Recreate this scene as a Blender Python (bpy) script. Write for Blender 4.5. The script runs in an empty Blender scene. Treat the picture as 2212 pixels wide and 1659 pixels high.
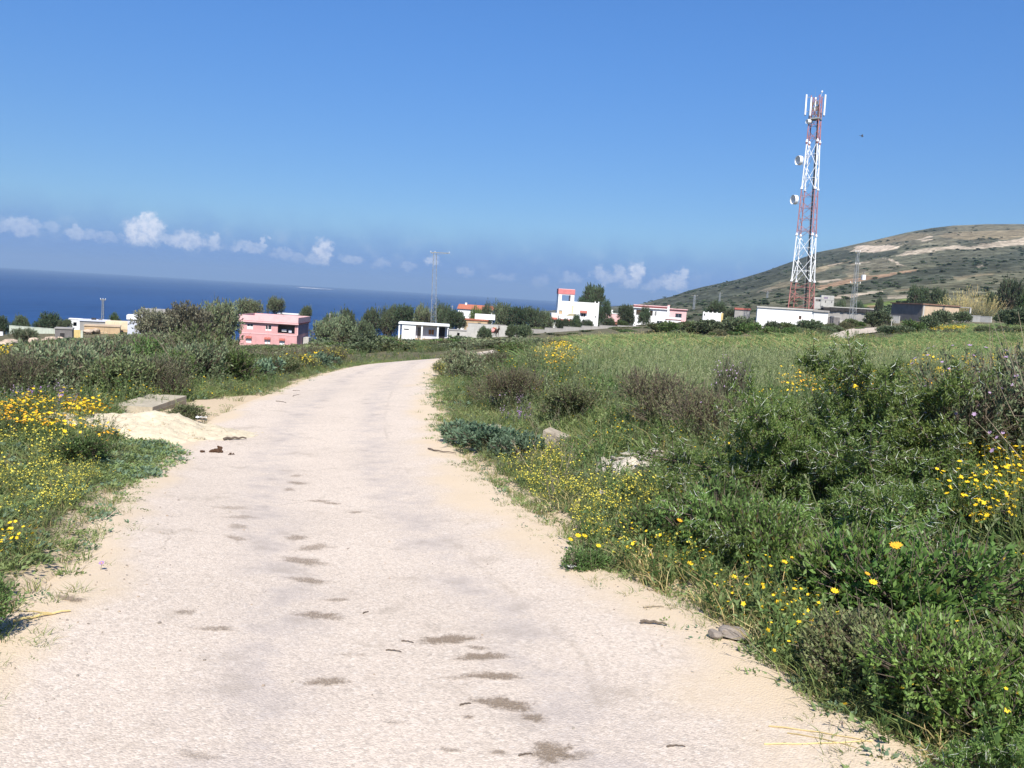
import bpy, math, random
import numpy as np
from mathutils import Vector, Matrix

R = math.radians
rng = np.random.default_rng(7)
random.seed(7)
scene = bpy.context.scene
col = scene.collection

# ------------------------------------------------------------------ camera
PITCH, ROLL, FPX = R(5.80), R(3.50), 869.0
CAM = np.array([0.0, 0.0, 1.70])
F_ = np.array([0, math.cos(PITCH), -math.sin(PITCH)])
U0 = np.array([0, math.sin(PITCH), math.cos(PITCH)])
R0 = np.array([1.0, 0, 0])
UP = U0 * math.cos(ROLL) - R0 * math.sin(ROLL)
RT = R0 * math.cos(ROLL) + U0 * math.sin(ROLL)
cd = bpy.data.cameras.new('camera')
cd.sensor_width = 36.0
cd.lens = FPX / 1024 * 36.0
cd.clip_start, cd.clip_end = 0.05, 120000
cam = bpy.data.objects.new('camera', cd)
M = Matrix.Identity(4)
for i in range(3):
    M[i][0], M[i][1], M[i][2], M[i][3] = RT[i], UP[i], -F_[i], CAM[i]
cam.matrix_world = M
col.objects.link(cam)
scene.camera = cam

# ------------------------------------------------------------------ sun, sky, exposure
SUN_EL, SUN_B = R(49), R(4)            # elevation; angle to the right of straight behind the camera
sun_dir = Vector((math.sin(SUN_B) * math.cos(SUN_EL), -math.cos(SUN_B) * math.cos(SUN_EL), math.sin(SUN_EL)))
sl = bpy.data.lights.new('sun', 'SUN')
sl.energy, sl.angle, sl.color = 5.0, R(0.55), (1.0, 0.955, 0.88)
so = bpy.data.objects.new('sun', sl)
so.rotation_euler = sun_dir.to_track_quat('Z', 'Y').to_euler()
so.location = (0, -20, 60)
col.objects.link(so)
vs = scene.view_settings
vs.view_transform, vs.look, vs.exposure, vs.gamma = 'Standard', 'None', 0.58, 1.0
vs.use_curve_mapping = False

S2 = 2212 / 1024.0                     # survey coordinates: the photograph 2212 wide


def ray(px, py):
    x, y = px / S2 - 512, 384 - py / S2
    v = F_ * FPX + RT * x + UP * y
    return v / np.linalg.norm(v)


def project(P):
    v = np.asarray(P, float) - CAM
    z = v @ F_
    z = np.where(np.abs(z) < 1e-6, 1e-6, z)
    return (512 + FPX * (v @ RT) / z) * S2, (384 - FPX * (v @ UP) / z) * S2, z


def azel(px, py):
    v = ray(px, py)
    return math.atan2(v[0], v[1]), math.asin(v[2])


world = bpy.data.worlds.new('World')
scene.world = world
world.use_nodes = True
nt = world.node_tree
nt.nodes.clear()


def N(t, kind, **kw):
    n = t.nodes.new(kind)
    for k, v in kw.items():
        if k == 'inp':
            for i, val in v.items():
                n.inputs[i].default_value = val
        else:
            setattr(n, k, v)
    return n


def mth(t, op, a, b=None, c=None, clamp=False):
    n = t.nodes.new('ShaderNodeMath')
    n.operation, n.use_clamp = op, clamp
    for i, v in enumerate((a, b, c)):
        if v is None:
            continue
        if isinstance(v, (int, float)):
            n.inputs[i].default_value = v
        else:
            t.links.new(v, n.inputs[i])
    return n.outputs[0]


def smooth(t, v, a, b, lo=0.0, hi=1.0):
    n = t.nodes.new('ShaderNodeMapRange')
    n.interpolation_type = 'SMOOTHSTEP'
    n.inputs[1].default_value, n.inputs[2].default_value = a, b
    n.inputs[3].default_value, n.inputs[4].default_value = lo, hi
    t.links.new(v, n.inputs[0])
    return n.outputs[0]


def mixc(t, f, a, b, mode='MIX'):
    n = t.nodes.new('ShaderNodeMix')
    n.data_type, n.blend_type = 'RGBA', mode
    for s, v in ((0, f), (6, a), (7, b)):
        if isinstance(v, (int, float)):
            n.inputs[s].default_value = v
        elif isinstance(v, tuple):
            n.inputs[s].default_value = (*v, 1) if len(v) == 3 else v
        else:
            t.links.new(v, n.inputs[s])
    return n.outputs[2]


def noise(t, vec, scale, detail=4.0, rough=0.55, w=None):
    n = t.nodes.new('ShaderNodeTexNoise')
    n.inputs['Scale'].default_value = scale
    n.inputs['Detail'].default_value = detail
    n.inputs['Roughness'].default_value = rough
    if vec is not None:
        t.links.new(vec, n.inputs['Vector'])
    return n


sky = N(nt, 'ShaderNodeTexSky', sky_type='NISHITA', sun_disc=False, sun_elevation=SUN_EL,
        sun_rotation=math.pi - SUN_B, altitude=100.0, air_density=1.0, dust_density=0.25, ozone_density=3.2)
tc = N(nt, 'ShaderNodeTexCoord')
sep = N(nt, 'ShaderNodeSeparateXYZ')
nt.links.new(tc.outputs['Generated'], sep.inputs[0])
az = mth(nt, 'ARCTAN2', sep.outputs[0], sep.outputs[1])
el = mth(nt, 'ARCSINE', sep.outputs[2])
cmb = N(nt, 'ShaderNodeCombineXYZ')
nt.links.new(az, cmb.inputs[0])
nt.links.new(el, cmb.inputs[1])
nz1 = noise(nt, cmb.outputs[0], 26.0, 5.0, 0.6)
nz2 = noise(nt, cmb.outputs[0], 90.0, 5.0, 0.68)
# the long low bank of blue-grey cloud above the sea, all round the horizon
wob = mth(nt, 'MULTIPLY', mth(nt, 'SUBTRACT', nz1.outputs[0], 0.5), 0.032)
elw = mth(nt, 'ADD', el, wob)
bank = mth(nt, 'MULTIPLY', smooth(nt, elw, R(1.3), R(4.9), 1, 0), smooth(nt, el, R(-0.6), R(0.5), 0.75, 1.0))
SKY_BANK = (1.00, 2.05, 4.75)
tint = mixc(nt, smooth(nt, el, R(3), R(21)), (.38, .53, .72), (.405, .69, 1.02))
clear = mixc(nt, 1.0, sky.outputs[0], tint, 'MULTIPLY')
c = mixc(nt, mth(nt, 'MULTIPLY', bank, 0.86), clear, SKY_BANK)
# white tops standing on the bank
dis = N(nt, 'ShaderNodeVectorMath', operation='MULTIPLY_ADD')
nt.links.new(nz2.outputs['Color'], dis.inputs[0])
dis.inputs[1].default_value = (0.030, 0.024, 0)
nt.links.new(cmb.outputs[0], dis.inputs[2])
PUFFS = [(55, 448, 50, 20, .5), (18, 452, 34, 12, .35), (175, 463, 24, 16, .5), (318, 462, 52, 34, 1.0), (328, 440, 26, 24, 1.0), (345, 455, 24, 22, .8),
         (412, 482, 48, 24, .75), (470, 486, 28, 20, .6), (545, 497, 50, 16, .45), (576, 487, 14, 16, .6), (706, 505, 26, 30, .85),
         (690, 520, 40, 16, .5), (940, 526, 22, 14, .6), (1010, 548, 30, 12, .3), (1170, 572, 30, 18, .3), (1302, 553, 26, 18, .55),
         (1345, 556, 24, 24, .6), (1382, 550, 24, 24, .9), (1370, 572, 28, 16, .7), (1462, 575, 40, 24, .75), (1482, 558, 18, 16, .7), (655, 522, 26, 10, .3),
         (120, 452, 22, 12, .25), (250, 474, 26, 12, .3), (372, 478, 22, 14, .5), (620, 512, 34, 13, .35), (765, 522, 30, 13, .4), (830, 532, 34, 12, .3), (890, 538, 26, 11, .3),
         (1090, 562, 40, 12, .3), (1240, 562, 36, 14, .35), (1322, 566, 30, 16, .5), (1420, 582, 34, 14, .45), (210, 470, 30, 12, .35)]
acc = None
for (px, py, w, h, k) in PUFFS:
    a0, e0 = azel(px + 24, py + 16)
    sb = N(nt, 'ShaderNodeVectorMath', operation='SUBTRACT')
    nt.links.new(dis.outputs[0], sb.inputs[0])
    sb.inputs[1].default_value = (a0, e0, 0)
    ml = N(nt, 'ShaderNodeVectorMath', operation='MULTIPLY')
    nt.links.new(sb.outputs[0], ml.inputs[0])
    ml.inputs[1].default_value = (FPX * S2 / w * 1.12, FPX * S2 / h * 1.0, 0)
    ln = N(nt, 'ShaderNodeVectorMath', operation='LENGTH')
    nt.links.new(ml.outputs[0], ln.inputs[0])
    v = smooth(nt, ln.outputs['Value'], 0.45, 1.02, k, 0)
    acc = v if acc is None else mth(nt, 'MAXIMUM', acc, v)
nz3 = noise(nt, cmb.outputs[0], 150.0, 5.0, 0.65)
acc = mth(nt, 'MULTIPLY', acc, smooth(nt, nz3.outputs[0], .30, .60, .45, 1.0))
CLOUD = (6.4, 6.6, 7.3)
wisp = mth(nt, 'MULTIPLY', mth(nt, 'MULTIPLY', smooth(nt, el, R(.8), R(2.2)), smooth(nt, elw, R(2.6), R(3.9), 1, 0)), smooth(nt, nz1.outputs[0], .50, .72))
c = mixc(nt, mth(nt, 'MULTIPLY', wisp, .42), c, (3.2, 4.0, 5.7))
c = mixc(nt, mth(nt, 'MULTIPLY', acc, 0.88), c, CLOUD)
bg = N(nt, 'ShaderNodeBackground')
bg.inputs['Strength'].default_value = 0.10
nt.links.new(c, bg.inputs[0])
wo = N(nt, 'ShaderNodeOutputWorld')
nt.links.new(bg.outputs[0], wo.inputs[0])

# ------------------------------------------------------------------ helpers: terrain
CTRL = [  # (px, py, distance ahead) of ground points read off the photograph, gives the lie of the land
    (785, 1659, 3.4), (735, 1200, 7.2), (680, 1000, 12.2), (715, 900, 17.5), (765, 850, 22.7), (830, 805, 31), (900, 778, 40), (1050, 757, 56),
    (1250, 748, 78), (0, 830, 31), (300, 880, 18.5), (100, 1200, 6.0), (40, 1440, 4.2), (60, 752, 75), (90, 722, 166), (300, 716, 180), (600, 752, 200), (400, 790, 48),
    (1500, 1250, 6.3), (1960, 1640, 3.5), (1370, 995, 11.4), (1195, 935, 15.0), (1400, 765, 42), (1700, 742, 60), (1700, 724, 86), (1840, 722, 106),
    (1710, 705, 153), (1870, 703, 150), (2010, 693, 168), (2200, 716, 128), (2190, 760, 60), (2100, 860, 20), (2150, 1250, 6), (1250, 716, 240), (1450, 702, 240), (1060, 728, 185), (915, 733, 180),
    (600, 758, 150), (500, 758, 150), (690, 758, 160), (600, 759, 178), (700, 800, 45), (750, 760, 120), (1000, 750, 110), (1750, 690, 230), (2150, 690, 200)]
XYZ = [(-3, -2, .02), (3, -2, .02), (0, -30, 1.2), (-40, -40, 0), (40, -40, 2), (-60, 5, -2.5), (60, 5, 1.5), (-110, 40, -9), (120, 50, 3), (160, 160, 6),
       (-160, 200, -19), (-260, 300, -36), (-100, 330, -30), (20, 340, -21), (90, 330, -9), (170, 260, 4), (240, 240, 9), (-300, 100, -25), (0, 430, -34), (-250, 450, -58)]
for (px, py, d) in CTRL:
    v = ray(px, py)
    XYZ.append(tuple(CAM + v * (d / v[1])))
XYZ = np.array(XYZ)
MQ = 6.0


def _phi(a, b):
    return np.sqrt(((a[:, None, :2] - b[None, :, :2]) ** 2).sum(-1) + MQ * MQ)


_n = len(XYZ)
_A = np.zeros((_n + 1, _n + 1))
_A[:_n, :_n] = _phi(XYZ, XYZ) - 0.02 * np.eye(_n)
_A[:_n, _n] = 1
_A[_n, :_n] = 1
_W = np.linalg.solve(_A, np.append(XYZ[:, 2], 0))


def base(x, y):
    q = np.stack([np.ravel(np.asarray(x, float)), np.ravel(np.asarray(y, float))], -1)
    out = np.empty(len(q))
    for i in range(0, len(q), 40000):
        out[i:i + 40000] = _phi(q[i:i + 40000], XYZ) @ _W[:_n] + _W[_n]
    return out.reshape(np.shape(x))


def hit(px, py, far=500):
    """where the line of sight through a survey point meets the ground"""
    v = ray(px, py)
    t = 2.0 * 1.012 ** np.arange(480)
    t = t[t < far]
    P = CAM + v * t[:, None]
    below = P[:, 2] < base(P[:, 0], P[:, 1])
    i = int(np.argmax(below)) if below.any() else len(t) - 1
    a, b = t[max(i - 1, 0)], t[i]
    for _ in range(20):
        m = (a + b) / 2
        p = CAM + v * m
        if p[2] < base(p[0], p[1]):
            b = m
        else:
            a = m
    return CAM + v * b


def site(px, d):
    """the ground point at distance d ahead, in the direction of survey column px"""
    py = 800.0
    for _ in range(12):
        v = ray(px, py)
        x = v[0] / v[1] * d
        z = float(base(x, d))
        py = float(project((x, d, z))[1])
    return np.array([x, d, z])


def inpoly(x, y, poly):
    x, y = np.asarray(x), np.asarray(y)
    r = np.zeros(x.shape, bool)
    n = len(poly)
    for i in range(n):
        (x0, y0), (x1, y1) = poly[i], poly[(i + 1) % n]
        if y0 == y1:
            continue
        r ^= ((y0 > y) != (y1 > y)) & (x < (x1 - x0) * (y - y0) / (y1 - y0) + x0)
    return r


# ------------------------------------------------------------------ helpers: objects and meshes
def tag(o, label=None, cat=None, group=None, kind=None):
    for k, v in (('label', label), ('category', cat), ('group', group), ('kind', kind)):
        if v:
            o[k] = v
    return o


def empty(name, loc, rz=0.0, label=None, cat=None, group=None):
    o = bpy.data.objects.new(name, None)
    o.empty_display_size = 0.3
    o.location = [float(v) for v in loc]
    o.rotation_euler = (0, 0, rz)
    col.objects.link(o)
    return tag(o, label, cat, group)


def link(name, me, parent=None, loc=None, rot=None, scl=None):
    o = bpy.data.objects.new(name, me)
    if loc is not None:
        o.location = [float(v) for v in loc]
    if rot is not None:
        o.rotation_euler = rot
    if scl is not None:
        o.scale = scl
    col.objects.link(o)
    if parent:
        o.parent = parent
    return o


class MB:
    def __init__(s):
        s.v, s.f, s.m = [], [], []

    def quadlist(s, vs_, fs, m=0):
        k = len(s.v)
        s.v += [tuple(map(float, p)) for p in vs_]
        for f in fs:
            s.f.append(tuple(k + i for i in f))
            s.m.append(m)
        return s

    def box(s, lo, hi, m=0, rz=0.0, about=None):
        (x0, y0, z0), (x1, y1, z1) = lo, hi
        vs_ = [(x0, y0, z0), (x1, y0, z0), (x1, y1, z0), (x0, y1, z0), (x0, y0, z1), (x1, y0, z1), (x1, y1, z1), (x0, y1, z1)]
        if rz:
            cx, cy = about or ((x0 + x1) / 2, (y0 + y1) / 2)
            c_, s_ = math.cos(rz), math.sin(rz)
            vs_ = [(cx + (x - cx) * c_ - (y - cy) * s_, cy + (x - cx) * s_ + (y - cy) * c_, z) for x, y, z in vs_]
        return s.quadlist(vs_, [(0, 3, 2, 1), (4, 5, 6, 7), (0, 1, 5, 4), (1, 2, 6, 5), (2, 3, 7, 6), (3, 0, 4, 7)], m)

    def tube(s, a, b, ra, rb=None, n=6, m=0, caps=True):
        a, b = Vector(a), Vector(b)
        rb = ra if rb is None else rb
        d = (b - a).normalized()
        u = d.orthogonal().normalized()
        w = d.cross(u)
        vs_ = []
        for p, r in ((a, ra), (b, rb)):
            for i in range(n):
                t = 2 * math.pi * i / n
                vs_.append(p + (u * math.cos(t) + w * math.sin(t)) * r)
        fs = [(i, (i + 1) % n, n + (i + 1) % n, n + i) for i in range(n)]
        if caps:
            fs += [tuple(range(n - 1, -1, -1)), tuple(range(n, 2 * n))]
        return s.quadlist(vs_, fs, m)

    def lathe(s, prof, n=20, m=0, axis='Z', org=(0, 0, 0)):
        """prof: (radius, height) pairs"""
        vs_ = []
        for r, h in prof:
            for i in range(n):
                t = 2 * math.pi * i / n
                p = (r * math.cos(t), r * math.sin(t), h)
                if axis == 'Y':
                    p = (p[0], p[2], p[1])
                vs_.append(tuple(p[j] + org[j] for j in range(3)))
        fs = []
        for k in range(len(prof) - 1):
            for i in range(n):
                j = (i + 1) % n
                q = (k * n + i, k * n + j, (k + 1) * n + j, (k + 1) * n + i)
                fs.append(q if axis == 'Z' else q[::-1])
        return s.quadlist(vs_, fs, m)

    def panel(s, W, H, T, holes, place, m=0):
        """a wall W x H, T thick, with real openings (x0,x1,z0,z1); place(u, depth, z) -> point"""
        xs = sorted({0, W, *[h[0] for h in holes], *[h[1] for h in holes]})
        zs = sorted({0, H, *[h[2] for h in holes], *[h[3] for h in holes]})
        hol = lambda i, j: (i < 0 or j < 0 or i >= len(xs) - 1 or j >= len(zs) - 1 or
                            any(h[0] < (xs[i] + xs[i + 1]) / 2 < h[1] and h[2] < (zs[j] + zs[j + 1]) / 2 < h[3] for h in holes))
        for i in range(len(xs) - 1):
            for j in range(len(zs) - 1):
                if hol(i, j):
                    continue
                a, b, c0, d = xs[i], xs[i + 1], zs[j], zs[j + 1]
                s.quadlist([place(a, 0, c0), place(b, 0, c0), place(b, 0, d), place(a, 0, d)], [(0, 1, 2, 3)], m)
                s.quadlist([place(a, T, c0), place(b, T, c0), place(b, T, d), place(a, T, d)], [(3, 2, 1, 0)], m)
                if hol(i - 1, j):
                    s.quadlist([place(a, 0, c0), place(a, T, c0), place(a, T, d), place(a, 0, d)], [(3, 2, 1, 0)], m)
                if hol(i + 1, j):
                    s.quadlist([place(b, 0, c0), place(b, T, c0), place(b, T, d), place(b, 0, d)], [(0, 1, 2, 3)], m)
                if hol(i, j - 1):
                    s.quadlist([place(a, 0, c0), place(b, 0, c0), place(b, T, c0), place(a, T, c0)], [(3, 2, 1, 0)], m)
                if hol(i, j + 1):
                    s.quadlist([place(a, 0, d), place(b, 0, d), place(b, T, d), place(a, T, d)], [(0, 1, 2, 3)], m)
        return s

    def mesh(s, name, mats, smooth_=False):
        me = bpy.data.meshes.new(name)
        me.from_pydata(s.v, [], s.f)
        for x in (mats if isinstance(mats, (list, tuple)) else [mats]):
            me.materials.append(x)
        me.polygons.foreach_set('material_index', s.m)
        if smooth_:
            me.polygons.foreach_set('use_smooth', [True] * len(s.f))
        me.update()
        return me

    def build(s, name, mats, parent=None, loc=None, rot=None, smooth_=False):
        return link(name, s.mesh(name, mats, smooth_), parent, loc, rot)


def np_mesh(name, V, Fs, mats, mi=None, smooth_=False):
    """quads or triangles from numpy arrays"""
    me = bpy.data.meshes.new(name)
    V = np.asarray(V, np.float32)
    k = Fs.shape[1]
    me.vertices.add(len(V))
    me.vertices.foreach_set('co', V.ravel())
    me.loops.add(len(Fs) * k)
    me.loops.foreach_set('vertex_index', Fs.astype(np.int32).ravel())
    me.polygons.add(len(Fs))
    me.polygons.foreach_set('loop_start', np.arange(0, len(Fs) * k, k, dtype=np.int32))
    for x in (mats if isinstance(mats, (list, tuple)) else [mats]):
        me.materials.append(x)
    if mi is not None:
        me.polygons.foreach_set('material_index', np.asarray(mi, np.int32))
    if smooth_:
        me.polygons.foreach_set('use_smooth', np.ones(len(Fs), bool))
    me.update(calc_edges=True)
    me.validate()
    return me


def grid_faces(r, c_, wrap=False):
    i = np.arange(r - 1)[:, None]
    j = np.arange(c_ if wrap else c_ - 1)[None, :]
    j2 = (j + 1) % c_
    return np.stack([i * c_ + j, i * c_ + j2, (i + 1) * c_ + j2, (i + 1) * c_ + j], -1).reshape(-1, 4)


def vattr(me, name, arr, kind='FLOAT'):
    a = me.attributes.new(name, kind, 'POINT')
    arr = np.asarray(arr, np.float32)
    a.data.foreach_set({'FLOAT': 'value', 'FLOAT_VECTOR': 'vector', 'FLOAT_COLOR': 'color', 'INT': 'value'}[kind],
                       arr.astype(np.int32).ravel() if kind == 'INT' else arr.ravel())


# ------------------------------------------------------------------ materials
def newmat(name):
    m = bpy.data.materials.new(name)
    m.use_nodes = True
    t = m.node_tree
    b = t.nodes['Principled BSDF']
    b.inputs['Specular IOR Level'].default_value = 0.25
    return m, t, b


def plain(name, c1, rough=0.8, var=0.16, scale=3.0, bump=0.0, bscale=40.0, streak=0.0, metal=0.0, spec=0.25):
    """painted or rendered surface: base colour with blotches, optional rain streaks and fine relief"""
    m, t, b = newmat(name)
    tcn = N(t, 'ShaderNodeTexCoord')
    n1 = noise(t, tcn.outputs['Object'], scale, 6.0, 0.62)
    f = smooth(t, n1.outputs[0], 0.32, 0.68)
    dark = tuple(v * (1 - var) for v in c1)
    lite = tuple(min(.9, v * (1 + var * .55)) for v in c1)
    cc = mixc(t, f, dark, lite)
    if streak:
        mp = N(t, 'ShaderNodeMapping', inp={3: (3.2, 3.2, 0.22)})
        t.links.new(tcn.outputs['Object'], mp.inputs[0])
        n2 = noise(t, mp.outputs[0], 1.6, 5.0, 0.6)
        cc = mixc(t, mth(t, 'MULTIPLY', smooth(t, n2.outputs[0], 0.50, 0.75), streak), cc, tuple(v * .45 for v in c1))
    t.links.new(cc, b.inputs['Base Color'])
    b.inputs['Roughness'].default_value = rough
    b.inputs['Metallic'].default_value = metal
    b.inputs['Specular IOR Level'].default_value = spec
    if bump:
        n3 = noise(t, tcn.outputs['Object'], bscale, 4.0, 0.6)
        bp = N(t, 'ShaderNodeBump', inp={'Strength': bump, 'Distance': 0.02})
        t.links.new(n3.outputs[0], bp.inputs['Height'])
        t.links.new(bp.outputs[0], b.inputs['Normal'])
    return m


LEAF_GAIN = 1.65


def leafy(name, c1, c2, trans=0.36, rough=0.55, dry=None, dryf=0.0, spec=0.3):
    """leaves: a colour of its own for each leaf, light shining through"""
    m, t, b = newmat(name)
    g = N(t, 'ShaderNodeNewGeometry')
    oi = N(t, 'ShaderNodeObjectInfo')
    c1, c2 = tuple(v * LEAF_GAIN for v in c1), tuple(v * LEAF_GAIN for v in c2)
    f = g.outputs['Random Per Island']
    cc = mixc(t, f, c1, c2)
    if dry:
        fr = mth(t, 'FRACT', mth(t, 'MULTIPLY', f, 17.31))
        cc = mixc(t, smooth(t, fr, 1 - dryf - .02, 1 - dryf + .02), cc, dry)
    hs = N(t, 'ShaderNodeHueSaturation')
    t.links.new(mth(t, 'ADD', mth(t, 'MULTIPLY', oi.outputs['Random'], 0.03), 0.485), hs.inputs['Hue'])
    t.links.new(mth(t, 'ADD', mth(t, 'MULTIPLY', mth(t, 'FRACT', mth(t, 'MULTIPLY', oi.outputs['Random'], 7.7)), 0.5), 0.75), hs.inputs['Value'])
    hs.inputs['Saturation'].default_value = 1.0
    t.links.new(cc, hs.inputs['Color'])
    b.inputs['Roughness'].default_value = rough
    b.inputs['Specular IOR Level'].default_value = spec
    t.links.new(hs.outputs[0], b.inputs['Base Color'])
    tr = N(t, 'ShaderNodeBsdfTranslucent')
    t.links.new(hs.outputs[0], tr.inputs['Color'])
    mx = N(t, 'ShaderNodeMixShader', inp={0: trans})
    t.links.new(b.outputs[0], mx.inputs[1])
    t.links.new(tr.outputs[0], mx.inputs[2])
    t.links.new(mx.outputs[0], t.nodes['Material Output'].inputs['Surface'])
    return m

# ------------------------------------------------------------------ lattice noise
_perm = rng.random((256, 256))


def vnoise(x, y):
    xi, yi = np.floor(x).astype(int), np.floor(y).astype(int)
    fx, fy = x - xi, y - yi
    fx, fy = fx * fx * (3 - 2 * fx), fy * fy * (3 - 2 * fy)
    g = lambda a, b: _perm[a & 255, b & 255]
    return (g(xi, yi) * (1 - fx) + g(xi + 1, yi) * fx) * (1 - fy) + (g(xi, yi + 1) * (1 - fx) + g(xi + 1, yi + 1) * fx) * fy


def fbm(x, y, o=4):
    s, a, t = 0, 1, 0
    for i in range(o):
        s = s + a * vnoise(x * 2 ** i + 17.3 * i, y * 2 ** i - 9.1 * i)
        t += a
        a *= .5
    return s / t - .5


# ------------------------------------------------------------------ the road's edges on the ground
ROAD_L = [(-330, 1659), (-140, 1520), (0, 1425), (85, 1330), (160, 1260), (225, 1200), (248, 1120), (290, 1060), (345, 1005), (400, 960),
          (462, 912), (535, 872), (600, 845), (655, 822)]
ROAD_R = [(1965, 1650), (1715, 1510), (1600, 1405), (1480, 1318), (1370, 1268), (1270, 1217), (1190, 1150), (1060, 1052), (990, 1000), (962, 950),
          (938, 905), (926, 862), (927, 838), (932, 815)]
EL = [np.array([-4.9, -6, 0.1]), np.array([-3.6, 0.5, -.02])] + [hit(*p) for p in ROAD_L] + [site(*p) for p in ((715, 32.5), (785, 37.2), (855, 41.5), (935, 46), (1015, 52), (1095, 58), (1200, 66))]
ER = [np.array([1.6, -6, 0.1]), np.array([1.75, 0.5, -.02])] + [hit(*p) for p in ROAD_R] + [site(*p) for p in ((940, 32.5), (953, 36.5), (975, 40), (1012, 43.3), (1070, 46.5), (1160, 50), (1280, 55))]


def spline(P, n):
    P = np.array(P)[:, :2]
    P = np.vstack([2 * P[0] - P[1], P, 2 * P[-1] - P[-2]])
    out = []
    m = len(P) - 3
    for k in np.linspace(0, m - 1e-6, n):
        i, t = int(k), k - int(k)
        a, b, c_, d = P[i:i + 4]
        out.append(.5 * (2 * b + (c_ - a) * t + (2 * a - 5 * b + 4 * c_ - d) * t * t + (3 * b - a - 3 * c_ + d) * t ** 3))
    return np.array(out)


NR = 420
SL, SR = spline(EL, NR), spline(ER, NR)


def road_side(x, y):
    """signed distances (m) off the left and off the right road edge: positive is away from the road; nearest is (d, side)"""
    q = np.stack([np.ravel(x), np.ravel(y)], -1)
    dl, dr = np.empty(len(q)), np.empty(len(q))
    for E, out, sg in ((SL, dl, 1), (SR, dr, -1)):
        T = np.gradient(E, axis=0)
        T /= np.linalg.norm(T, axis=1)[:, None]
        for i in range(0, len(q), 20000):
            qq = q[i:i + 20000]
            D = ((qq[:, None] - E[None, ::2]) ** 2).sum(-1)
            j = D.argmin(1) * 2
            v = qq - E[j]
            cr = T[j, 0] * v[:, 1] - T[j, 1] * v[:, 0]
            out[i:i + 20000] = np.sqrt(D.min(1)) * np.sign(cr) * sg
    return dl.reshape(np.shape(x)), dr.reshape(np.shape(x))


def off_road(x, y):
    """(distance outside the road, which side: -1 left, +1 right, 0 on it)"""
    dl, dr = road_side(x, y)
    inside = (dl <= 0) & (dr <= 0)
    left = (dl > 0) & ((dr <= 0) | (dl < dr))
    side = np.where(inside, 0, np.where(left, -1, 1))
    return np.where(inside, np.maximum(dl, dr), np.where(left, dl, dr)), side


BAY = [hit(*p)[:2] for p in ((205, 925), (262, 892), (330, 878), (395, 866), (470, 858), (560, 852), (600, 862), (540, 905), (470, 965), (400, 990), (330, 975), (260, 955))]

# ------------------------------------------------------------------ ground
rr = np.concatenate([[0.05], 0.35 * 1.034 ** np.arange(228)])
rr = rr[rr < 460]
aa = np.concatenate([np.linspace(-180, -56, 60, endpoint=False), np.linspace(-56, 56, 520, endpoint=False), np.linspace(56, 180, 60, endpoint=False)])
RRg, AAg = np.meshgrid(rr, np.radians(aa), indexing='ij')
GX, GY = RRg * np.sin(AAg), RRg * np.cos(AAg)
GZ = base(GX, GY)
far_ = np.clip((RRg - 330) / 130, 0, 1)
GZ = GZ - far_ ** 1.5 * np.where(np.degrees(AAg) < 6, 45, 14)
dist_, side_ = off_road(GX, GY)
bump = fbm(GX * 1.3, GY * 1.3) * .16 + fbm(GX * .33 + 40, GY * .33) * .34
offm = np.clip((dist_ - .15) / 1.2, 0, 1)
inbay = inpoly(GX, GY, BAY)
bump = np.where(inbay, bump * .3, bump)
ditch = np.where(side_ > 0, -.22 * np.exp(-((dist_ - 1.5) / .7) ** 2) + .16 * np.clip((dist_ - 2.2) / 2, 0, 1), 0) * np.clip((60 - RRg) / 20, 0, 1)
sink = -.10 * np.clip((.35 - dist_) / .3, 0, 1)
HG = bump * offm * np.clip(1 - (RRg - 60) / 80, .25, 1) + ditch * offm + sink
# a shallow dip for the gravel bay
me = np_mesh('ground', np.stack([GX, GY, GZ + HG], -1).reshape(-1, 3), grid_faces(len(rr), len(aa), True)[:, ::-1], [None], smooth_=True)
sand = np.clip(1 - (dist_ - .1) / .55, 0, 1) * (dist_ < 2) * (RRg < 70)
sand = np.maximum(sand, inbay * 1.0)


def gz(x, y):
    """height of the built ground"""
    x, y = np.asarray(x, float), np.asarray(y, float)
    d, s = off_road(x, y)
    r_ = np.hypot(x, y)
    b = fbm(x * 1.3, y * 1.3) * .16 + fbm(x * .33 + 40, y * .33) * .34
    b = np.where(inpoly(x, y, BAY), b * .3, b)
    o = np.clip((d - .15) / 1.2, 0, 1)
    di = np.where(s > 0, -.22 * np.exp(-((d - 1.5) / .7) ** 2) + .16 * np.clip((d - 2.2) / 2, 0, 1), 0) * np.clip((60 - r_) / 20, 0, 1)
    return base(x, y) + b * o * np.clip(1 - (r_ - 60) / 80, .25, 1) + di * o - .10 * np.clip((.35 - d) / .3, 0, 1)


# what grows where on the open ground: survey outlines
FIELD = [(1180, 742), (1230, 728), (1400, 727), (1600, 726), (1790, 731), (1800, 737), (1950, 728), (2260, 726), (2700, 740), (2700, 900), (2260, 905), (1990, 850), (1600, 880), (1450, 900), (1330, 850), (1160, 800), (1140, 770)]
FIELD_FAR = [(1985, 712), (2070, 700), (2260, 696), (2400, 700), (2400, 722), (2100, 720)]
TANPATCH = [(-200, 775), (60, 772), (112, 782), (100, 812), (60, 842), (-200, 850)]
PX, PY, PZ = project(np.stack([GX, GY, GZ], -1))
inf = (inpoly(PX, PY, FIELD) | inpoly(PX, PY, FIELD_FAR)) & (PZ > 5)
tan = inpoly(PX, PY, TANPATCH) & (PZ > 20) & (PZ < 60)
vattr(me, 'sand', sand.ravel())
vattr(me, 'field', inf.ravel() * 1.0)
vattr(me, 'dry', tan.ravel() * 1.0)
m, t, b = newmat('soil')
tcn = N(t, 'ShaderNodeTexCoord')
n1 = noise(t, tcn.outputs['Object'], .9, 7, .65)
n2 = noise(t, tcn.outputs['Object'], 14, 5, .65)
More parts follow.
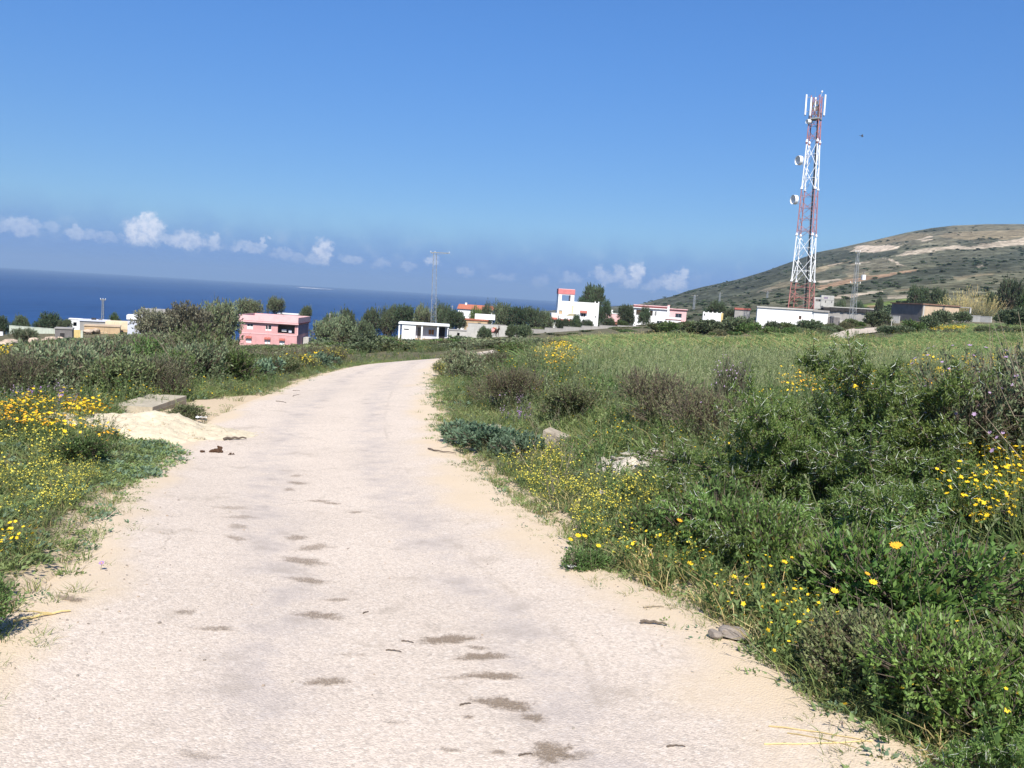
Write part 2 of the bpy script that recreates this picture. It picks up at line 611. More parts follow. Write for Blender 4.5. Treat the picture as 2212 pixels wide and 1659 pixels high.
cc = mixc(t, smooth(t, n1.outputs[0], .35, .65), (.085, .075, .038), (.17, .14, .08))
cc = mixc(t, mth(t, 'MULTIPLY', smooth(t, n2.outputs[0], .45, .62), .6), cc, (.055, .07, .028))
a1 = N(t, 'ShaderNodeAttribute', attribute_name='field')
cc = mixc(t, mth(t, 'MULTIPLY', a1.outputs['Fac'], .8), cc, mixc(t, smooth(t, n1.outputs[0], .4, .6), (.12, .165, .055), (.15, .195, .065)))
a1 = N(t, 'ShaderNodeAttribute', attribute_name='dry')
cc = mixc(t, mth(t, 'MULTIPLY', a1.outputs['Fac'], .85), cc, mixc(t, n2.outputs[0], (.24, .20, .08), (.32, .27, .11)))
a2 = N(t, 'ShaderNodeAttribute', attribute_name='sand')
sf = smooth(t, mth(t, 'ADD', a2.outputs['Fac'], mth(t, 'MULTIPLY', mth(t, 'SUBTRACT', n2.outputs[0], .5), .8)), .35, .6)
cc = mixc(t, sf, cc, mixc(t, n2.outputs[0], (.46, .35, .22), (.58, .46, .32)))
t.links.new(cc, b.inputs['Base Color'])
b.inputs['Roughness'].default_value = .95
bp = N(t, 'ShaderNodeBump', inp={'Strength': .6, 'Distance': .04})
t.links.new(n2.outputs[0], bp.inputs['Height'])
t.links.new(bp.outputs[0], b.inputs['Normal'])
SOIL = m
me.materials[0] = m
tag(link('ground', me), kind='structure')

# ------------------------------------------------------------------ road
NU = 41
u = np.linspace(-.09, 1.09, NU)
RP = SL[:, None, :] * (1 - u[None, :, None]) + SR[:, None, :] * u[None, :, None]
wid = np.linalg.norm(SR - SL, axis=1)
ul = u[None, :] * wid[:, None]
ur = (1 - u[None, :]) * wid[:, None]
crown = -.10 * np.clip(-np.minimum(ul, ur) / .35, 0, 1.2)
RZ = base(RP[..., 0], RP[..., 1]) + crown + .012
rm = np_mesh('road', np.concatenate([RP, RZ[..., None]], -1).reshape(-1, 3), grid_faces(NR, NU), [None], smooth_=True)
vattr(rm, 'left', ul.ravel())
vattr(rm, 'right', ur.ravel())
vattr(rm, 'across', np.broadcast_to(u, (NR, NU)).ravel())
m, t, b = newmat('chip_seal')
tcn = N(t, 'ShaderNodeTexCoord')
O = tcn.outputs['Object']
al = N(t, 'ShaderNodeAttribute', attribute_name='left').outputs['Fac']
ar = N(t, 'ShaderNodeAttribute', attribute_name='right').outputs['Fac']
ac = N(t, 'ShaderNodeAttribute', attribute_name='across').outputs['Fac']
nb = noise(t, O, .55, 5, .6)
nm = noise(t, O, 2.6, 6, .62)
nf = noise(t, O, 75, 3, .6)
vo = N(t, 'ShaderNodeTexVoronoi', feature='F1', inp={'Scale': 88.0})
t.links.new(O, vo.inputs['Vector'])
vo2 = N(t, 'ShaderNodeTexVoronoi', feature='F1', inp={'Scale': 48.0})
t.links.new(O, vo2.inputs['Vector'])
cc = mixc(t, smooth(t, nb.outputs[0], .36, .64), (.525, .435, .345), (.59, .49, .39))
sr = N(t, 'ShaderNodeSeparateColor')
t.links.new(vo.outputs['Color'], sr.inputs[0])
chip = sr.outputs[0]                                   # each chip of stone has its own grey
cc = mixc(t, .36, cc, mixc(t, chip, (.30, .25, .21), (.80, .68, .565)))
sr2 = N(t, 'ShaderNodeSeparateColor')
t.links.new(vo2.outputs['Color'], sr2.inputs[0])
cc = mixc(t, mth(t, 'MULTIPLY', smooth(t, sr2.outputs[1], .80, .86), .28), cc, (.28, .24, .20))
cc = mixc(t, mth(t, 'MULTIPLY', smooth(t, sr2.outputs[2], .88, .92), .3), cc, (.74, .66, .57))
# two wheel tracks polished to a bluish grey
for c0, w_ in ((.34, .13), (.70, .12)):
    dd = mth(t, 'ABSOLUTE', mth(t, 'SUBTRACT', mth(t, 'ADD', ac, mth(t, 'MULTIPLY', mth(t, 'SUBTRACT', nb.outputs[0], .5), .16)), c0))
    f = mth(t, 'MULTIPLY', smooth(t, dd, 0, w_, 1, 0), smooth(t, nm.outputs[0], .36, .66, .08, .62))
    cc = mixc(t, f, cc, (.385, .335, .305))
# an old trench seam running with the road and a few fine cracks
dd = mth(t, 'ABSOLUTE', mth(t, 'SUBTRACT', mth(t, 'ADD', ac, mth(t, 'MULTIPLY', mth(t, 'SUBTRACT', nm.outputs[0], .5), .05)), .765))
cc = mixc(t, mth(t, 'MULTIPLY', smooth(t, dd, .0, .012, 1, 0), smooth(t, nb.outputs[0], .44, .62, 0, .35)), cc, (.30, .245, .185))
vc = N(t, 'ShaderNodeTexVoronoi', feature='DISTANCE_TO_EDGE', inp={'Scale': .75})
nd = N(t, 'ShaderNodeVectorMath', operation='MULTIPLY_ADD')
nd.inputs[1].default_value = (.35, .35, .35)
t.links.new(nm.outputs['Color'], nd.inputs[0])
t.links.new(O, nd.inputs[2])
t.links.new(nd.outputs[0], vc.inputs['Vector'])
cc = mixc(t, mth(t, 'MULTIPLY', smooth(t, vc.outputs['Distance'], .002, .009, 1, 0), smooth(t, nb.outputs[0], .52, .66, 0, .55)), cc, (.24, .195, .15))
# brownish weathering blotches
cc = mixc(t, mth(t, 'MULTIPLY', smooth(t, nm.outputs[0], .54, .72), .45), cc, (.33, .27, .21))
# wind-blown yellow sand over both edges
mn = mth(t, 'MINIMUM', al, mth(t, 'MULTIPLY', ar, .62))
f = smooth(t, mth(t, 'ADD', mn, mth(t, 'MULTIPLY', mth(t, 'SUBTRACT', nb.outputs[0], .5), 1.3)), .02, .42, 1, 0)
f = mth(t, 'MULTIPLY', f, smooth(t, nf.outputs[0], .25, .6, .75, 1))
cc = mixc(t, f, cc, mixc(t, nm.outputs[0], (.53, .415, .280), (.62, .50, .36)))
t.links.new(cc, b.inputs['Base Color'])
b.inputs['Roughness'].default_value = .9
bp = N(t, 'ShaderNodeBump', inp={'Strength': .4, 'Distance': .008})
t.links.new(mth(t, 'ADD', mth(t, 'MULTIPLY', vo.outputs['Distance'], -1.0), mth(t, 'MULTIPLY', nf.outputs[0], .5)), bp.inputs['Height'])
t.links.new(bp.outputs[0], b.inputs['Normal'])
rm.materials[0] = m
road = tag(link('road', rm), kind='structure')

# dirt stains trodden and dried on the road: thin ragged skins lying on the surface
m, t, b = newmat('dried_dirt')
tcn = N(t, 'ShaderNodeTexCoord')
g = N(t, 'ShaderNodeAttribute', attribute_name='edge').outputs['Fac']
st = N(t, 'ShaderNodeAttribute', attribute_name='strength').outputs['Fac']
n1 = noise(t, tcn.outputs['Object'], 42, 5, .7)
n2 = noise(t, tcn.outputs['Object'], 9, 4, .7)
n3 = noise(t, tcn.outputs['Object'], 110, 3, .6)
v = mth(t, 'ADD', mth(t, 'ADD', g, mth(t, 'MULTIPLY', mth(t, 'SUBTRACT', n1.outputs[0], .5), 1.5)), mth(t, 'MULTIPLY', mth(t, 'SUBTRACT', n2.outputs[0], .5), .9))
f = mth(t, 'MULTIPLY', mth(t, 'MULTIPLY', smooth(t, v, .30, .95, 1, 0), smooth(t, n3.outputs[0], .40, .54, .30, 1)), st)
t.links.new(mixc(t, n1.outputs[0], (.20, .145, .095), (.33, .255, .185)), b.inputs['Base Color'])
b.inputs['Roughness'].default_value = .95
tr = N(t, 'ShaderNodeBsdfTransparent')
mx = N(t, 'ShaderNodeMixShader')
t.links.new(f, mx.inputs[0])
t.links.new(tr.outputs[0], mx.inputs[1])
t.links.new(b.outputs[0], mx.inputs[2])
t.links.new(mx.outputs[0], t.nodes['Material Output'].inputs['Surface'])
DIRT = m
STAINS = [(965, 1387, 120, 22, .9), (1040, 1424, 96, 22, .9), (1068, 1466, 95, 22, .85), (1085, 1527, 128, 32, .9), (1155, 1557, 66, 16, .75), (1190, 1633, 120, 42, .85),
          (1250, 1640, 70, 22, .4), (707, 1478, 88, 22, .7), (690, 1335, 88, 22, .65), (665, 1258, 82, 15, .6), (655, 1216, 120, 15, .6), (640, 1165, 64, 10, .55), (680, 1186, 76, 16, .5),
          (465, 1363, 76, 14, .55), (402, 1327, 36, 16, .5), (150, 1298, 70, 14, .9), (510, 1166, 60, 9, .45), (512, 1140, 58, 8, .4), (522, 1120, 60, 8, .35), (505, 1100, 80, 10, .3),
          (690, 1085, 44, 6, .55), (716, 1090, 34, 5, .6), (640, 1046, 44, 6, .5), (625, 1060, 34, 6, .5), (640, 1030, 34, 5, .4), (765, 1110, 30, 5, .55), (985, 1470, 60, 12, .35),
          (1010, 1555, 26, 10, .7), (430, 1640, 90, 20, .35), (970, 1627, 70, 9, .5), (1075, 1632, 44, 8, .6), (730, 1300, 54, 8, .5), (760, 1420, 60, 10, .3), (850, 1567, 40, 8, .35), (1035, 1405, 40, 10, .6)]
for k, (px, py, w, h, s_) in enumerate(STAINS):
    c0, l0, n0 = hit(px, py), hit(px - w / 2, py), hit(px, py + h / 2)
    ra, rb = np.linalg.norm(c0 - l0) * 1.25, np.linalg.norm(c0 - n0) * 1.25
    nr_, na_ = 6, 26
    th = np.linspace(0, 2 * math.pi, na_, endpoint=False)
    q = np.linspace(0.02, 1, nr_)
    wob_ = 1 + .28 * np.sin(th * 2 + k) + .18 * np.sin(th * 5 + 2.1 * k)
    X = c0[0] + q[:, None] * ra * np.cos(th) * wob_
    Y = c0[1] + q[:, None] * rb * np.sin(th) * wob_
    sm = np_mesh('dirt_stain', np.stack([X, Y, base(X, Y) + .018], -1).reshape(-1, 3), grid_faces(nr_, na_, True), [DIRT], smooth_=True)
    vattr(sm, 'edge', np.repeat(q, na_))
    vattr(sm, 'strength', np.full(nr_ * na_, s_))
    link('dirt_stain', sm, road)

# ------------------------------------------------------------------ sea and the low rocks on its horizon
SEA_Z = -72.0
ra_ = 300 * 1.075 ** np.arange(62)
ra_ = np.append(ra_[ra_ < 23000], 23000)
th = np.radians(np.linspace(-180, 180, 181)[:-1])
SX, SY = ra_[:, None] * np.sin(th), ra_[:, None] * np.cos(th)
sm = np_mesh('sea', np.stack([SX, SY, np.full(SX.shape, SEA_Z)], -1).reshape(-1, 3), grid_faces(len(ra_), len(th), True)[:, ::-1], [None])
m, t, b = newmat('sea_water')
tcn = N(t, 'ShaderNodeTexCoord')
mp = N(t, 'ShaderNodeMapping', inp={3: (1, .35, 1)})
t.links.new(tcn.outputs['Object'], mp.inputs[0])
n1 = noise(t, mp.outputs[0], .0022, 8, .62)
n2 = noise(t, mp.outputs[0], .035, 6, .7)
cc = mixc(t, smooth(t, n1.outputs[0], .35, .65), (.010, .043, .132), (.015, .056, .164))
cc = mixc(t, mth(t, 'MULTIPLY', smooth(t, n2.outputs[0], .40, .70), .5), cc, (.022, .074, .195))
t.links.new(cc, b.inputs['Base Color'])
b.inputs['Roughness'].default_value = .75
b.inputs['Specular IOR Level'].default_value = .06
bp = N(t, 'ShaderNodeBump', inp={'Strength': .6, 'Distance': 1.5})
t.links.new(n2.outputs[0], bp.inputs['Height'])
t.links.new(bp.outputs[0], b.inputs['Normal'])
sm.materials[0] = m
tag(link('sea', sm), kind='structure')

# ------------------------------------------------------------------ the hill on the far right
RIDGE = [(1150, 716), (1230, 694), (1300, 678), (1370, 664), (1392, 658), (1420, 648), (1450, 640), (1485, 628), (1520, 619), (1560, 611), (1600, 602), (1650, 587), (1700, 569), (1765, 545), (1810, 536),
         (1850, 527), (1900, 516), (1960, 502), (2010, 493), (2060, 487), (2130, 484), (2212, 484), (2400, 486), (2700, 500), (3100, 540)]
RD = 1800.0
ax_, hz_ = [], []
for p in RIDGE:
    a0, e0 = azel(*p)
    ax_.append(a0)
    hz_.append(CAM[2] + math.tan(e0) * RD)
NA, ND = 620, 260
A1 = np.linspace(ax_[0], ax_[-1], NA)
H1 = np.interp(A1, ax_, hz_)
D1 = np.concatenate([np.linspace(262, 700, 90), np.linspace(705, 1800, 130), np.linspace(1815, 2500, 40)])
DD, AA2 = np.meshgrid(D1, A1, indexing='ij')
HX, HY = DD * np.sin(AA2), DD * np.cos(AA2)
z0 = base(262 * np.sin(A1), 262 * np.cos(A1)) - .8
z0 = np.minimum(z0, np.interp(A1, [ax_[0], ax_[4], ax_[9], ax_[20]], [-16, -8, -4, 4]))
t1 = np.clip((DD - 262) / (RD - 262), 0, 1.6)
tt = np.where(t1 <= 1, t1 ** 1.32, 1 - (t1 - 1) * .9)
HZ = z0[None] * (1 - np.clip(t1, 0, 1)) + np.where(H1 > 0, H1, H1)[None] * tt
amp = np.clip(np.minimum(t1 * 3, 1.05 - np.minimum(t1, 1.0)) * 2.2, .05, 1)
HZ += (fbm(HX * .004, HY * .004, 4) * 20 + fbm(HX * .02, HY * .02, 3) * 5) * amp * np.clip(t1 * 2, .05, 1)
hm = np_mesh('hillside', np.stack([HX, HY, HZ], -1).reshape(-1, 3), grid_faces(ND, NA)[:, ::-1], [None], smooth_=True)
hx, hy, _ = project(np.stack([HX, HY, HZ], -1))
hx = hx + fbm(HX * .012, HY * .012, 4) * 34
hy = hy + fbm(HX * .012 + 90, HY * .012, 4) * 9
T_ = lambda pts: [(1558.7 + x * .29535, 440.5 + y * .29535) for x, y in pts]
MAQ, OLI, TAN, RED, PAL, GRN, GRY = (.060, .066, .048), (.135, .130, .085), (.235, .190, .120), (.30, .195, .125), (.62, .50, .38), (.135, .185, .055), (.16, .145, .10)
C = np.empty(HX.shape + (3,))
C[:] = (.105, .105, .072)
nz = fbm(HX * .02, HY * .02, 5)
C += nz[..., None] * np.array([.10, .09, .05])
for colr, pts, mix in [
    (MAQ, [(-700, 800), (-100, 520), (500, 380), (950, 330), (1300, 340), (1240, 385), (1000, 430), (700, 440), (400, 560), (0, 700)], .8),
    (GRY, [(880, 320), (1180, 260), (1420, 205), (1700, 150), (2800, 150), (2800, 250), (1900, 300), (1300, 300), (950, 350)], .75),
    (TAN, [(1560, 235), (1700, 198), (2212, 182), (2700, 190), (2700, 250), (2212, 240), (1900, 275), (1800, 262)], .8),
    (TAN, [(1040, 290), (1230, 240), (1400, 215), (1560, 215), (1480, 255), (1320, 275), (1180, 295)], .6),
    (MAQ, [(1380, 212), (1520, 180), (1660, 165), (1600, 190), (1500, 205)], .8), (MAQ, [(1680, 265), (1960, 250), (2100, 268), (1900, 292), (1740, 300)], .7),
    (PAL, [(945, 348), (1000, 302), (1080, 297), (1150, 306), (1300, 302), (1335, 284), (1295, 322), (1200, 336), (1100, 350)], .95),
    (PAL, [(1330, 350), (1500, 325), (1700, 300), (1800, 312), (2050, 270), (2212, 240), (2600, 225), (2600, 290), (2212, 305), (2000, 312), (1800, 330), (1650, 330), (1500, 362), (1270, 392)], .62),
    (PAL, [(1430, 268), (1530, 228), (1560, 232), (1500, 262)], .7), (PAL, [(1780, 255), (1850, 280), (1990, 300), (1900, 300)], .5),
    (TAN, [(700, 462), (930, 412), (905, 442), (780, 490), (690, 505)], .8), (PAL, [(770, 445), (850, 430), (870, 440), (790, 458)], .5),
    (GRY, [(980, 442), (1180, 402), (1340, 450), (1200, 492), (1050, 502), (880, 545), (940, 470)], .9),
    (PAL, [(985, 445), (1110, 425), (1110, 432), (990, 456)], .7), (PAL, [(1180, 402), (1260, 412), (1350, 455), (1320, 452), (1250, 422)], .65),
    (RED, [(690, 604), (880, 562), (1060, 532), (1380, 485), (1430, 490), (1000, 572), (700, 626)], .85),
    (PAL, [(715, 560), (860, 548), (890, 560), (800, 575), (715, 578)], .6), (TAN, [(900, 520), (1050, 508), (1060, 530), (880, 560)], .7),
    (MAQ, [(690, 640), (1000, 574), (1420, 492), (1800, 405), (2212, 332), (2700, 300), (2700, 400), (2212, 440), (1900, 500), (1500, 560), (1200, 612), (700, 690)], .85),
    (OLI, [(1230, 640), (1500, 590), (1900, 520), (2300, 470), (2700, 460), (2700, 560), (2212, 560), (1800, 620), (1400, 660), (1200, 680)], .7),
    (TAN, [(1240, 632), (1450, 600), (1460, 612), (1260, 645)], .7), (TAN, [(1700, 540), (2000, 505), (2010, 520), (1720, 560)], .6), (PAL, [(1850, 456), (1915, 440), (1920, 450), (1860, 468)], .5),
    (PAL, [(260, 640), (330, 615), (400, 612), (390, 635), (280, 650)], .6), (TAN, [(400, 570), (520, 565), (510, 610), (330, 625)], .5), (PAL, [(800, 668), (900, 662), (1160, 632), (1165, 645), (900, 690), (800, 690)], .65), (PAL, [(1200, 668), (1420, 660), (1400, 690), (1230, 690)], .4),
    (GRN, [(980, 735), (1250, 705), (1420, 682), (1420, 705), (1250, 735), (1000, 752)], .8), (RED, [(1060, 738), (1140, 732), (1140, 756), (1060, 760)], .6),
    (MAQ, [(-300, 760), (0, 640), (300, 610), (500, 640), (260, 690), (0, 740)], .5), (OLI, [(1500, 640), (2300, 590), (2300, 650), (1500, 700)], .6)]:
    k = inpoly(hx, hy, T_(pts))
    mix = mix * (.78 if colr is PAL else 1)
    C[k] = C[k] * (1 - mix) + np.array(colr) * mix
C *= (1 + .9 * fbm(HX * .05, HY * .05, 3))[..., None]
stripe = np.clip(np.sin(HZ * .55 + fbm(HX * .01, HY * .01) * 9) - .55, 0, 1)[..., None]
C = C * (1 - .25 * stripe)
vattr(hm, 'tint', np.concatenate([np.clip(C, .02, .75), np.ones(C.shape[:2] + (1,))], -1).reshape(-1, 4), 'FLOAT_COLOR')
m, t, b = newmat('hill_cover')
ta = N(t, 'ShaderNodeAttribute', attribute_name='tint')
tcn = N(t, 'ShaderNodeTexCoord')
n1 = noise(t, tcn.outputs['Object'], .11, 7, .72)
f = smooth(t, n1.outputs[0], .40, .60, 1.35, .55)
hs = N(t, 'ShaderNodeHueSaturation')
t.links.new(f, hs.inputs['Value'])
t.links.new(ta.outputs['Color'], hs.inputs['Color'])
t.links.new(hs.outputs[0], b.inputs['Base Color'])
b.inputs['Roughness'].default_value = 1.0
b.inputs['Specular IOR Level'].default_value = 0
hm.materials[0] = m
tag(link('hillside', hm), kind='structure')

# ------------------------------------------------------------------ building materials
WHITE = plain('white_lime_wash', (.80, .79, .77), .85, .06, .8, .15, 8, .12)
WHITE2 = plain('aged_white_paint', (.74, .72, .69), .85, .10, .9, .15, 8, .25)
PINKW = plain('pink_render', (.60, .325, .315), .9, .10, .7, .15, 10, .22)
PINKP = plain('pale_pink_paint', (.72, .45, .44), .85, .08, .8, .1, 10, .10)
MAROON = plain('dark_red_trim', (.21, .055, .055), .7, .15, 1.5)
BRICKR = plain('red_brick_paint', (.40, .13, .10), .85, .15, 2.0)
CORAL = plain('coral_red_paint', (.60, .20, .19), .8, .10, 1.0)
TILE = plain('terracotta_tile', (.40, .14, .085), .85, .20, 3.0, .4, 14)
PURPLE = plain('mauve_paint_and_shade', (.235, .19, .25), .8, .18, 2.0, .2, 6, .3)  # mauve paint, also the painted shade on the pink house's side
CEMENT = plain('grey_cement', (.33, .31, .285), .95, .14, .7, .3, 12, .35)
CEMENTD = plain('dark_grey_cement', (.19, .175, .165), .95, .15, .8, .3, 12, .40)
CEMENTL = plain('pale_cement', (.46, .44, .40), .95, .12, .8, .3, 12, .30)
TANR = plain('tan_render', (.52, .40, .28), .95, .14, .6, .3, 12, .55)
OCHRE = plain('ochre_render', (.50, .36, .215), .95, .14, .6, .3, 10, .3)
CREAM = plain('cream_paint', (.68, .56, .38), .9, .10, .8, .2, 10, .3)
YELLOW = plain('yellow_paint', (.62, .47, .20), .85, .12, 1.2)
LILAC = plain('bluish_wash_and_shade', (.56, .57, .64), .9, .08, .9, .1, 9, .2)
GREENW = plain('greenish_white_wash', (.50, .53, .43), .9, .12, .9, .1, 9, .3)
TAR = plain('roof_felt', (.045, .042, .042), .9, .3, 1.2)
DARK = plain('interior_shade', (.030, .028, .030), .9, .2, 2)  # near-black colour stands for the shade inside rooms and openings
WOOD = plain('orange_wood', (.34, .15, .06), .75, .2, 4)
KHAKI = plain('stone_stair', (.36, .31, .20), .95, .15, 2)
STEEL = plain('galvanised_steel', (.36, .37, .36), .55, .12, 2.0, metal=.35, spec=.4)
RUSTG = plain('weathered_steel', (.33, .30, .22), .65, .2, 2.0, metal=.2)
TWHITE = plain('white_tower_paint', (.80, .80, .80), .5, .06, 1.5, spec=.4)
TRED = plain('red_tower_paint', (.44, .18, .155), .55, .20, 1.5, spec=.4)
BLACKC = plain('black_cable', (.022, .026, .028), .6, .2, 2)
mg, t, b = newmat('window_glass')
b.inputs['Base Color'].default_value = (.03, .04, .05, 1)
b.inputs['Roughness'].default_value = .12
b.inputs['Specular IOR Level'].default_value = .6
GLASS = mg


def pt(px, py, d):
    v = ray(px, py)
    return CAM + v * (d / v[1])


def house(name, px, py, d, H, rz, label, cat='house', group=None):
    """an Empty at a building's front left foot; px, py survey its front left top corner, d the distance"""
    p = pt(px, py, d)
    return empty(name, (p[0], p[1], p[2] - H), R(rz), label, cat, group)


def BX(name, lo, hi, mt, parent, rz=0.0):
    return MB().box(lo, hi, 0, rz).build(name, mt, parent)


def shell(parent, W, D, H, mt, holes=(), T=.25, zb=-4.0, inner=True, name='wall', y0=0.0, x0=0.0):
    """four walls, the front one with real openings, and a dark floor and lining inside"""
    mb = MB()
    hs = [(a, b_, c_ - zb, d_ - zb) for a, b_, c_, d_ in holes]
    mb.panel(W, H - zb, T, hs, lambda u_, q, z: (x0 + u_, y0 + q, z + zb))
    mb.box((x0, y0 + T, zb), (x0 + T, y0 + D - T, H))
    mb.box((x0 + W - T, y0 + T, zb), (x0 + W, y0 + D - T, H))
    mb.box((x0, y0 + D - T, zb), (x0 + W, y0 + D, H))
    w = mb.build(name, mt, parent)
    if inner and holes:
        BX('inner_wall', (x0 + T, y0 + 2.2, zb), (x0 + W - T, y0 + 2.3, H - .05), CEMENTD, parent)  # dark lining puts the indoor shade into its colour
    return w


def window(parent, x0, x1, z0, z1, y=0.0, frame=WHITE2, pane=GLASS, two=True, depth=.14, fw=.07):
    mb = MB()
    mb.box((x0, y + depth, z0), (x0 + fw, y + depth + .06, z1)).box((x1 - fw, y + depth, z0), (x1, y + depth + .06, z1))
    mb.box((x0 + fw, y + depth, z0), (x1 - fw, y + depth + .06, z0 + fw)).box((x0 + fw, y + depth, z1 - fw), (x1 - fw, y + depth + .06, z1))
    if two:
        c_ = (x0 + x1) / 2
        mb.box((c_ - fw / 2, y + depth, z0 + fw), (c_ + fw / 2, y + depth + .06, z1 - fw))
    w = mb.build('window', frame, parent)
    if two:
        MB().box((x0 + fw, y + depth + .02, z0 + fw), (c_ - fw / 2, y + depth + .04, z1 - fw)).build('pane', pane, w)
        MB().box((c_ + fw / 2, y + depth + .02, z0 + fw), (x1 - fw, y + depth + .04, z1 - fw)).build('pane', pane, w)
    else:
        MB().box((x0 + fw, y + depth + .02, z0 + fw), (x1 - fw, y + depth + .04, z1 - fw)).build('pane', pane, w)
    return w


def awning(parent, x0, x1, z, out=.7, drop=.45, mt=TILE, name='awning', y=0.0):
    """a small tiled lean-to roof over an opening"""
    mb = MB()
    n_ = max(3, int((x1 - x0) / .22))
    mb.quadlist([(x0, y - .002, z), (x1, y - .002, z), (x1, y - out, z - drop), (x0, y - out, z - drop), (x0, y - .002, z - .08), (x1, y - .002, z - .08), (x1, y - out, z - drop - .08), (x0, y - out, z - drop - .08)],
                [(0, 3, 2, 1), (4, 5, 6, 7), (0, 1, 5, 4), (1, 2, 6, 5), (2, 3, 7, 6), (3, 0, 4, 7)])
    for i in range(n_):
        xx = x0 + (i + .5) * (x1 - x0) / n_
        mb.tube((xx, y - .01, z + .01), (xx, y - out - .02, z - drop + .01), .06, n=5)
    return mb.build(name, mt, parent)


# ------------------------------------------------------------------ pink house
H = 7.4
ph = house('pink_house', 519, 679, 200, H, 2.0, 'two-storey pink house with dark corner veranda and flat roof, standing in the shrubs')
W, D = 13.1, 13.0
shell(ph, W - .0, D, H - 1.5, PINKW, [(1.6, 3.0, H - 3.3, H - 2.0), (5.85, 7.2, H - 3.4, H - 2.05), (8.65, 12.55, H - 3.75, H - 1.85), (1.5, 2.7, H - 6.4, H - 5.0), (5.8, 7.0, H - 6.5, H - 5.05), (9.2, 10.3, H - 6.5, H - 5.1)], inner=False)
BX('veranda_wall', (7.6, 3.2, 2.9), (12.8, 3.4, H - 1.5), CEMENTD, ph)  # dark grey paints the veranda's shade onto its back wall
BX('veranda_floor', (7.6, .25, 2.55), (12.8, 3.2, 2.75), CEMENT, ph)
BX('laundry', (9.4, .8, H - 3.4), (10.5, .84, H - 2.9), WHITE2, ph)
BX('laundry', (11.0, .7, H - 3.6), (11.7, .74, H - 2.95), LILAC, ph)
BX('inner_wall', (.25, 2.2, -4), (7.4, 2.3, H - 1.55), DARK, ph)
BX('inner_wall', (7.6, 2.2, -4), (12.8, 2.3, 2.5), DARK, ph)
BX('roof_slab', (-.35, -.55, H - 1.5), (W + .35, D + .3, H - 1.28), MAROON, ph)
mb = MB()
for lo, hi in (((-.3, -.5), (W + .3, -.3)), ((-.3, -.3), (-.1, D + .25)), ((W + .1, -.3), (W + .3, D + .25)), ((-.1, D + .05), (W + .1, D + .25))):
    mb.box((*lo, H - 1.28), (*hi, H))
mb.build('parapet', PINKP, ph)
BX('cornice', (-.4, -.62, H - 1.62), (W + .4, -.56, H - 1.34), PINKP, ph)
BX('string_course', (-.03, -.06, H - 4.25), (W + .03, 0, H - 4.05), PINKP, ph)
w = window(ph, 1.6, 3.0, H - 3.3, H - 2.0, depth=.05)
BX('shutter', (1.65, .01, H - 3.28), (2.95, .048, H - 2.62), WHITE, w)
w = window(ph, 5.85, 7.2, H - 3.4, H - 2.05, depth=.05)
BX('shutter', (5.9, .01, H - 3.38), (7.15, .048, H - 3.05), WHITE, w)
for x0, x1, z1 in ((1.5, 2.7, H - 5.0), (5.8, 7.0, H - 5.05), (9.2, 10.3, H - 5.1)):
    w = window(ph, x0, x1, z1 - 1.4, z1, depth=.05)
    BX('shutter', (x0 + .08, .01, z1 - 1.38), (x1 - .08, .048, z1 - .5), WHITE, w)
    awning(ph, x0 - .1, x1 + .1, z1 + .12, .5, .42, BRICKR)
BX('corner_pillar', (W + .002, -.02, H - 4.1), (W + .22, .25, H - 1.62), PINKP, ph)
mb = MB()
for i in range(7):
    mb.box((W + .005, 1.0 + i * 1.55, H - 4.0), (W + .06, 2.35 + i * 1.55, H - 1.75))
mb.build('side_shutter', PURPLE, ph)  # mauve panels paint the shade of the house's right side
BX('side_stair', (W + .06, 6.0, -1.0), (W + 1.5, 9.0, 2.6), CEMENTL, ph)
MB().tube((6.4, -.10, -1), (6.4, -.10, H - 1.65), .05).build('drain_pipe', PINKP, ph)
for x, y in ((1.5, 4), (8.5, 6), (12.0, 10)):
    MB().tube((x, y, H - 1.3), (x, y, H + .7), .025).build('roof_rebar', RUSTG, ph)

bw = house('white_house', 896, 677.5, 240, 3, 4, 'white flat roof showing just behind the pink house')
bw.location = [*pt(600, 676.5, 245)]
bw.location[2] -= 3.6
shell(bw, 6.4, 6, 3.4, WHITE, [(1, 2, 1, 2.2), (4, 5, 1, 2.2)])
window(bw, 1, 2, 1, 2.2)
window(bw, 4, 5, 1, 2.2)
BX('roof', (-.2, -.2, 3.4), (6.6, 6.2, 3.6), WHITE2, bw)

# ------------------------------------------------------------------ small white house with a pillared porch
H = 3.2
vh = house('porch_house', 861, 696, 181, H, 5, 'low white house with a pillared porch and flat roof, by the lattice pylon')
W, D = 10.6, 6.5
mb = MB()
mb.panel(2.85, H - .3 + 3, .25, [(.4, 1.5, 4.6, 4.95)], lambda u_, q, z: (.75 + u_, 0 + q, z - 3))
mb.box((.75, .25, -3), (1.0, D, H - .3)).box((3.35, .25, -3), (3.6, 1.8, H - .3))
mb.build('wall', WHITE, vh)
mb = MB()
mb.panel(6.9, H - .3 + 3, .25, [(.35, 1.25, 3.0, 5.3), (2.75, 3.75, 3.95, 4.95)], lambda u_, q, z: (3.6 + u_, 1.8 + q, z - 3))
mb.box((10.25, 2.05, -3), (10.5, D, H - .3)).box((1.0, D - .25, -3), (10.25, D, H - .3))
mb.build('porch_wall', LILAC, vh)
BX('door', (3.97, 1.9, 0), (4.83, 1.96, 2.28), CEMENTD, vh)
w = window(vh, 6.35, 7.35, .95, 1.95, y=1.8)
BX('shutter', (6.3, 1.70, .95), (6.75, 1.76, 1.95), WOOD, w)
BX('shutter', (6.95, 1.70, .95), (7.4, 1.76, 1.95), WOOD, w)
window(vh, 1.15, 2.25, 1.6, 1.95, two=False)
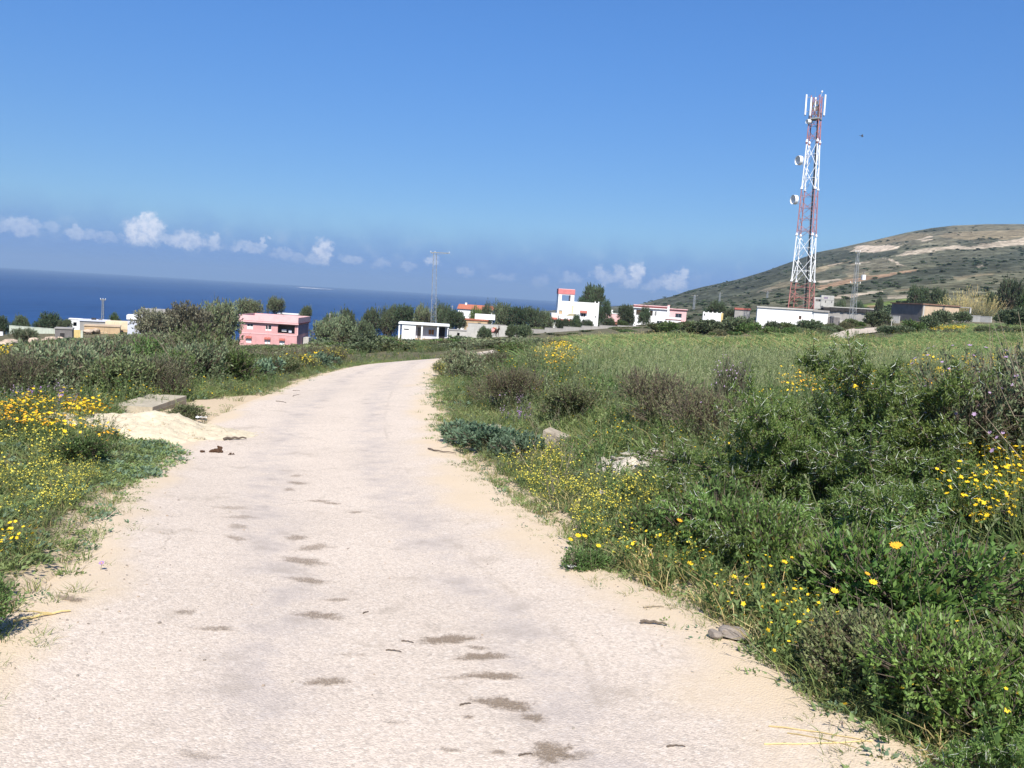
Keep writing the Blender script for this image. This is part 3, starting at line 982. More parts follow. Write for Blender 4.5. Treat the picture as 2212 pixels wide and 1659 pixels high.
for x in (.05, 4.75, 8.05, 10.2):
    BX('pillar', (x, .05, -3), (x + .32, .37, H - .3), WHITE, vh)
BX('recess_shade', (8.5, 1.72, .3), (9.7, 1.78, 2.6), DARK, vh)  # flat dark slab painted for the shade of an opening
BX('roof', (0, -.25, H - .3), (W, D + .2, H), WHITE, vh)
BX('porch_floor', (3.6, .06, -.5), (10.2, 1.8, .02), OCHRE, vh)

# ------------------------------------------------------------------ white villa with a roof tower
v1 = house('tower_villa', 1207.5, 623.5, 250, 10.0, 3.0, 'white villa with a tall tower capped by a coral red parapet', 'villa')
mb = MB()
mb.panel(4.57, 10 - 1.45 + 5, .3, [(.97, 3.5, 11.6, 13.3), (.4, 1.4, 7.8, 8.85)], lambda u_, q, z: (u_, q, z - 5))
mb.panel(4.57, 10 - 1.45 + 5, .3, [(.97, 3.5, 11.6, 13.3)], lambda u_, q, z: (u_, 4.2 + q, z - 5))
mb.box((0, .3, -5), (.3, 4.2, 8.55)).box((4.27, .3, -5), (4.57, 4.2, 8.55))
mb.build('tower', WHITE, v1)
BX('tower_floor', (.3, .3, 6.2), (4.27, 4.2, 6.4), WHITE2, v1)
BX('tower_parapet', (-.12, -.12, 8.55), (4.69, 4.62, 9.9), CORAL, v1)
BX('tower_cap', (-.06, -.06, 9.9), (4.63, 4.56, 10.05), PINKP, v1)
BX('tower_door', (.45, .2, 2.85), (1.35, .26, 3.8), OCHRE, v1)
shell(v1, 7.3, 7.5, 6.55, WHITE, [(2.2, 3.6, 2.3, 3.45), (6.3, 6.6, 2.2, 2.95)], x0=4.62, y0=.4, zb=-5)
window(v1, 6.82, 8.22, 2.3, 3.45, y=.4, pane=DARK, depth=.05, fw=.12)
window(v1, 10.92, 11.22, 2.2, 2.95, y=.4, two=False, depth=.05, fw=.05, pane=DARK)
awning(v1, 6.5, 8.55, 4.15, .7, .6, BRICKR, y=.4)
BX('roof', (4.9, .7, 6.2), (11.6, 7.6, 6.4), WHITE2, v1)
for x, y in ((11.62, .4), (11.62, 7.5), (4.62, 7.5)):
    BX('merlon', (x, y, 6.55), (x + .3, y + .35, 6.95), WHITE, v1)
BX('yellow_wall', (4.0, -.06, 3.3), (4.56, 0, 5.4), CREAM, v1)
shell(v1, 5.2, 2.6, 2.45, WHITE, [(1.1, 1.9, .2, 1.2), (2.6, 3.6, .2, 1.2)], x0=.2, y0=-2.62, zb=-5, name='terrace_wall')
BX('terrace_floor', (.45, -2.3, 2.0), (5.1, -.1, 2.2), CEMENTL, v1)
awning(v1, .6, 5.0, 1.45, .9, .5, BRICKR, y=-2.62)
st_ = MB()
for i in range(8):
    st_.box((2.0 + i * .2, -.8, 2.22), (5.1, -.08 - .02, 2.30 + i * .105) if False else (2.2 + i * .2, -.1, 2.30 + i * .105))
st_.box((3.6, -.8, 2.22), (5.1, -.1, 3.12))
st_.build('stair', KHAKI, v1)
shell(v1, 1.75, 4, 3.0, WHITE, [(.4, 1.2, .3, 1.2)], x0=-1.8, y0=-1.5, zb=-5, name='annex_wall')
window(v1, -1.4, -.6, .3, 1.2, y=-1.5, depth=.06)
BX('annex_roof', (-1.55, -1.25, 2.7), (-.3, 2.2, 2.9), WHITE2, v1)
awning(v1, -1.72, -.1, 1.75, .7, .5, BRICKR, y=-1.5)
window(v1, 1.3, 2.1, .2, 1.2, y=-2.62, depth=.06)
window(v1, 2.8, 3.8, .2, 1.2, y=-2.62, depth=.06)

v3 = house('chimney_house', 1309, 671.5, 258, 4.4, 2, 'small white house with two chimneys between two dark trees')
shell(v3, 4.4, 5, 3.6, PINKP, [(.6, 1.6, 1.2, 2.2)], zb=-5)
window(v3, .6, 1.6, 1.2, 2.2)
r_ = BX('roof', (-.1, -.1, 3.6), (4.5, 5.1, 3.75), WHITE, v3)
BX('chimney', (.5, .8, 3.75), (1.0, 1.3, 4.6), WHITE, r_)
BX('chimney', (1.6, .8, 3.75), (2.2, 1.3, 4.8), WHITE, r_)
awning(v3, -.4, 4.4, 1.1 + .2, 1.0, .6, BRICKR)

# ------------------------------------------------------------------ white villa with a balcony
v2 = house('balcony_villa', 1371, 655.5, 250, 6.2, -7.0, 'white villa with a shaded balcony and a red edged roof', 'villa')
mb = MB()
mb.panel(9.3, 6.2 - 1.2 + 5, .3, [(.6, 5.3, 8.0, 9.5), (5.8, 6.4, 8.0, 9.3), (6.6, 8.2, 5.4, 6.7)], lambda u_, q, z: (u_, q, z - 5))
mb.box((0, .3, -5), (.3, 8, 5)).box((9.0, .3, -5), (9.3, 8, 5)).box((.3, 7.7, -5), (9.0, 8, 5))
mb.build('wall', WHITE, v2)
BX('balcony_wall', (.3, 2.2, 2.6), (9.0, 2.4, 5), TANR, v2)
BX('balcony_floor', (.3, .3, 2.7), (9.0, 2.2, 2.85), CEMENTL, v2)
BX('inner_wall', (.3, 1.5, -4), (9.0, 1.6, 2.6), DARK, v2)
BX('balcony_door', (2.4, 2.1, 2.86), (3.7, 2.18, 4.7), DARK, v2)
BX('pillar', (3.9, .02, 3.0), (4.4, .28, 4.5), WHITE, v2)
window(v2, 5.8, 6.4, 3.0, 4.3, pane=DARK, depth=.06)
window(v2, 6.6, 8.2, .4, 1.7, depth=.06)
BX('roof_slab', (-.4, -.5, 5.0), (9.5, 8.2, 5.22), WHITE, v2)
BX('roof_band', (-.2, -.3, 5.22), (9.35, 8.1, 5.7), MAROON, v2)
BX('roof_edge', (-.25, -.36, 5.7), (9.4, 8.15, 5.95), PINKP, v2)
BX('party_wall', (9.32, -.4, -5), (9.9, 6, 6.0), WHITE, v2)
BX('roof_pier', (9.32, -.41, 6.0), (10.0, .6, 6.35), PINKP, v2)
shell(v2, 4.9, 6.5, 5.0, PINKP, [(1.8, 3.6, 2.9, 4.1)], x0=9.92, y0=.6, zb=-5, name='wing_wall')
window(v2, 11.72, 13.52, 2.9, 4.1, y=.6, depth=.06, frame=PURPLE)
BX('wing_roof', (9.92, .3, 5.0), (15.0, 7.2, 5.2), MAROON, v2)
BX('wing_parapet', (9.92, .2, 5.2), (15.1, 7.3, 5.4), PINKP, v2)
BX('terrace', (9.0, -3.0, -5), (13.2, -.42, 2.2), WHITE, v2)
BX('terrace_band', (8.9, -3.1, 2.2), (13.3, -.42, 2.42), MAROON, v2)
BX('terrace_railing', (9.0, -3.0, 2.42), (13.2, -2.85, 3.0), WHITE, v2)
BX('terrace_opening', (9.8, -3.03, .2), (12.6, -3.0, 1.6), TANR, v2)
v4 = house('walled_annex', 1519, 673.2, 246, 3.2, -11, 'bright white annex with a yellow corner, at the red edged villa\'s end', 'annex')
shell(v4, 5.0, 5, 3.0, WHITE, [(.3, .6, 2.1, 2.7)], zb=-5)
BX('yellow_corner', (5.0, -.03, -5), (5.55, 5, 3.1), YELLOW, v4)
for i in range(5):
    BX('merlon', (.1 + i * 1.2, .02, 3.0), (.4 + i * 1.2, .24, 3.3), WHITE, v4)
BX('roof', (.25, .25, 2.6), (4.75, 4.75, 2.75), WHITE2, v4)

# ------------------------------------------------------------------ white equipment building, in two blocks
H = 3.35
sh = house('white_blockhouse', 1637, 661, 153, H, -14.0, 'long white windowless blockhouse at the foot of the telecom tower', 'building')
shell(sh, 9.9, 5.5, H - .25, WHITE, [(7.0, 7.42, H - 1.85, H - 1.25)], zb=-2.5)
window(sh, 7.0, 7.42, H - 1.85, H - 1.25, two=False, frame=WOOD, pane=DARK, depth=.05, fw=.06)
BX('roof', (-.12, -.2, H - .25), (9.98, 5.7, H), CEMENTL, sh)
sh2 = house('white_annex', 1757, 668.5, 150.6, H - .1, -14.0, 'narrow white annex standing against the blockhouse under its own roof slab', 'annex')
BX('wall', (.12, 0, -2.5), (2.5, 5, H - .45), WHITE2, sh2)
BX('roof', (.0, -.25, H - .45), (2.65, 5.3, H - .15), CEMENT, sh2)
BX('door_frame', (.9, -.04, -.2), (1.9, 0, 2.0), WHITE, sh2)

# ------------------------------------------------------------------ grey buildings on the right
g1 = house('grey_barn', 1780, 661, 172, 2.9, -14, 'long grey block shed with a dark ragged roof edge, behind the white blockhouse', 'shed')
BX('wall', (0, 0, -3), (9.0, 5, 2.2), CEMENT, g1)
BX('wall_foot', (-.04, -.05, -3), (9.04, 0, .35), CEMENTL, g1)
mb = MB()
rng2 = random.Random(4)
for i in range(14):
    mb.box((-.1 + i * .66, -.35 - rng2.random() * .08, 2.2 - rng2.random() * .22), (.55 + i * .66, 5.2, 2.62 + rng2.random() * .12))
mb.build('roof', TAR, g1)
BX('roof_edge', (-.15, -.2, 2.76), (9.2, 5.2, 2.92), CEMENTL, g1)
g2 = house('low_grey_wall', 1787, 683, 158, 1.2, -14, 'low dark grey wall joined to the narrow white annex', 'wall')
BX('block', (0, 0, -1.5), (2.2, .3, 1.1), CEMENTD, g2)
BX('coping', (-.03, -.03, 1.1), (2.25, .33, 1.22), CEMENTL, g2)

c0 = pt(1995.3, 655.5, 168)
g3 = empty('tan_barn', (c0[0], c0[1], c0[2] - 3.05), R(13), 'flat roofed barn with one grey and one stained tan wall and an open lean-to', 'barn')
mb = MB()
mb.box((0, 0, -3), (8.0, .25, 2.85), 0)
mb.build('wall', TANR, g3)
BX('corner_strip', (.01, -.03, -3), (.32, 0, 2.85), CEMENTL, g3)
BX('stain', (4.3, -.012, -.5), (4.75, -.004, 2.8), CEMENTD, g3)
BX('grey_wall', (-.02, .25, -3), (.23, 9.4, 2.85), CEMENTD, g3)  # dark cement, its colour also holding the dimness of this grazed side
BX('back_wall', (.23, 9.15, -3), (8.0, 9.4, 2.85), CEMENT, g3)
BX('back_wall', (7.75, .25, -3), (8.0, 9.15, 2.85), CEMENT, g3)
BX('roof', (-.3, -.25, 2.85), (8.1, 9.6, 3.05), plain('rusty_roof_edge', (.24, .14, .10), .9, .25, 2), g3)
mb = MB()
mb.box((8.1, -.2, 2.72), (10.6, .0, 2.86)).box((8.1, 5.0, 2.72), (10.6, 5.2, 2.86)).box((10.4, 0, 2.72), (10.6, 5.0, 2.86))
mb.build('lean_to_beam', CEMENT, g3)
BX('post', (10.35, -.2, -3), (10.6, .05, 2.72), CEMENTL, g3)
BX('post', (10.35, 4.95, -3), (10.6, 5.2, 2.72), CEMENTL, g3)

g4 = house('unfinished_house', 1759, 641, 380, 3.2, -14, 'unfinished grey house with a dark doorway, on the slope behind the telecom tower')
shell(g4, 2.9, 6, 3.1, CEMENTL, [(.7, 2.7, 1.3, 2.3)], zb=-4)
BX('tall_block', (2.9, -.3, -4), (8.2, 6, 4.1), CEMENTL, g4)
BX('slab', (2.85, -.35, 2.0), (8.3, 6.1, 2.2), CEMENT, g4)
BX('opening', (4.0, -.33, 2.6), (5.6, -.3, 3.4), PURPLE, g4)
BX('opening', (4.6, -.33, .9), (4.9, -.3, 1.8), DARK, g4)
BX('opening', (7.2, -.33, .9), (7.5, -.3, 1.8), DARK, g4)
g5 = house('brick_shed', 1588, 664.5, 200, 1.6, -13, 'low brick red shed roof left of the white blockhouse', 'shed')
BX('wall', (0, 0, -3), (3.4, 4, 1.2), CEMENT, g5)
BX('roof', (-.1, -.2, 1.2), (3.6, 4.2, 1.6), BRICKR, g5)
g6 = house('hill_house', 2190, 601, 720, 5, -8, 'small white house far up the slope at the edge of the photo')
shell(g6, 14, 8, 5, WHITE2, [(2, 4, 2, 3.5), (7, 9, 2, 3.5)], zb=-8)
BX('roof', (-.3, -.3, 5), (14.3, 8.3, 5.5), CEMENTL, g6)

# ------------------------------------------------------------------ walls and houses on the left and in the middle
def wall_run(name, label, pts, d0, d1, Hs, mt, T=.25, cat='wall', part='wall_panel', zb=3.0):
    """a free-standing wall of panels; pts are survey points along its top, one panel between each two"""
    n_ = len(pts) - 1
    P = [pt(px, py, d0 + (d1 - d0) * i / n_) for i, (px, py) in enumerate(pts)]
    o = empty(name, (P[0][0], P[0][1], P[0][2] - Hs), 0, label, cat)
    for i in range(n_):
        a, b_ = P[i] - P[0], P[i + 1] - P[0]
        L = math.hypot(b_[0] - a[0], b_[1] - a[1])
        top = (a[2] + b_[2]) / 2 + Hs
        mb = MB().box((0, 0, -zb), (L - .004, T, top)).box((-.0, -.03, top), (L - .004, T + .03, top + .08))
        mb.build(part, mt, o, loc=(a[0], a[1], 0), rot=(0, 0, math.atan2(b_[1] - a[1], b_[0] - a[0])))
    return o


wall_run('stepped_wall', 'grey garden wall rising in steps below the white villas', [(1100, 716), (1143, 713), (1177, 710.5), (1217, 708), (1257, 705.8), (1295, 704), (1334, 703.8), (1374, 704.5), (1402, 706.5)], 218, 226, 2.0, CEMENT, zb=4)
p0 = pt(1008.5, 697.5, 176)
lw = empty('concrete_wall', (p0[0], p0[1], p0[2] - 2.6), R(4), 'tall pale concrete wall with a sloping end, behind the donkey', 'wall')
prof = [(0, -3), (0, 1.7), (.25, 1.75), (.25, 2.55), (7.9, 2.55), (11.2, 1.55), (12.2, 1.5), (12.2, -3)]
mb = MB()
n_ = len(prof)
mb.quadlist([(x, 0, z) for x, z in prof] + [(x, .35, z) for x, z in prof], [tuple(range(n_)), tuple(range(2 * n_ - 1, n_ - 1, -1))] + [(i, n_ + i, n_ + (i + 1) % n_, (i + 1) % n_) for i in range(n_)])
mb.build('wall_panel', CEMENTL, lw)
BX('coping', (.25, -.04, 2.55), (7.9, .39, 2.63), CEMENT, lw)
wall_run('white_wall', 'white boundary wall in front of the grey barn and before the tan barn', [(1883, 680), (1905, 680), (1925, 681.5), (1943, 684)], 164, 160, 1.2, CEMENTL, zb=2)
wall_run('white_wall', 'white boundary wall running on past the tan barn\'s lean-to', [(2062, 680), (2090, 681), (2118, 683), (2142, 685)], 163, 158, 1.2, CEMENTL, zb=2)
wall_run('garden_wall', 'pale greenish garden wall far below the sea, in two lengths', [(20, 704), (42, 705), (62, 707), (78, 708), (98, 709.5), (120, 711)], 172, 168, 1.4, GREENW, zb=3)
wall_run('low_wall', 'short white wall at the very edge below the dark trees', [(-14, 716), (6, 718)], 160, 160, 1.0, WHITE2, zb=2)

h1 = house('grey_hut', 118.5, 709, 150, 2.3, 22, 'flat grey cement hut beside a low yellow wall', 'hut')
BX('wall', (0, 0, -2), (2.7, 3, 2.2), CEMENTD, h1)
BX('roof', (-.1, -.12, 2.2), (2.8, 3.1, 2.38), CEMENT, h1)
BX('door', (.8, -.03, -.5), (1.5, 0, 1.5), TAR, h1)
h2 = house('yellow_wall', 156, 711, 158, 1.2, 22, 'low yellow painted wall between the grey hut and the ochre house', 'wall')
BX('wall_panel', (0, 0, -2), (1.35, .3, 1.1), YELLOW, h2)
BX('end_pillar', (1.37, -.05, -2), (1.75, .35, 1.0), GREENW, h2)
h3 = house('white_hut', 149, 688, 200, 2.5, 24, 'small bright white hut against the sea, leftmost of the cluster', 'hut')
shell(h3, 2.6, 3, 2.3, WHITE, [(.9, 1.6, .8, 1.7)], zb=-2)
BX('roof', (-.1, -.1, 2.3), (2.7, 3.1, 2.5), WHITE2, h3)
h4 = house('grey_house', 172, 688, 188, 3.2, 22, 'flat grey house with roof clutter, behind the ochre house')
shell(h4, 5.7, 5, 2.7, CEMENT, [(1.0, 2.0, .9, 2.0), (3.6, 4.5, .9, 2.0)], zb=-3)
r_ = BX('roof', (-.15, -.2, 2.7), (5.85, 5.2, 2.95), LILAC, h4)
BX('water_tank', (2.2, 1.5, 2.95), (3.1, 2.4, 3.35), TAR, r_)
BX('water_tank', (3.6, 1.5, 2.95), (4.3, 2.2, 3.2), CEMENTD, r_)
window(h4, 1.0, 2.0, .9, 2.0)
window(h4, 3.6, 4.5, .9, 2.0)
h5 = house('ochre_house', 182, 700.5, 168, 2.6, 22, 'ochre house front with a blind arch, left of the cream block')
shell(h5, 6.3, 4, 2.3, OCHRE, [(2.6, 4.0, -.6, .6)], zb=-3)
BX('roof', (-.1, -.15, 2.3), (6.4, 4.1, 2.5), TANR, h5)
mb = MB()
for i in range(9):
    a = math.pi * i / 8
    a2 = math.pi * (i + 1) / 8
    if i < 8:
        mb.box((3.3 - .9 * math.cos(a) - .08, -.06, .5 + .7 * math.sin(a)), (3.3 - .9 * math.cos(a2) + .02 if False else 3.3 - .9 * math.cos(a) + .12, 0, .62 + .7 * math.sin(a)))
mb.build('arch', CREAM, h5)
h6 = house('cream_block', 228, 692.5, 174, 3.2, 20, 'cream flat topped block between the ochre house and the bluish white house')
shell(h6, 4.3, 4, 1.55, OCHRE, [(1.2, 2.0, -.2, .9)], zb=-3)
BX('upper_wall', (-.04, -.05, 1.55), (4.3, 4.05, 3.1), CREAM, h6)
h7 = house('white_house', 276, 680.5, 165, 3.4, 20, 'bluish white house with a bright parapet, half hidden by the brown tamarisk')
shell(h7, 7.5, 4, 2.6, LILAC, [(2.3, 3.2, .8, 1.9), (5, 5.9, .8, 1.9)], zb=-3)  # bluish wall colour carries the shade of this front
window(h7, 2.3, 3.2, .8, 1.9)
window(h7, 5, 5.9, .8, 1.9)
BX('parapet', (-.2, -.25, 2.6), (7.7, 4.2, 3.4), WHITE, h7)
h8 = house('grey_house', 308, 667.5, 190, 4.0, 18, 'higher greyish tan house roof above the bluish white house')
shell(h8, 8.5, 6, 3.0, TANR, [(2, 3, 1, 2.2), (5, 6, 1, 2.2)], zb=-4)
BX('roof_slab', (-.2, -.3, 3.0), (8.7, 6.2, 3.15), MAROON, h8)
BX('parapet', (-.15, -.25, 3.15), (8.65, 6.15, 4.0), CEMENT, h8)
window(h8, 2, 3, 1, 2.2)
window(h8, 5, 6, 1, 2.2)

h9 = house('red_roof_house', 990, 656.5, 262, 4.6, -3, 'white house with a red tiled roof among the dark trees')
shell(h9, 10.4, 6, 3.2, WHITE, [(.6, 1.6, 1.0, 2.2), (5, 6, 1.0, 2.2)], zb=-5)
window(h9, .6, 1.6, 1.0, 2.2)
window(h9, 5, 6, 1.0, 2.2)
mb = MB()
mb.quadlist([(-.3, -.4, 3.2), (10.7, -.4, 3.2), (10.7, 6.4, 3.2), (-.3, 6.4, 3.2), (-.1, 2.6, 4.6), (10.5, 2.6, 4.6)], [(0, 1, 5, 4), (2, 3, 4, 5), (1, 2, 5), (3, 0, 4), (0, 3, 2, 1)])
r_ = mb.build('roof', TILE, h9)
BX('chimney', (1.8, 2.2, 4.3), (2.4, 2.9, 5.1), WHITE2, r_)
h10 = house('orange_house', 1004, 687, 235, 1.9, -2, 'low orange house with a white parapet, below the red tiled roof')
shell(h10, 6.2, 4, 1.4, OCHRE, [(3.6, 4.4, -.2, .9)], zb=-3)
BX('roof', (-.2, -.2, 1.4), (6.4, 4.2, 1.75), TILE, h10)
BX('white_upper_wall', (2.5, 2.5, 1.75), (8.0, 4.0, 3.2), WHITE, h10)
h11 = house('concrete_cistern', 970, 711, 168, 1.4, 8, 'low grey cistern with a dark opening, between the porch house and the tall wall', 'cistern')
shell(h11, 3.4, 2.5, 1.2, CEMENTL, [(1.6, 2.1, .2, .8)], zb=-2)
BX('slab', (-.1, -.1, 1.2), (3.5, 2.6, 1.35), CEMENT, h11)

# ------------------------------------------------------------------ telecom tower
TB = pt(1731, 664, 172)
TB[2] -= 3.0
TRZ = R(-32)
tw = empty('telecom_tower', TB, TRZ, 'tall red and white lattice telecom tower carrying dishes and panel antennas', 'tower')
tw.rotation_euler = (0, R(-1.1), TRZ)


def tl(x, y):
    """tower coordinates of an offset given along the world's axes"""
    c_, s_ = math.cos(-TRZ), math.sin(-TRZ)
    return x * c_ - y * s_, x * s_ + y * c_


SECT = [(0, 7.9, 4.15, 3.55, TRED), (7.9, 16.8, 3.55, 3.00, TWHITE), (16.8, 25.7, 3.00, 2.52, TRED), (25.7, 34.7, 2.52, 2.00, TWHITE), (34.7, 43.6, 2.00, 1.62, TRED)]
for si, (za, zb_, wa, wb, mt) in enumerate(SECT):
    ca = [(sx * wa / 2, sy * wa / 2, za) for sx, sy in ((-1, -1), (1, -1), (1, 1), (-1, 1))]
    cb = [(sx * wb / 2, sy * wb / 2, zb_) for sx, sy in ((-1, -1), (1, -1), (1, 1), (-1, 1))]
    mb = MB()
    for p in cb if si < 4 else ca:
        mb.lathe([(.14, -.02), (.27, .10), (.27, .16), (.11, .60)] if si < 4 else [(.14, -.3), (.2, -.1), (.2, .0), (.1, .2)], 10, org=p)
    sec = mb.build('tower_section', TWHITE if si in (0, 2) else mt, tw)
    for i in range(4):
        MB().tube(ca[i], cb[i], .105 if mt is TWHITE else .095, n=8).build('leg', mt, sec)
    nb_ = 2 if mt is TWHITE else 4
    lerp = lambda i, f: tuple(ca[i][k] + (cb[i][k] - ca[i][k]) * f for k in range(3))
    for lv in range(nb_):
        f0, f1 = lv / nb_, (lv + 1) / nb_
        fm = (f0 + f1) / 2
        for i in range(4):
            j = (i + 1) % 4
            r_ = .055 if mt is TWHITE else .040
            MB().tube(lerp(i, f0), lerp(j, f1), r_, n=5).build('brace', mt, sec)
            if mt is TWHITE or lv % 2 == 0:
                MB().tube(lerp(j, f0), lerp(i, f1), r_, n=5).build('brace', mt, sec)
            MB().tube(lerp(i, fm), lerp(j, fm), .035, n=5).build('crossbar', mt, sec)
# cable ladder up the inside
mb = MB()
for x in (.0, .25):
    mb.tube((.30 + x, .45, 0), (.25 + x * .7, .35, 43), .03, n=4)
for i in range(104):
    mb.box((.30, .42, .4 + i * .405), (.52, .45, .44 + i * .405))
mb.build('ladder', STEEL, tw)
mb = MB()
for k, x in enumerate((.62, .70, .78, .86)):
    mb.tube((x, .3, 0), (.36 + .07 * k, .28, 42), .05, n=5)
mb.build('cable_run', BLACKC, tw)
# platform, head frame, antennas
mb = MB()
mb.box((-1.0, -1.0, 39.2), (1.0, 1.0, 39.28)).box((-1.05, -1.05, 39.1), (1.05, -.98, 39.34)).box((-1.05, .98, 39.1), (1.05, 1.05, 39.34))
mb.box((-1.05, -.98, 39.1), (-.98, .98, 39.34)).box((.98, -.98, 39.1), (1.05, .98, 39.34))
mb.build('platform', STEEL, tw)
mb = MB()
for i in range(4):
    a = R(45 + 90 * i)
    mb.tube((1.4 * math.cos(a), 1.4 * math.sin(a), 39.3), (1.4 * math.cos(a), 1.4 * math.sin(a), 40.4), .03, n=5)
for z in (39.9, 40.4):
    for i in range(4):
        a, a2 = R(45 + 90 * i), R(135 + 90 * i)
        mb.tube((1.4 * math.cos(a), 1.4 * math.sin(a), z), (1.4 * math.cos(a2), 1.4 * math.sin(a2), z), .025, n=4)
mb.build('railing', STEEL, tw)
for (wx, wy, z0, z1) in ((-1.95, .1, 40.0, 43.8), (-1.25, -.7, 39.7, 43.1), (1.62, -.1, 40.0, 43.9), (.3, 1.5, 40.0, 43.7)):
    x, y = tl(wx, wy)
    an = MB().box((x - .14, y - .1, z0), (x + .14, y + .1, z1), 0, -TRZ).build('panel_antenna', TWHITE, tw)
    MB().box((x - .10, y - .07, z0 - .22), (x + .10, y + .07, z0 - .01)).build('connector', CEMENTD, an)
    k = .8 / math.hypot(x, y)
    mb = MB()
    for z in (z0 + .6, z1 - .5):
        mb.tube((x * .9, y * .9, z), (x * k, y * k, z), .045, n=5)
    mb.build('bracket', STEEL, an)
x, y = tl(.95, 0)
MB().tube((x * .8, y * .8, 43.5), (x, y, 44.2), .03, n=5).lathe([(.01, 44.2), (.16, 44.28), (.18, 44.45), (.12, 44.6), (.01, 44.64)], 12, org=(x, y, 0)).build('beacon_lamp', TWHITE, tw)
MB().tube((-.4, .4, 43.6), (-.4, .4, 45.4), .018, .008, n=5).build('lightning_rod', STEEL, tw)
for (x, y, z) in ((-.4, -.75, 42.0), (.35, -.75, 42.1), (-.35, -.75, 41.0), (.3, -.7, 40.9), (.0, .7, 41.6)):
    MB().box((x - .18, y - .12, z - .3), (x + .18, y + .12, z + .3)).build('radio_unit', CEMENTD, tw)


def dish(z, wx, wy, r_):
    x, y = tl(wx, wy)
    d_ = empty('microwave_dish', (0, 0, 0))
    d_.parent = tw
    d_.location, d_.rotation_euler = (x, y, z), (0, 0, R(-73) - TRZ)
    # drum opens along -Y of the dish
    MB().lathe([(r_ * .35, .42), (r_ * .98, .30), (r_, .25), (r_, -.42), (r_ * .97, -.42), (r_ * .97, .2), (r_ * .6, .3), (.01, .36)], 28, axis='Y').build('drum', TWHITE, d_, smooth_=False)
    MB().lathe([(r_ * .96, -.28), (r_ * .7, -.10), (r_ * .35, .05), (.01, .12)], 28, axis='Y').build('reflector', WHITE2, d_, smooth_=True)
    mb = MB().tube((0, .36, 0), (0, .8, 0), .10, n=8).tube((0, .8, -.9), (0, .8, .9), .05, n=6)
    lx = (r_ > .6) * .9 + .5
    for zz in ((-.7, .7) if r_ > .6 else (0,)):
        mb.tube((0, .8, zz), (.15, .8 + lx, zz), .04, n=5)
    mb.build('mount', STEEL, d_)


dish(31.2, -2.6, -.5, .90)
dish(23.7, -2.95, -.5, .90)
dish(38.6, -1.35, -.5, .42)


# ------------------------------------------------------------------ lattice electricity pylons
def pylon(name, base_p, Hh, w0, w1, label, arms, mt=STEEL, lean=0.0, r_=.032, group=None, nseg=14):
    o = empty(name, base_p, R(20), label, 'pylon', group)
    o.rotation_euler = (0, lean, R(12))
    cor = [(-1, -1), (1, -1), (1, 1), (-1, 1)]
    P = lambda i, f: (cor[i][0] * (w0 + (w1 - w0) * f) / 2, cor[i][1] * (w0 + (w1 - w0) * f) / 2, f * Hh)
    for i in range(4):
        MB().tube(P(i, 0), P(i, 1), r_, n=5).build('leg', mt, o)
    mb = MB()
    for k in range(nseg):
        f0, f1 = k / nseg, (k + 1) / nseg
        for i in range(4):
            j = (i + 1) % 4
            a, b_ = (i, j) if k % 2 else (j, i)
            mb.tube(P(a, f0), P(b_, f1), r_ * .55, n=4)
            mb.tube(P(i, f1), P(j, f1), r_ * .45, n=4)
    mb.build('lattice', mt, o)
    for z, l, r2 in arms:
        ar = MB().box((-l, -.07, z - .06), (r2, .07, z + .06)).tube((-l, 0, z), (0, 0, z - .5), .025, n=4).tube((r2, 0, z), (0, 0, z - .5), .025, n=4).build('crossarm', RUSTG, o)
        for x in (-l + .08, 0, r2 - .08):
            MB().lathe([(.03, .06), (.09, .10), (.05, .18), (.09, .22), (.05, .30), (.02, .36)], 8, org=(x, 0, z)).build('insulator', WHITE2, ar)
    return o


b0 = pt(937, 697, 192)
b0[2] -= 3.2
pylon('lattice_pylon', b0, 18.6, 1.2, .66, 'tall slim lattice pylon against the sea, behind the porch house', [(18.5, 1.0, 3.2)], lean=R(-1.6), nseg=20)
b0 = site(1840, 150)
b0[2] = pt(1838, 701, 150)[2] - .2
py2 = pylon('lattice_pylon', b0, 12.6, .85, .30, 'shorter lattice pylon with a white box, right of the telecom tower', [(12.5, .5, .5), (7.2, 1.0, 1.0), (10.4, .35, .6)], lean=R(-1.0), r_=.042, nseg=18)
mb = MB().box((1.15, -.2, 7.9), (1.75, .2, 8.75))
tb = mb.build('transformer', TWHITE, py2)
MB().tube((.2, 0, 8.3), (1.15, 0, 8.3), .05, n=5).tube((1.45, 0, 8.75), (1.45, 0, 9.4), .07, n=6).build('transformer_arm', CEMENTD, tb)
b0 = pt(222, 686, 200)
pylon('lattice_pylon', b0 - np.array([0, 0, 2]), 6.2, .5, .3, 'distant pale pylon standing against the sea over the grey flat house', [(6.1, .6, .6)], r_=.05, nseg=8)
for px, y0, y1, d, lb in ((1498, 673, 637, 520, 'hillside pylon nearest the red edged villa'), (1554, 653, 632, 700, 'small hillside pylon between the villa and the blockhouse'), (1656, 656, 630, 620, 'small hillside pylon left of the telecom tower')):
    a, c_ = pt(px, y0, d), pt(px, y1, d)
    pylon('lattice_pylon', a - np.array([0, 0, 4]), c_[2] - a[2] + 4, 1.0, .7, lb, [(c_[2] - a[2] + 3.6, 2.0, 2.0)], r_=.12, nseg=8)
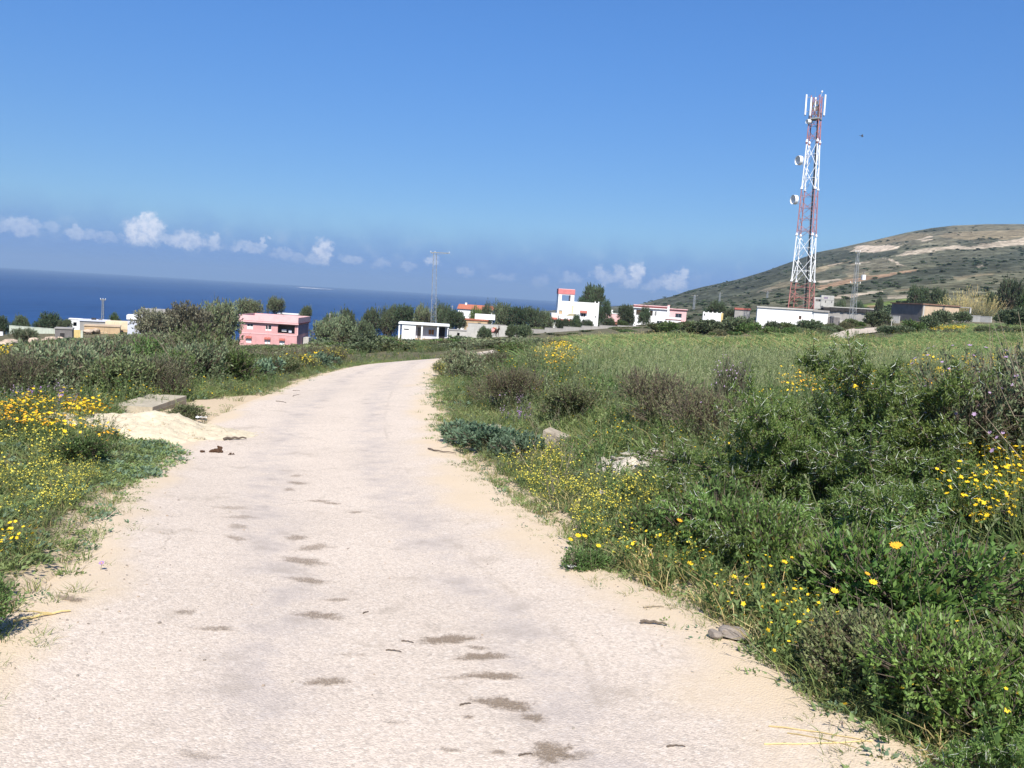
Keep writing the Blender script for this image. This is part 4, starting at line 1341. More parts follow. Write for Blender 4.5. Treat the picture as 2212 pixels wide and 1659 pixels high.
for k, (px, y0, y1, d, lb) in enumerate([(712, 700, 676, 215, 'slender pole by the pink house, at the sea\'s edge'), (1157 - 180, 668, 660, 250, 'slim pole in the dark trees by the red roof'), (1925, 706, 688, 140, 'thin white post beside the dirt track')]):
    a, c_ = pt(px, y0, d), pt(px, y1, d)
    o = empty('pole', a - np.array([0, 0, 1.5]), 0, lb, 'pole')
    MB().tube((0, 0, 0), (0, 0, c_[2] - a[2] + 1.5), .09 if k < 2 else .06, .06, n=8).build('shaft', CEMENTL, o)
    MB().box((-.3, -.04, c_[2] - a[2] + 1.2), (.3, .04, c_[2] - a[2] + 1.3)).build('crossarm', RUSTG, o)

# ------------------------------------------------------------------ dirt track on the right
lo = [hit(*p, 300) for p in ((1790, 732), (1818, 731.5), (1842, 728), (1869, 720.5), (1913, 715), (1944, 710.5))]
up = [hit(*p, 300) for p in ((1796, 728), (1812, 720), (1836, 714), (1862, 710.8), (1895, 708.5), (1944, 708.6))]
A_, B_ = spline(lo, 40), spline(up, 40)
q = np.linspace(-.1, 1.1, 9)
TP = A_[:, None] * (1 - q[None, :, None]) + B_[:, None] * q[None, :, None]
tm = np_mesh('dirt_track', np.concatenate([TP, (gz(TP[..., 0], TP[..., 1]) + .22 - .3 * np.clip(np.abs(q - .5) * 2 - .95, 0, 1))[..., None]], -1).reshape(-1, 3), grid_faces(40, 9)[:, ::-1], [plain('pale_dirt', (.50, .42, .33), .95, .15, .5, .3, 3)], smooth_=True)
tag(link('dirt_track', tm), kind='structure')

# ------------------------------------------------------------------ plants: palettes
def LF(name, c1, c2, **k):
    return leafy(name, c1, c2, **k)


L_LENT = LF('mastic_leaf', (.068, .126, .027), (.138, .205, .050), dry=(.19, .15, .035), dryf=.035, rough=.42, spec=.4)
L_ACAC = LF('acacia_leaf', (.070, .118, .026), (.130, .178, .050), dry=(.20, .17, .05), dryf=.04, trans=.38)
L_GREY = LF('grey_scrub_leaf', (.098, .124, .062), (.158, .180, .098), dry=(.18, .14, .09), dryf=.10)
L_OLIV = LF('olive_scrub_leaf', (.082, .104, .042), (.142, .162, .070), dry=(.18, .15, .07), dryf=.08)
L_BROW = LF('heath_leaf', (.088, .100, .046), (.142, .145, .072), dry=(.17, .12, .08), dryf=.18)
L_GREEN = LF('green_scrub_leaf', (.050, .090, .026), (.095, .145, .042), dry=(.16, .15, .05), dryf=.04)
L_BLUE = LF('bluish_leaf', (.075, .115, .070), (.120, .170, .100))
L_PINE = LF('pine_needle', (.030, .050, .024), (.062, .088, .042), trans=.25)
L_DKOL = LF('dark_olive_leaf', (.044, .064, .032), (.082, .104, .052), trans=.2)
L_TAMR = LF('tamarisk_spray', (.108, .108, .068), (.165, .158, .100), trans=.35)
L_REED = LF('reed_blade', (.105, .105, .062), (.155, .145, .088))
L_GRASS = LF('grass_blade', (.095, .130, .040), (.165, .190, .070), dry=(.34, .28, .13), dryf=.16, trans=.35)
L_OAT = LF('oat_blade', (.105, .160, .048), (.155, .210, .074), dry=(.30, .27, .13), dryf=.05, trans=.4)
L_EAR = LF('oat_ear', (.17, .20, .09), (.24, .25, .13), trans=.4)
L_DRY = LF('dry_grass', (.33, .26, .11), (.44, .36, .17), trans=.3)
L_HERB = LF('herb_leaf', (.085, .120, .040), (.140, .175, .065), trans=.3)
L_FERN = LF('daisy_leaf', (.085, .120, .036), (.130, .165, .060), trans=.3)
TWIG = plain('twig_bark', (.135, .105, .080), .9, .2, 6)
DTWIG = plain('dry_twig', (.33, .27, .19), .9, .2, 6)
BARK = plain('tree_bark', (.12, .095, .07), .95, .25, 3, .5, 8)
THORN = plain('white_thorn', (.60, .64, .52), .6, .1, 6)
P_YEL = plain('yellow_petal', (.74, .50, .02), .6, .12, 30)
P_LEM = plain('lemon_petal', (.58, .50, .07), .6, .12, 30)
P_ORA = plain('orange_petal', (.72, .36, .025), .6, .14, 30)
P_PUR = plain('purple_petal', (.30, .17, .38), .7, .15, 30)
P_MAU = plain('mauve_petal', (.36, .25, .38), .7, .15, 30)
P_MAG = plain('magenta_petal', (.50, .10, .30), .7, .15, 30)


def unit(v):
    return v / np.maximum(np.linalg.norm(v, axis=-1, keepdims=True), 1e-9)


class Plant:
    """gathers leaves, stems and flowers as plain triangles"""
    def __init__(s, seed):
        s.r = np.random.default_rng(seed)
        s.V, s.F, s.M, s.n = [], [], [], 0

    def _add(s, V, F, m):
        s.V.append(V)
        s.F.append(F + s.n)
        s.M.append(np.full(len(F), m))
        s.n += len(V)

    def leaves(s, P, D, L, W, m=0, fold=.25, droop=0.0):
        n = len(P)
        if n == 0:
            return s
        D = unit(D)
        S = unit(np.cross(D, unit(s.r.normal(size=(n, 3)) * .55 + np.array([0, 0, 1.0]))))
        Nn = np.cross(S, D)
        L, W = np.broadcast_to(L, n)[:, None], np.broadcast_to(W, n)[:, None]
        mid = P + D * L * .48
        V = np.stack([P, mid - S * W * .5 + Nn * W * fold, P + D * L - np.array([0, 0, 1.0]) * L * droop, mid + S * W * .5 + Nn * W * fold], 1).reshape(-1, 3)
        k = np.arange(n)[:, None] * 4
        s._add(V, np.concatenate([k + [0, 2, 1], k + [0, 3, 2]], 0), m)
        return s

    def blades(s, P, D, L, W, m=0, bend=.35):
        """grass blades: two joints, bending over"""
        n = len(P)
        D = unit(D)
        L, W = np.broadcast_to(L, n)[:, None], np.broadcast_to(W, n)[:, None]
        S = unit(np.cross(D, s.r.normal(size=(n, 3))))
        out = unit(D * [1, 1, 0] + s.r.normal(size=(n, 3)) * [.3, .3, 0] + 1e-6)
        a = P + D * L * .5
        b_ = P + D * L * .92 + out * L * bend - np.array([0, 0, 1.0]) * L * bend * .35
        V = np.stack([P - S * W * .5, P + S * W * .5, a - S * W * .42, a + S * W * .42, b_], 1).reshape(-1, 3)
        k = np.arange(n)[:, None] * 5
        s._add(V, np.concatenate([k + [0, 1, 3], k + [0, 3, 2], k + [2, 3, 4]], 0), m)
        return s

    def stems(s, A, B, ra, rb, m=1):
        n = len(A)
        if n == 0:
            return s
        D = unit(B - A)
        U = unit(np.cross(D, np.array([.3, .5, .81])))
        Wv = np.cross(D, U)
        ra, rb = np.broadcast_to(ra, n)[:, None], np.broadcast_to(rb, n)[:, None]
        vs_ = []
        for P, r_ in ((A, ra), (B, rb)):
            for j in range(3):
                t = 2 * math.pi * j / 3
                vs_.append(P + (U * math.cos(t) + Wv * math.sin(t)) * r_)
        V = np.stack(vs_, 1).reshape(-1, 3)
        k = np.arange(n)[:, None] * 6
        F = []
        for j in range(3):
            j2 = (j + 1) % 3
            F += [k + [j, j2, 3 + j2], k + [j, 3 + j2, 3 + j]]
        s._add(V, np.concatenate(F, 0), m)
        return s

    def flowers(s, P, Nn, r_, m, petals=7, cup=.25, eye=None):
        n = len(P)
        if n == 0:
            return s
        Nn = unit(Nn)
        U = unit(np.cross(Nn, np.array([.31, .52, .79]) + s.r.normal(size=(n, 3)) * .2))
        Wv = np.cross(Nn, U)
        r_ = np.broadcast_to(r_, n)[:, None]
        vs_ = [P]
        for j in range(petals * 2):
            t = math.pi * j / petals
            q = r_ * (1.0 if j % 2 == 0 else .62)
            vs_.append(P + (U * math.cos(t) + Wv * math.sin(t)) * q + Nn * q * cup)
        V = np.stack(vs_, 1).reshape(-1, 3)
        w = petals * 2 + 1
        k = np.arange(n)[:, None] * w
        s._add(V, np.concatenate([k + [0, 1 + j, 1 + (j + 1) % (petals * 2)] for j in range(petals * 2)], 0), m)
        if eye is not None:
            s.flowers(P + Nn * r_ * .12, Nn, r_[:, 0] * .34, eye, 4, .1)
        return s

    def mesh(s, name, mats):
        V, F, Mi = np.concatenate(s.V), np.concatenate(s.F), np.concatenate(s.M)
        return np_mesh(name, V, F, mats, Mi)


def dome(p, n, Rr, Hh, nl, spread=.62, shell=.35, zmin=.03):
    """points and outward directions on a lumpy crown of several lobes"""
    r = p.r
    a, q = r.random(nl) * 2 * math.pi, np.sqrt(r.random(nl)) * spread * Rr
    lr = Rr * r.uniform(.36, .58, nl)
    lz = Hh * r.uniform(.30, .78, nl) * (1 - .35 * (q / Rr) ** 2)
    C0 = np.stack([q * np.cos(a), q * np.sin(a), lz], -1)
    vr = np.minimum(lr, Hh * .40) * r.uniform(.8, 1.15, nl)
    k = r.choice(nl, n, p=lr ** 2 / (lr ** 2).sum())
    d = unit(r.normal(size=(n, 3)))
    d[:, 2] = np.where(d[:, 2] < -.45, -d[:, 2], d[:, 2])
    f = 1 - shell * r.random(n) ** 2
    P = C0[k] + d * np.stack([lr[k], lr[k], vr[k]], -1) * f[:, None]
    ok = P[:, 2] > zmin * Hh
    return P[ok], d[ok], C0, k[ok]


def shrub_mesh(seed, leaf, Rr=1.0, Hh=1.2, nl=9, n=420, k=9, L=.06, W=.022, sl=.16, stem=None, up=.55, flower=None, nf=0, fr=.02, bare=0, shell=.42, lobespread=.62):
    p = Plant(seed)
    P, d, C0, kk = dome(p, n, Rr, Hh, nl, lobespread, shell)
    m = len(P)
    sd = unit(d * .75 + np.array([0, 0, up]) + p.r.normal(size=(m, 3)) * .30)
    sl_ = sl * p.r.uniform(.6, 1.3, m)
    p.stems(P - d * Rr * .22, P + sd * sl_[:, None], .006 * max(1, L / .06), .002 * max(1, L / .06), 1)
    U = unit(np.cross(sd, p.r.normal(size=(m, 3))))
    Wv = np.cross(sd, U)
    for j in range(k):
        t = j / max(1, k - 1)
        th = 2.39996 * j + p.r.random(m) * 1.2
        rad = U * np.cos(th)[:, None] + Wv * np.sin(th)[:, None]
        al = 1.15 - .75 * t + p.r.normal(size=m) * .12
        p.leaves(P + sd * (sl_ * (t - .35))[:, None] + p.r.normal(size=(m, 3)) * L * .15, sd * np.cos(al)[:, None] + rad * np.sin(al)[:, None],
                 L * p.r.uniform(.7, 1.25, m), W * p.r.uniform(.75, 1.25, m), 0)
    base_ = np.stack([p.r.normal(size=len(C0)) * .06 * Rr, p.r.normal(size=len(C0)) * .06 * Rr, np.full(len(C0), -.15)], -1)
    p.stems(base_, C0, .022 * Rr, .010 * Rr, 1)
    if bare:
        P2, d2, _, _ = dome(p, bare, Rr * 1.05, Hh * 1.1, nl, lobespread, .2)
        p.stems(P2 * [.5, .5, .45], P2 + unit(d2 + [0, 0, .8]) * sl * 1.6, .006, .002, 2)
    if nf:
        P3, d3, _, _ = dome(p, nf * 2, Rr * 1.04, Hh * 1.06, nl, lobespread, .1, .35)
        s3 = (d3[:, 2] > 0)
        P3, d3 = P3[s3][:nf], d3[s3][:nf]
        p.flowers(P3 + d3 * sl * .5, d3 + [0, 0, .8], fr * p.r.uniform(.7, 1.3, len(P3)), 3, 6)
    return p.mesh('shrub', [leaf, stem or TWIG, DTWIG, flower or P_YEL])


def crown_mesh(seed, leaf, Rr, Hh, nl=12, n=900, k=6, L=.42, W=.17, sl=.7, up=.3, z0=0.0, **kw):
    me_ = shrub_mesh(seed, leaf, Rr, Hh, nl, n, k, L, W, sl, BARK, up, shell=.5, **kw)
    return me_


# ------------------------------------------------------------------ scatter: plants nobody could count, one object per kind
def scatter(name, protos, P, yaw, scl, idx, label, cat, tilt=.12):
    c_ = bpy.data.collections.new(name + '_plants')
    for i, me_ in enumerate(protos):
        c_.objects.link(bpy.data.objects.new('%s_%02d' % (name, i), me_))
    n = len(P)
    me_ = bpy.data.meshes.new(name)
    me_.vertices.add(n)
    me_.vertices.foreach_set('co', np.asarray(P, np.float32).ravel())
    rot = np.stack([rng.normal(size=n) * tilt, rng.normal(size=n) * tilt, yaw], -1)
    scl = np.asarray(scl, float)
    if scl.ndim == 1:
        scl = np.stack([scl, scl, scl], -1)
    vattr(me_, 'rot', rot, 'FLOAT_VECTOR')
    vattr(me_, 'scl', scl, 'FLOAT_VECTOR')
    vattr(me_, 'pick', idx, 'INT')
    o = link(name, me_)
    g = bpy.data.node_groups.new(name, 'GeometryNodeTree')
    g.interface.new_socket('Geometry', in_out='INPUT', socket_type='NodeSocketGeometry')
    g.interface.new_socket('Geometry', in_out='OUTPUT', socket_type='NodeSocketGeometry')
    gi, go = g.nodes.new('NodeGroupInput'), g.nodes.new('NodeGroupOutput')
    iop = g.nodes.new('GeometryNodeInstanceOnPoints')
    ci = g.nodes.new('GeometryNodeCollectionInfo')
    ci.inputs['Collection'].default_value = c_
    ci.inputs['Separate Children'].default_value = True
    ci.inputs['Reset Children'].default_value = True
    iop.inputs['Pick Instance'].default_value = True
    at = {}
    for nm, ty in (('rot', 'FLOAT_VECTOR'), ('scl', 'FLOAT_VECTOR'), ('pick', 'INT')):
        a = g.nodes.new('GeometryNodeInputNamedAttribute')
        a.data_type = ty
        a.inputs['Name'].default_value = nm
        at[nm] = a.outputs['Attribute']
    e2r = g.nodes.new('FunctionNodeEulerToRotation')
    g.links.new(at['rot'], e2r.inputs[0])
    g.links.new(gi.outputs[0], iop.inputs['Points'])
    g.links.new(ci.outputs[0], iop.inputs['Instance'])
    g.links.new(at['pick'], iop.inputs['Instance Index'])
    g.links.new(e2r.outputs[0], iop.inputs['Rotation'])
    g.links.new(at['scl'], iop.inputs['Scale'])
    g.links.new(iop.outputs[0], go.inputs[0])
    md = o.modifiers.new('plants', 'NODES')
    md.node_group = g
    return tag(o, label, cat, kind='stuff')


def sector(bands, a0=-48, a1=54):
    """random ground points, so many to the square metre in each ring of distance"""
    out = []
    for r0, r1, dens in bands:
        n = int(dens * (r1 * r1 - r0 * r0) / 2 * math.radians(a1 - a0))
        r_ = np.sqrt(rng.uniform(r0 * r0, r1 * r1, n))
        a = np.radians(rng.uniform(a0, a1, n))
        out.append(np.stack([r_ * np.sin(a), r_ * np.cos(a)], -1))
    return np.concatenate(out)


# small plants
def grass_tuft(seed, n=22, h=.2, w=.006, sp=.05, leaf=None, seedhead=0):
    p = Plant(seed)
    q = p.r.normal(size=(n, 2)) * sp
    D = np.stack([q[:, 0] * 5 + p.r.normal(size=n) * .3, q[:, 1] * 5 + p.r.normal(size=n) * .3, np.full(n, 1.0)], -1)
    p.blades(np.stack([q[:, 0], q[:, 1], np.full(n, -.02)], -1), D, h * p.r.uniform(.55, 1.2, n), w, 0)
    if seedhead:
        q = p.r.normal(size=(seedhead, 2)) * sp
        D = unit(np.stack([q[:, 0] * 3, q[:, 1] * 3, np.full(seedhead, 1.0)], -1) + p.r.normal(size=(seedhead, 3)) * .12)
        A = np.stack([q[:, 0], q[:, 1], np.zeros(seedhead)], -1)
        B = A + D * (h * p.r.uniform(1.0, 1.5, seedhead))[:, None]
        p.stems(A, B, .0018 * h / .2, .0010 * h / .2, 1)
        for j in range(5):
            p.leaves(B - D * (h * .05 * j), D + p.r.normal(size=(seedhead, 3)) * .4, h * .11, h * .03, 1)
    return p.mesh('grass_tuft', [leaf or L_GRASS, L_EAR if leaf is L_OAT else L_DRY])


def herb(seed, n=34, L=.055, W=.032, R_=.11, h=.07, leaf=None, upright=.5, flower=None, nf=0, fr=.01, fh=.1):
    p = Plant(seed)
    a, q = p.r.random(n) * 6.283, np.sqrt(p.r.random(n)) * R_
    P = np.stack([q * np.cos(a), q * np.sin(a), h * (1 - (q / R_) ** 2) * p.r.uniform(.3, 1, n)], -1)
    D = np.stack([np.cos(a), np.sin(a), np.full(n, upright)], -1) + p.r.normal(size=(n, 3)) * .35
    p.leaves(P, D, L * p.r.uniform(.6, 1.2, n), W * p.r.uniform(.7, 1.2, n), 0)
    if nf:
        a, q = p.r.random(nf) * 6.283, np.sqrt(p.r.random(nf)) * R_
        A = np.stack([q * np.cos(a) * .6, q * np.sin(a) * .6, np.zeros(nf)], -1)
        B = np.stack([q * np.cos(a) * 1.2, q * np.sin(a) * 1.2, h + fh * p.r.uniform(.4, 1.1, nf)], -1)
        p.stems(A, B, .0025, .0015, 1)
        for j in range(2):
            f = p.r.uniform(.3, .8, nf)[:, None]
            p.leaves(A + (B - A) * f, (B - A) * .4 + p.r.normal(size=(nf, 3)) * .08, L * .7, W * .5, 0)
        p.flowers(B, p.r.normal(size=(nf, 3)) * .35 + [0, -.25, 1], fr * p.r.uniform(.7, 1.25, nf), 2, 6, .18)
    return p.mesh('herb', [leaf or L_HERB, leaf or L_HERB, flower or P_YEL])


def weed(seed, ns=9, h=.42, leaf=None, flower=None, heads=6, fr=.013, L=.045, W=.014, sp=.10, fl_top=.35):
    """loose upright weed: branching stems, small leaves, many small flowers near the top"""
    p = Plant(seed)
    q = p.r.normal(size=(ns, 2)) * sp * .5
    A = np.stack([q[:, 0], q[:, 1], np.full(ns, -.03)], -1)
    D = unit(np.stack([q[:, 0] * 6, q[:, 1] * 6, np.ones(ns)], -1) + p.r.normal(size=(ns, 3)) * .22)
    Ls = h * p.r.uniform(.6, 1.15, ns)
    B = A + D * Ls[:, None]
    p.stems(A, B, .0035, .0018, 1)
    for j in range(12):
        f = p.r.uniform(.05, .95, ns)[:, None]
        p.leaves(A + (B - A) * f, D * .6 + p.r.normal(size=(ns, 3)) * .7, L * p.r.uniform(.6, 1.2, ns) * (1.2 - .6 * f[:, 0]), W, 0)
    if heads:
        for j in range(heads):
            f = 1 - fl_top * p.r.random(ns)[:, None]
            C0 = A + (B - A) * f
            E = C0 + unit(D * .7 + p.r.normal(size=(ns, 3)) * .6) * (h * .14 * p.r.uniform(.4, 1.2, ns))[:, None]
            p.stems(C0, E, .0016, .001, 1)
            p.flowers(E, p.r.normal(size=(ns, 3)) * .5 + [0, -.2, 1], fr * p.r.uniform(.7, 1.3, ns), 2, 5, .3)
    return p.mesh('weed', [leaf or L_HERB, leaf or L_HERB, flower or P_LEM])


def spike(seed, ns=6, h=.5, flower=None, sp=.08):
    """stiff stems set with small purple flowers"""
    p = Plant(seed)
    q = p.r.normal(size=(ns, 2)) * sp
    A = np.stack([q[:, 0], q[:, 1], np.full(ns, -.03)], -1)
    D = unit(np.stack([q[:, 0] * 2, q[:, 1] * 2, np.ones(ns)], -1) + p.r.normal(size=(ns, 3)) * .12)
    B = A + D * (h * p.r.uniform(.7, 1.15, ns))[:, None]
    p.stems(A, B, .004, .002, 1)
    for j in range(10):
        p.leaves(A + (B - A) * p.r.uniform(.05, .7, ns)[:, None], D * .5 + p.r.normal(size=(ns, 3)) * .6, .06, .013, 0)
    for j in range(11):
        f = 1 - .42 * j / 11
        p.flowers(A + (B - A) * f + p.r.normal(size=(ns, 3)) * .013, p.r.normal(size=(ns, 3)) + [0, -.3, .3], .014, 2, 5, .4)
    return p.mesh('flower_spike', [L_GREY, L_GREY, flower or P_MAU])


def drystalk(seed, ns=10, h=.5, sp=.10):
    p = Plant(seed)
    q = p.r.normal(size=(ns, 2)) * sp
    A = np.stack([q[:, 0], q[:, 1], np.full(ns, -.03)], -1)
    D = unit(np.stack([q[:, 0] * 4, q[:, 1] * 4, np.full(ns, .8)], -1) + p.r.normal(size=(ns, 3)) * .35)
    B = A + D * (h * p.r.uniform(.4, 1.1, ns))[:, None]
    p.stems(A, B, .004, .0015, 0)
    for j in range(4):
        f = p.r.uniform(.4, .95, ns)[:, None]
        C0 = A + (B - A) * f
        p.stems(C0, C0 + unit(D + p.r.normal(size=(ns, 3)) * .7) * h * .16, .0022, .001, 0)
    return p.mesh('dry_stalk', [DTWIG])


G_TUFT = [grass_tuft(s, 24, .20, .007, .05) for s in (1, 2, 3)]
G_LOW = [herb(s, 36, .045, .026, .12, .06) for s in (11, 12)] + [herb(13, 44, .030, .016, .13, .05, L_FERN), herb(14, 30, .05, .03, .11, .08, L_BLUE)]
G_FLY = [herb(21, 34, .05, .014, .11, .10, L_FERN, .8, P_YEL, 7, .018, .14), herb(22, 34, .05, .014, .12, .10, L_FERN, .8, P_YEL, 9, .018, .16)]
G_FLO = [herb(23, 34, .05, .014, .11, .10, L_FERN, .8, P_ORA, 9, .017, .16), herb(24, 30, .05, .014, .12, .10, L_FERN, .8, P_YEL, 9, .017, .18)]
G_MED = [weed(31), weed(32, 8, .36), weed(33, 11, .48), weed(34, 9, .40, heads=4)]
G_WEED = [weed(41, 9, .40, L_GREEN, None, 0, L=.06, W=.02), weed(42, 10, .45, L_GREY, None, 0, L=.05, W=.016), weed(43, 9, .35, L_HERB, P_YEL, 1, .012, L=.06, W=.018), weed(44, 12, .45, L_OLIV, None, 0, L=.05, W=.018)]
G_SPK = [spike(51), spike(52, 5, .42, P_PUR)]
G_DRY = [drystalk(61), drystalk(62, 8, .4), grass_tuft(63, 24, .28, .006, .06, L_DRY)]

# ------------------------------------------------------------------ verges and open ground
HZ_CACHE = {}


HEAP = hit(1365, 990)[:2]


def ground_points(bands, a0=-48, a1=54):
    q = sector(bands, a0, a1)
    hd = np.hypot(q[:, 0] - HEAP[0], (q[:, 1] - HEAP[1] + .35) * .75)
    q = q[hd > .52 + .25 * fbm(q[:, 0] * 3, q[:, 1] * 3)]
    d, s = off_road(q[:, 0], q[:, 1])
    z = gz(q[:, 0], q[:, 1])
    px, py, dz = project(np.stack([q[:, 0], q[:, 1], z], -1))
    z = np.where(d < .3, np.maximum(z, base(q[:, 0], q[:, 1]) - .02), z)
    return q[:, 0], q[:, 1], z, d, s, px, py, inpoly(q[:, 0], q[:, 1], BAY)


TRACK_OUT = np.array([tuple(p[:2]) for p in lo] + [tuple(p[:2]) for p in up[::-1]])


def put(name, protos, x, y, z, scl, label, cat, idx=None, tilt=.12, sink=.0):
    n = len(x)
    scatter(name, protos, np.stack([x, y, z - sink], -1), rng.uniform(0, 6.283, n), scl, rng.integers(0, len(protos), n) if idx is None else idx, label, cat, tilt)


# ground cover beside the road, near
x, y, z, d, s, px, py, bay = ground_points([(1.5, 6, 80), (6, 11, 55), (11, 18, 34), (18, 28, 20), (28, 45, 9)])
edge = fbm(x * 1.1, y * 1.1, 3) * .55 - .26 + np.where(s < 0, .08, 0) + np.clip((12 - np.hypot(x, y)) * .008, 0, .05)
ok = (d > edge) & (rng.random(len(x)) < np.clip((d - edge) / .30 + .15, 0, 1)) & ~(bay & (rng.random(len(x)) > .035))
ok &= ~(inpoly(px, py, TANPATCH))
sc_ = np.clip(.55 + d * .45, .45, 1.25) * rng.uniform(.7, 1.35, len(x)) * np.where(np.hypot(x, y) > 14, 1.35, 1)
k = ok & (rng.random(len(x)) < .62)
put('verge_grass', G_TUFT, x[k], y[k], z[k], sc_[k], 'short green and straw coloured grass along both edges of the road', 'grass')
k2 = ok & ~k
put('ground_herbs', G_LOW, x[k2], y[k2], z[k2], sc_[k2] * 1.15, 'low leafy ground cover between the grasses on the verges', 'ground cover')

# taller weeds away from the edge
x, y, z, d, s, px, py, bay = ground_points([(2, 6, 16), (6, 11, 15), (11, 18, 10), (18, 30, 6), (30, 50, 3.0), (50, 90, 1.0)])
lawn = inpoly(px, py, [(200, 955), (380, 975), (400, 1010), (330, 1055), (235, 1060), (180, 1000)])
infield = inpoly(px, py, FIELD) & (y > 18)
ok = (s != 0) & (d > .35 + fbm(x, y) * .6) & ~bay & ~infield & ~(lawn & (rng.random(len(x)) < .85)) & ~inpoly(px, py, TANPATCH) & ~inpoly(x, y, TRACK_OUT)
sc_ = np.clip(.35 + d * .32, .4, 1.15) * rng.uniform(.7, 1.3, len(x)) * np.where(y > 18, 1.4, 1) * np.where((y > 40) & (px < 900), .65, 1) * np.where((y > 33) & (px > 940) & (px < 1120), .6, 1)
mead = inpoly(px, py, [(-200, 985), (120, 960), (210, 985), (255, 1100), (245, 1180), (120, 1245), (-400, 1300)])
k = ok & mead & (rng.random(len(x)) < .9)
put('yellow_medick', G_MED, x[k], y[k], z[k], sc_[k], 'tall weeds full of tiny lemon yellow flowers on the near left verge', 'wildflowers')
k2 = ok & ~mead
put('verge_weeds', G_WEED, x[k2], y[k2], z[k2], sc_[k2], 'knee high mixed green weeds behind the verge grass', 'weeds')
mus = inpoly(px, py, [(1190, 1080), (1320, 1060), (1560, 1100), (1620, 1200), (1560, 1260), (1380, 1250), (1240, 1190)]) | inpoly(px, py, [(1080, 1000), (1180, 990), (1270, 1080), (1230, 1150), (1140, 1080)])
xa, ya, za, da, sa, pxa, pya, ba = ground_points([(3, 14, 26)], -6, 32)
mus = inpoly(pxa, pya, [(1200, 1090), (1330, 1070), (1560, 1110), (1620, 1210), (1560, 1260), (1380, 1250), (1240, 1190)]) | inpoly(pxa, pya, [(1080, 1000), (1180, 990), (1270, 1080), (1230, 1150), (1140, 1080)])
k = (sa > 0) & (da > .15) & mus & (rng.random(len(xa)) < .55)
put('yellow_mustard', G_MED, xa[k], ya[k], za[k], np.clip(.55 + da[k] * .3, .5, 1.0), 'yellow flowered weeds along the right road edge before the mastic bushes', 'wildflowers')

# the low lawn before the gravel heap and the ragged grass under the mastic bushes
x, y, z, d, s, px, py, bay = ground_points([(8, 15, 90)], -38, -12)
k = inpoly(px, py, [(200, 962), (330, 945), (382, 978), (398, 1000), (345, 1047), (240, 1062), (150, 1010)]) & (d > -.5)
put('lawn_herbs', G_LOW, x[k], y[k], z[k], rng.uniform(.7, 1.2, k.sum()), 'flat green ground cover between the left meadow and the gravel heap', 'ground cover')
x, y, z, d, s, px, py, bay = ground_points([(2.2, 8, 70)], 4, 50)
k = inpoly(px, py, [(1260, 1200), (1380, 1262), (1500, 1320), (1610, 1402), (1730, 1505), (1975, 1655), (2300, 1700), (2300, 1540), (1950, 1450), (1750, 1330), (1560, 1230), (1350, 1180)]) & (d > -.12)
put('edge_grass', G_TUFT + [G_WEED[0], G_WEED[2], G_DRY[2]], x[k], y[k], z[k], rng.uniform(.6, 1.25, k.sum()), 'ragged green and straw grass under the mastic bushes at the right road edge', 'grass')
TALL = [grass_tuft(s_, 46, .50, .009, .12, L_GRASS, 0) for s_ in (171, 172)] + [grass_tuft(173, 46, .45, .010, .12, L_OAT, 2), weed(174, 10, .6, L_GREEN, None, 0, L=.08, W=.022)]
x, y, z, d, s, px, py, bay = ground_points([(3.5, 14, 6.5)], 5, 54)
k = (s > 0) & (d > .9)
put('tall_grass', TALL, x[k], y[k], z[k], rng.uniform(.65, 1.25, k.sum()), 'tall loose grass growing up through the bushes of the right foreground', 'grass')

# flowers in patches
def patch(name, protos, polys, dens, rmin, rmax, label, cat='wildflowers', scl=(.8, 1.25), a0=-40, a1=42, side=None, big=1.0):
    x, y, z, d, s, px, py, bay = ground_points([(rmin, rmax, dens)], a0, a1)
    k = np.zeros(len(x), bool)
    for q in polys:
        k |= inpoly(px, py, q)
    soft = fbm(x * .8, y * .8, 3) > -.09
    k &= (s != 0) & (d > .2) & ~bay & soft
    n = int(k.sum())
    put(name, protos, x[k], y[k], z[k], rng.uniform(*scl, n) * big, label, cat, tilt=.15)


patch('orange_daisies', G_FLO, [[(-60, 900), (60, 888), (140, 892), (235, 915), (225, 950), (255, 985), (150, 985), (-60, 960)]], 34, 8, 20, 'bank of orange and yellow daisies beside the pale gravel heap', a0=-40, a1=-12, big=1.35)
G_FLS = [herb(25, 34, .05, .014, .11, .14, L_FERN, .8, P_YEL, 10, .0125, .17), herb(26, 34, .05, .014, .13, .14, L_FERN, .8, P_YEL, 12, .0125, .19)]
patch('yellow_daisies', G_FLS, [[(2035, 1050), (2120, 1040), (2220, 1070), (2300, 1200), (2190, 1225), (2050, 1190), (2020, 1130)]], 60, 3.5, 10, 'bright yellow daisies in the gap behind the right mastic bushes', a0=15, a1=42, big=1.45)
patch('yellow_daisies', G_FLY, [[(1215, 860), (1330, 840), (1360, 870), (1260, 890)], [(-40, 1140), (60, 1120), (110, 1180), (60, 1270), (-40, 1300)]], 8, 3, 24, 'scattered yellow daisies in the weeds of the verges', big=.75)
patch('field_daisies', G_FLO, [[(1150, 770), (1210, 755), (1260, 780), (1230, 805), (1260, 830), (1190, 825)], [(1850, 850), (2050, 835), (2260, 850), (2260, 905), (2080, 935), (1880, 915), (1760, 880)], [(1690, 835), (1760, 830), (1800, 870), (1700, 880)], [(1960, 800), (2260, 790), (2260, 850), (1960, 850)]], 7.5, 10, 75, 'orange and yellow daisies speckling the edge of the green field', big=1.65)
patch('field_daisies', G_FLY, [[(2090, 705), (2240, 700), (2240, 711), (2100, 713)], [(1990, 714), (2080, 708), (2090, 716), (1995, 722)], [(-100, 775), (20, 772), (100, 780), (100, 790), (-100, 792)], [(600, 806), (700, 786), (700, 794), (620, 812)]], 1.6, 20, 150, 'far bands of yellow flowers', big=2.6)
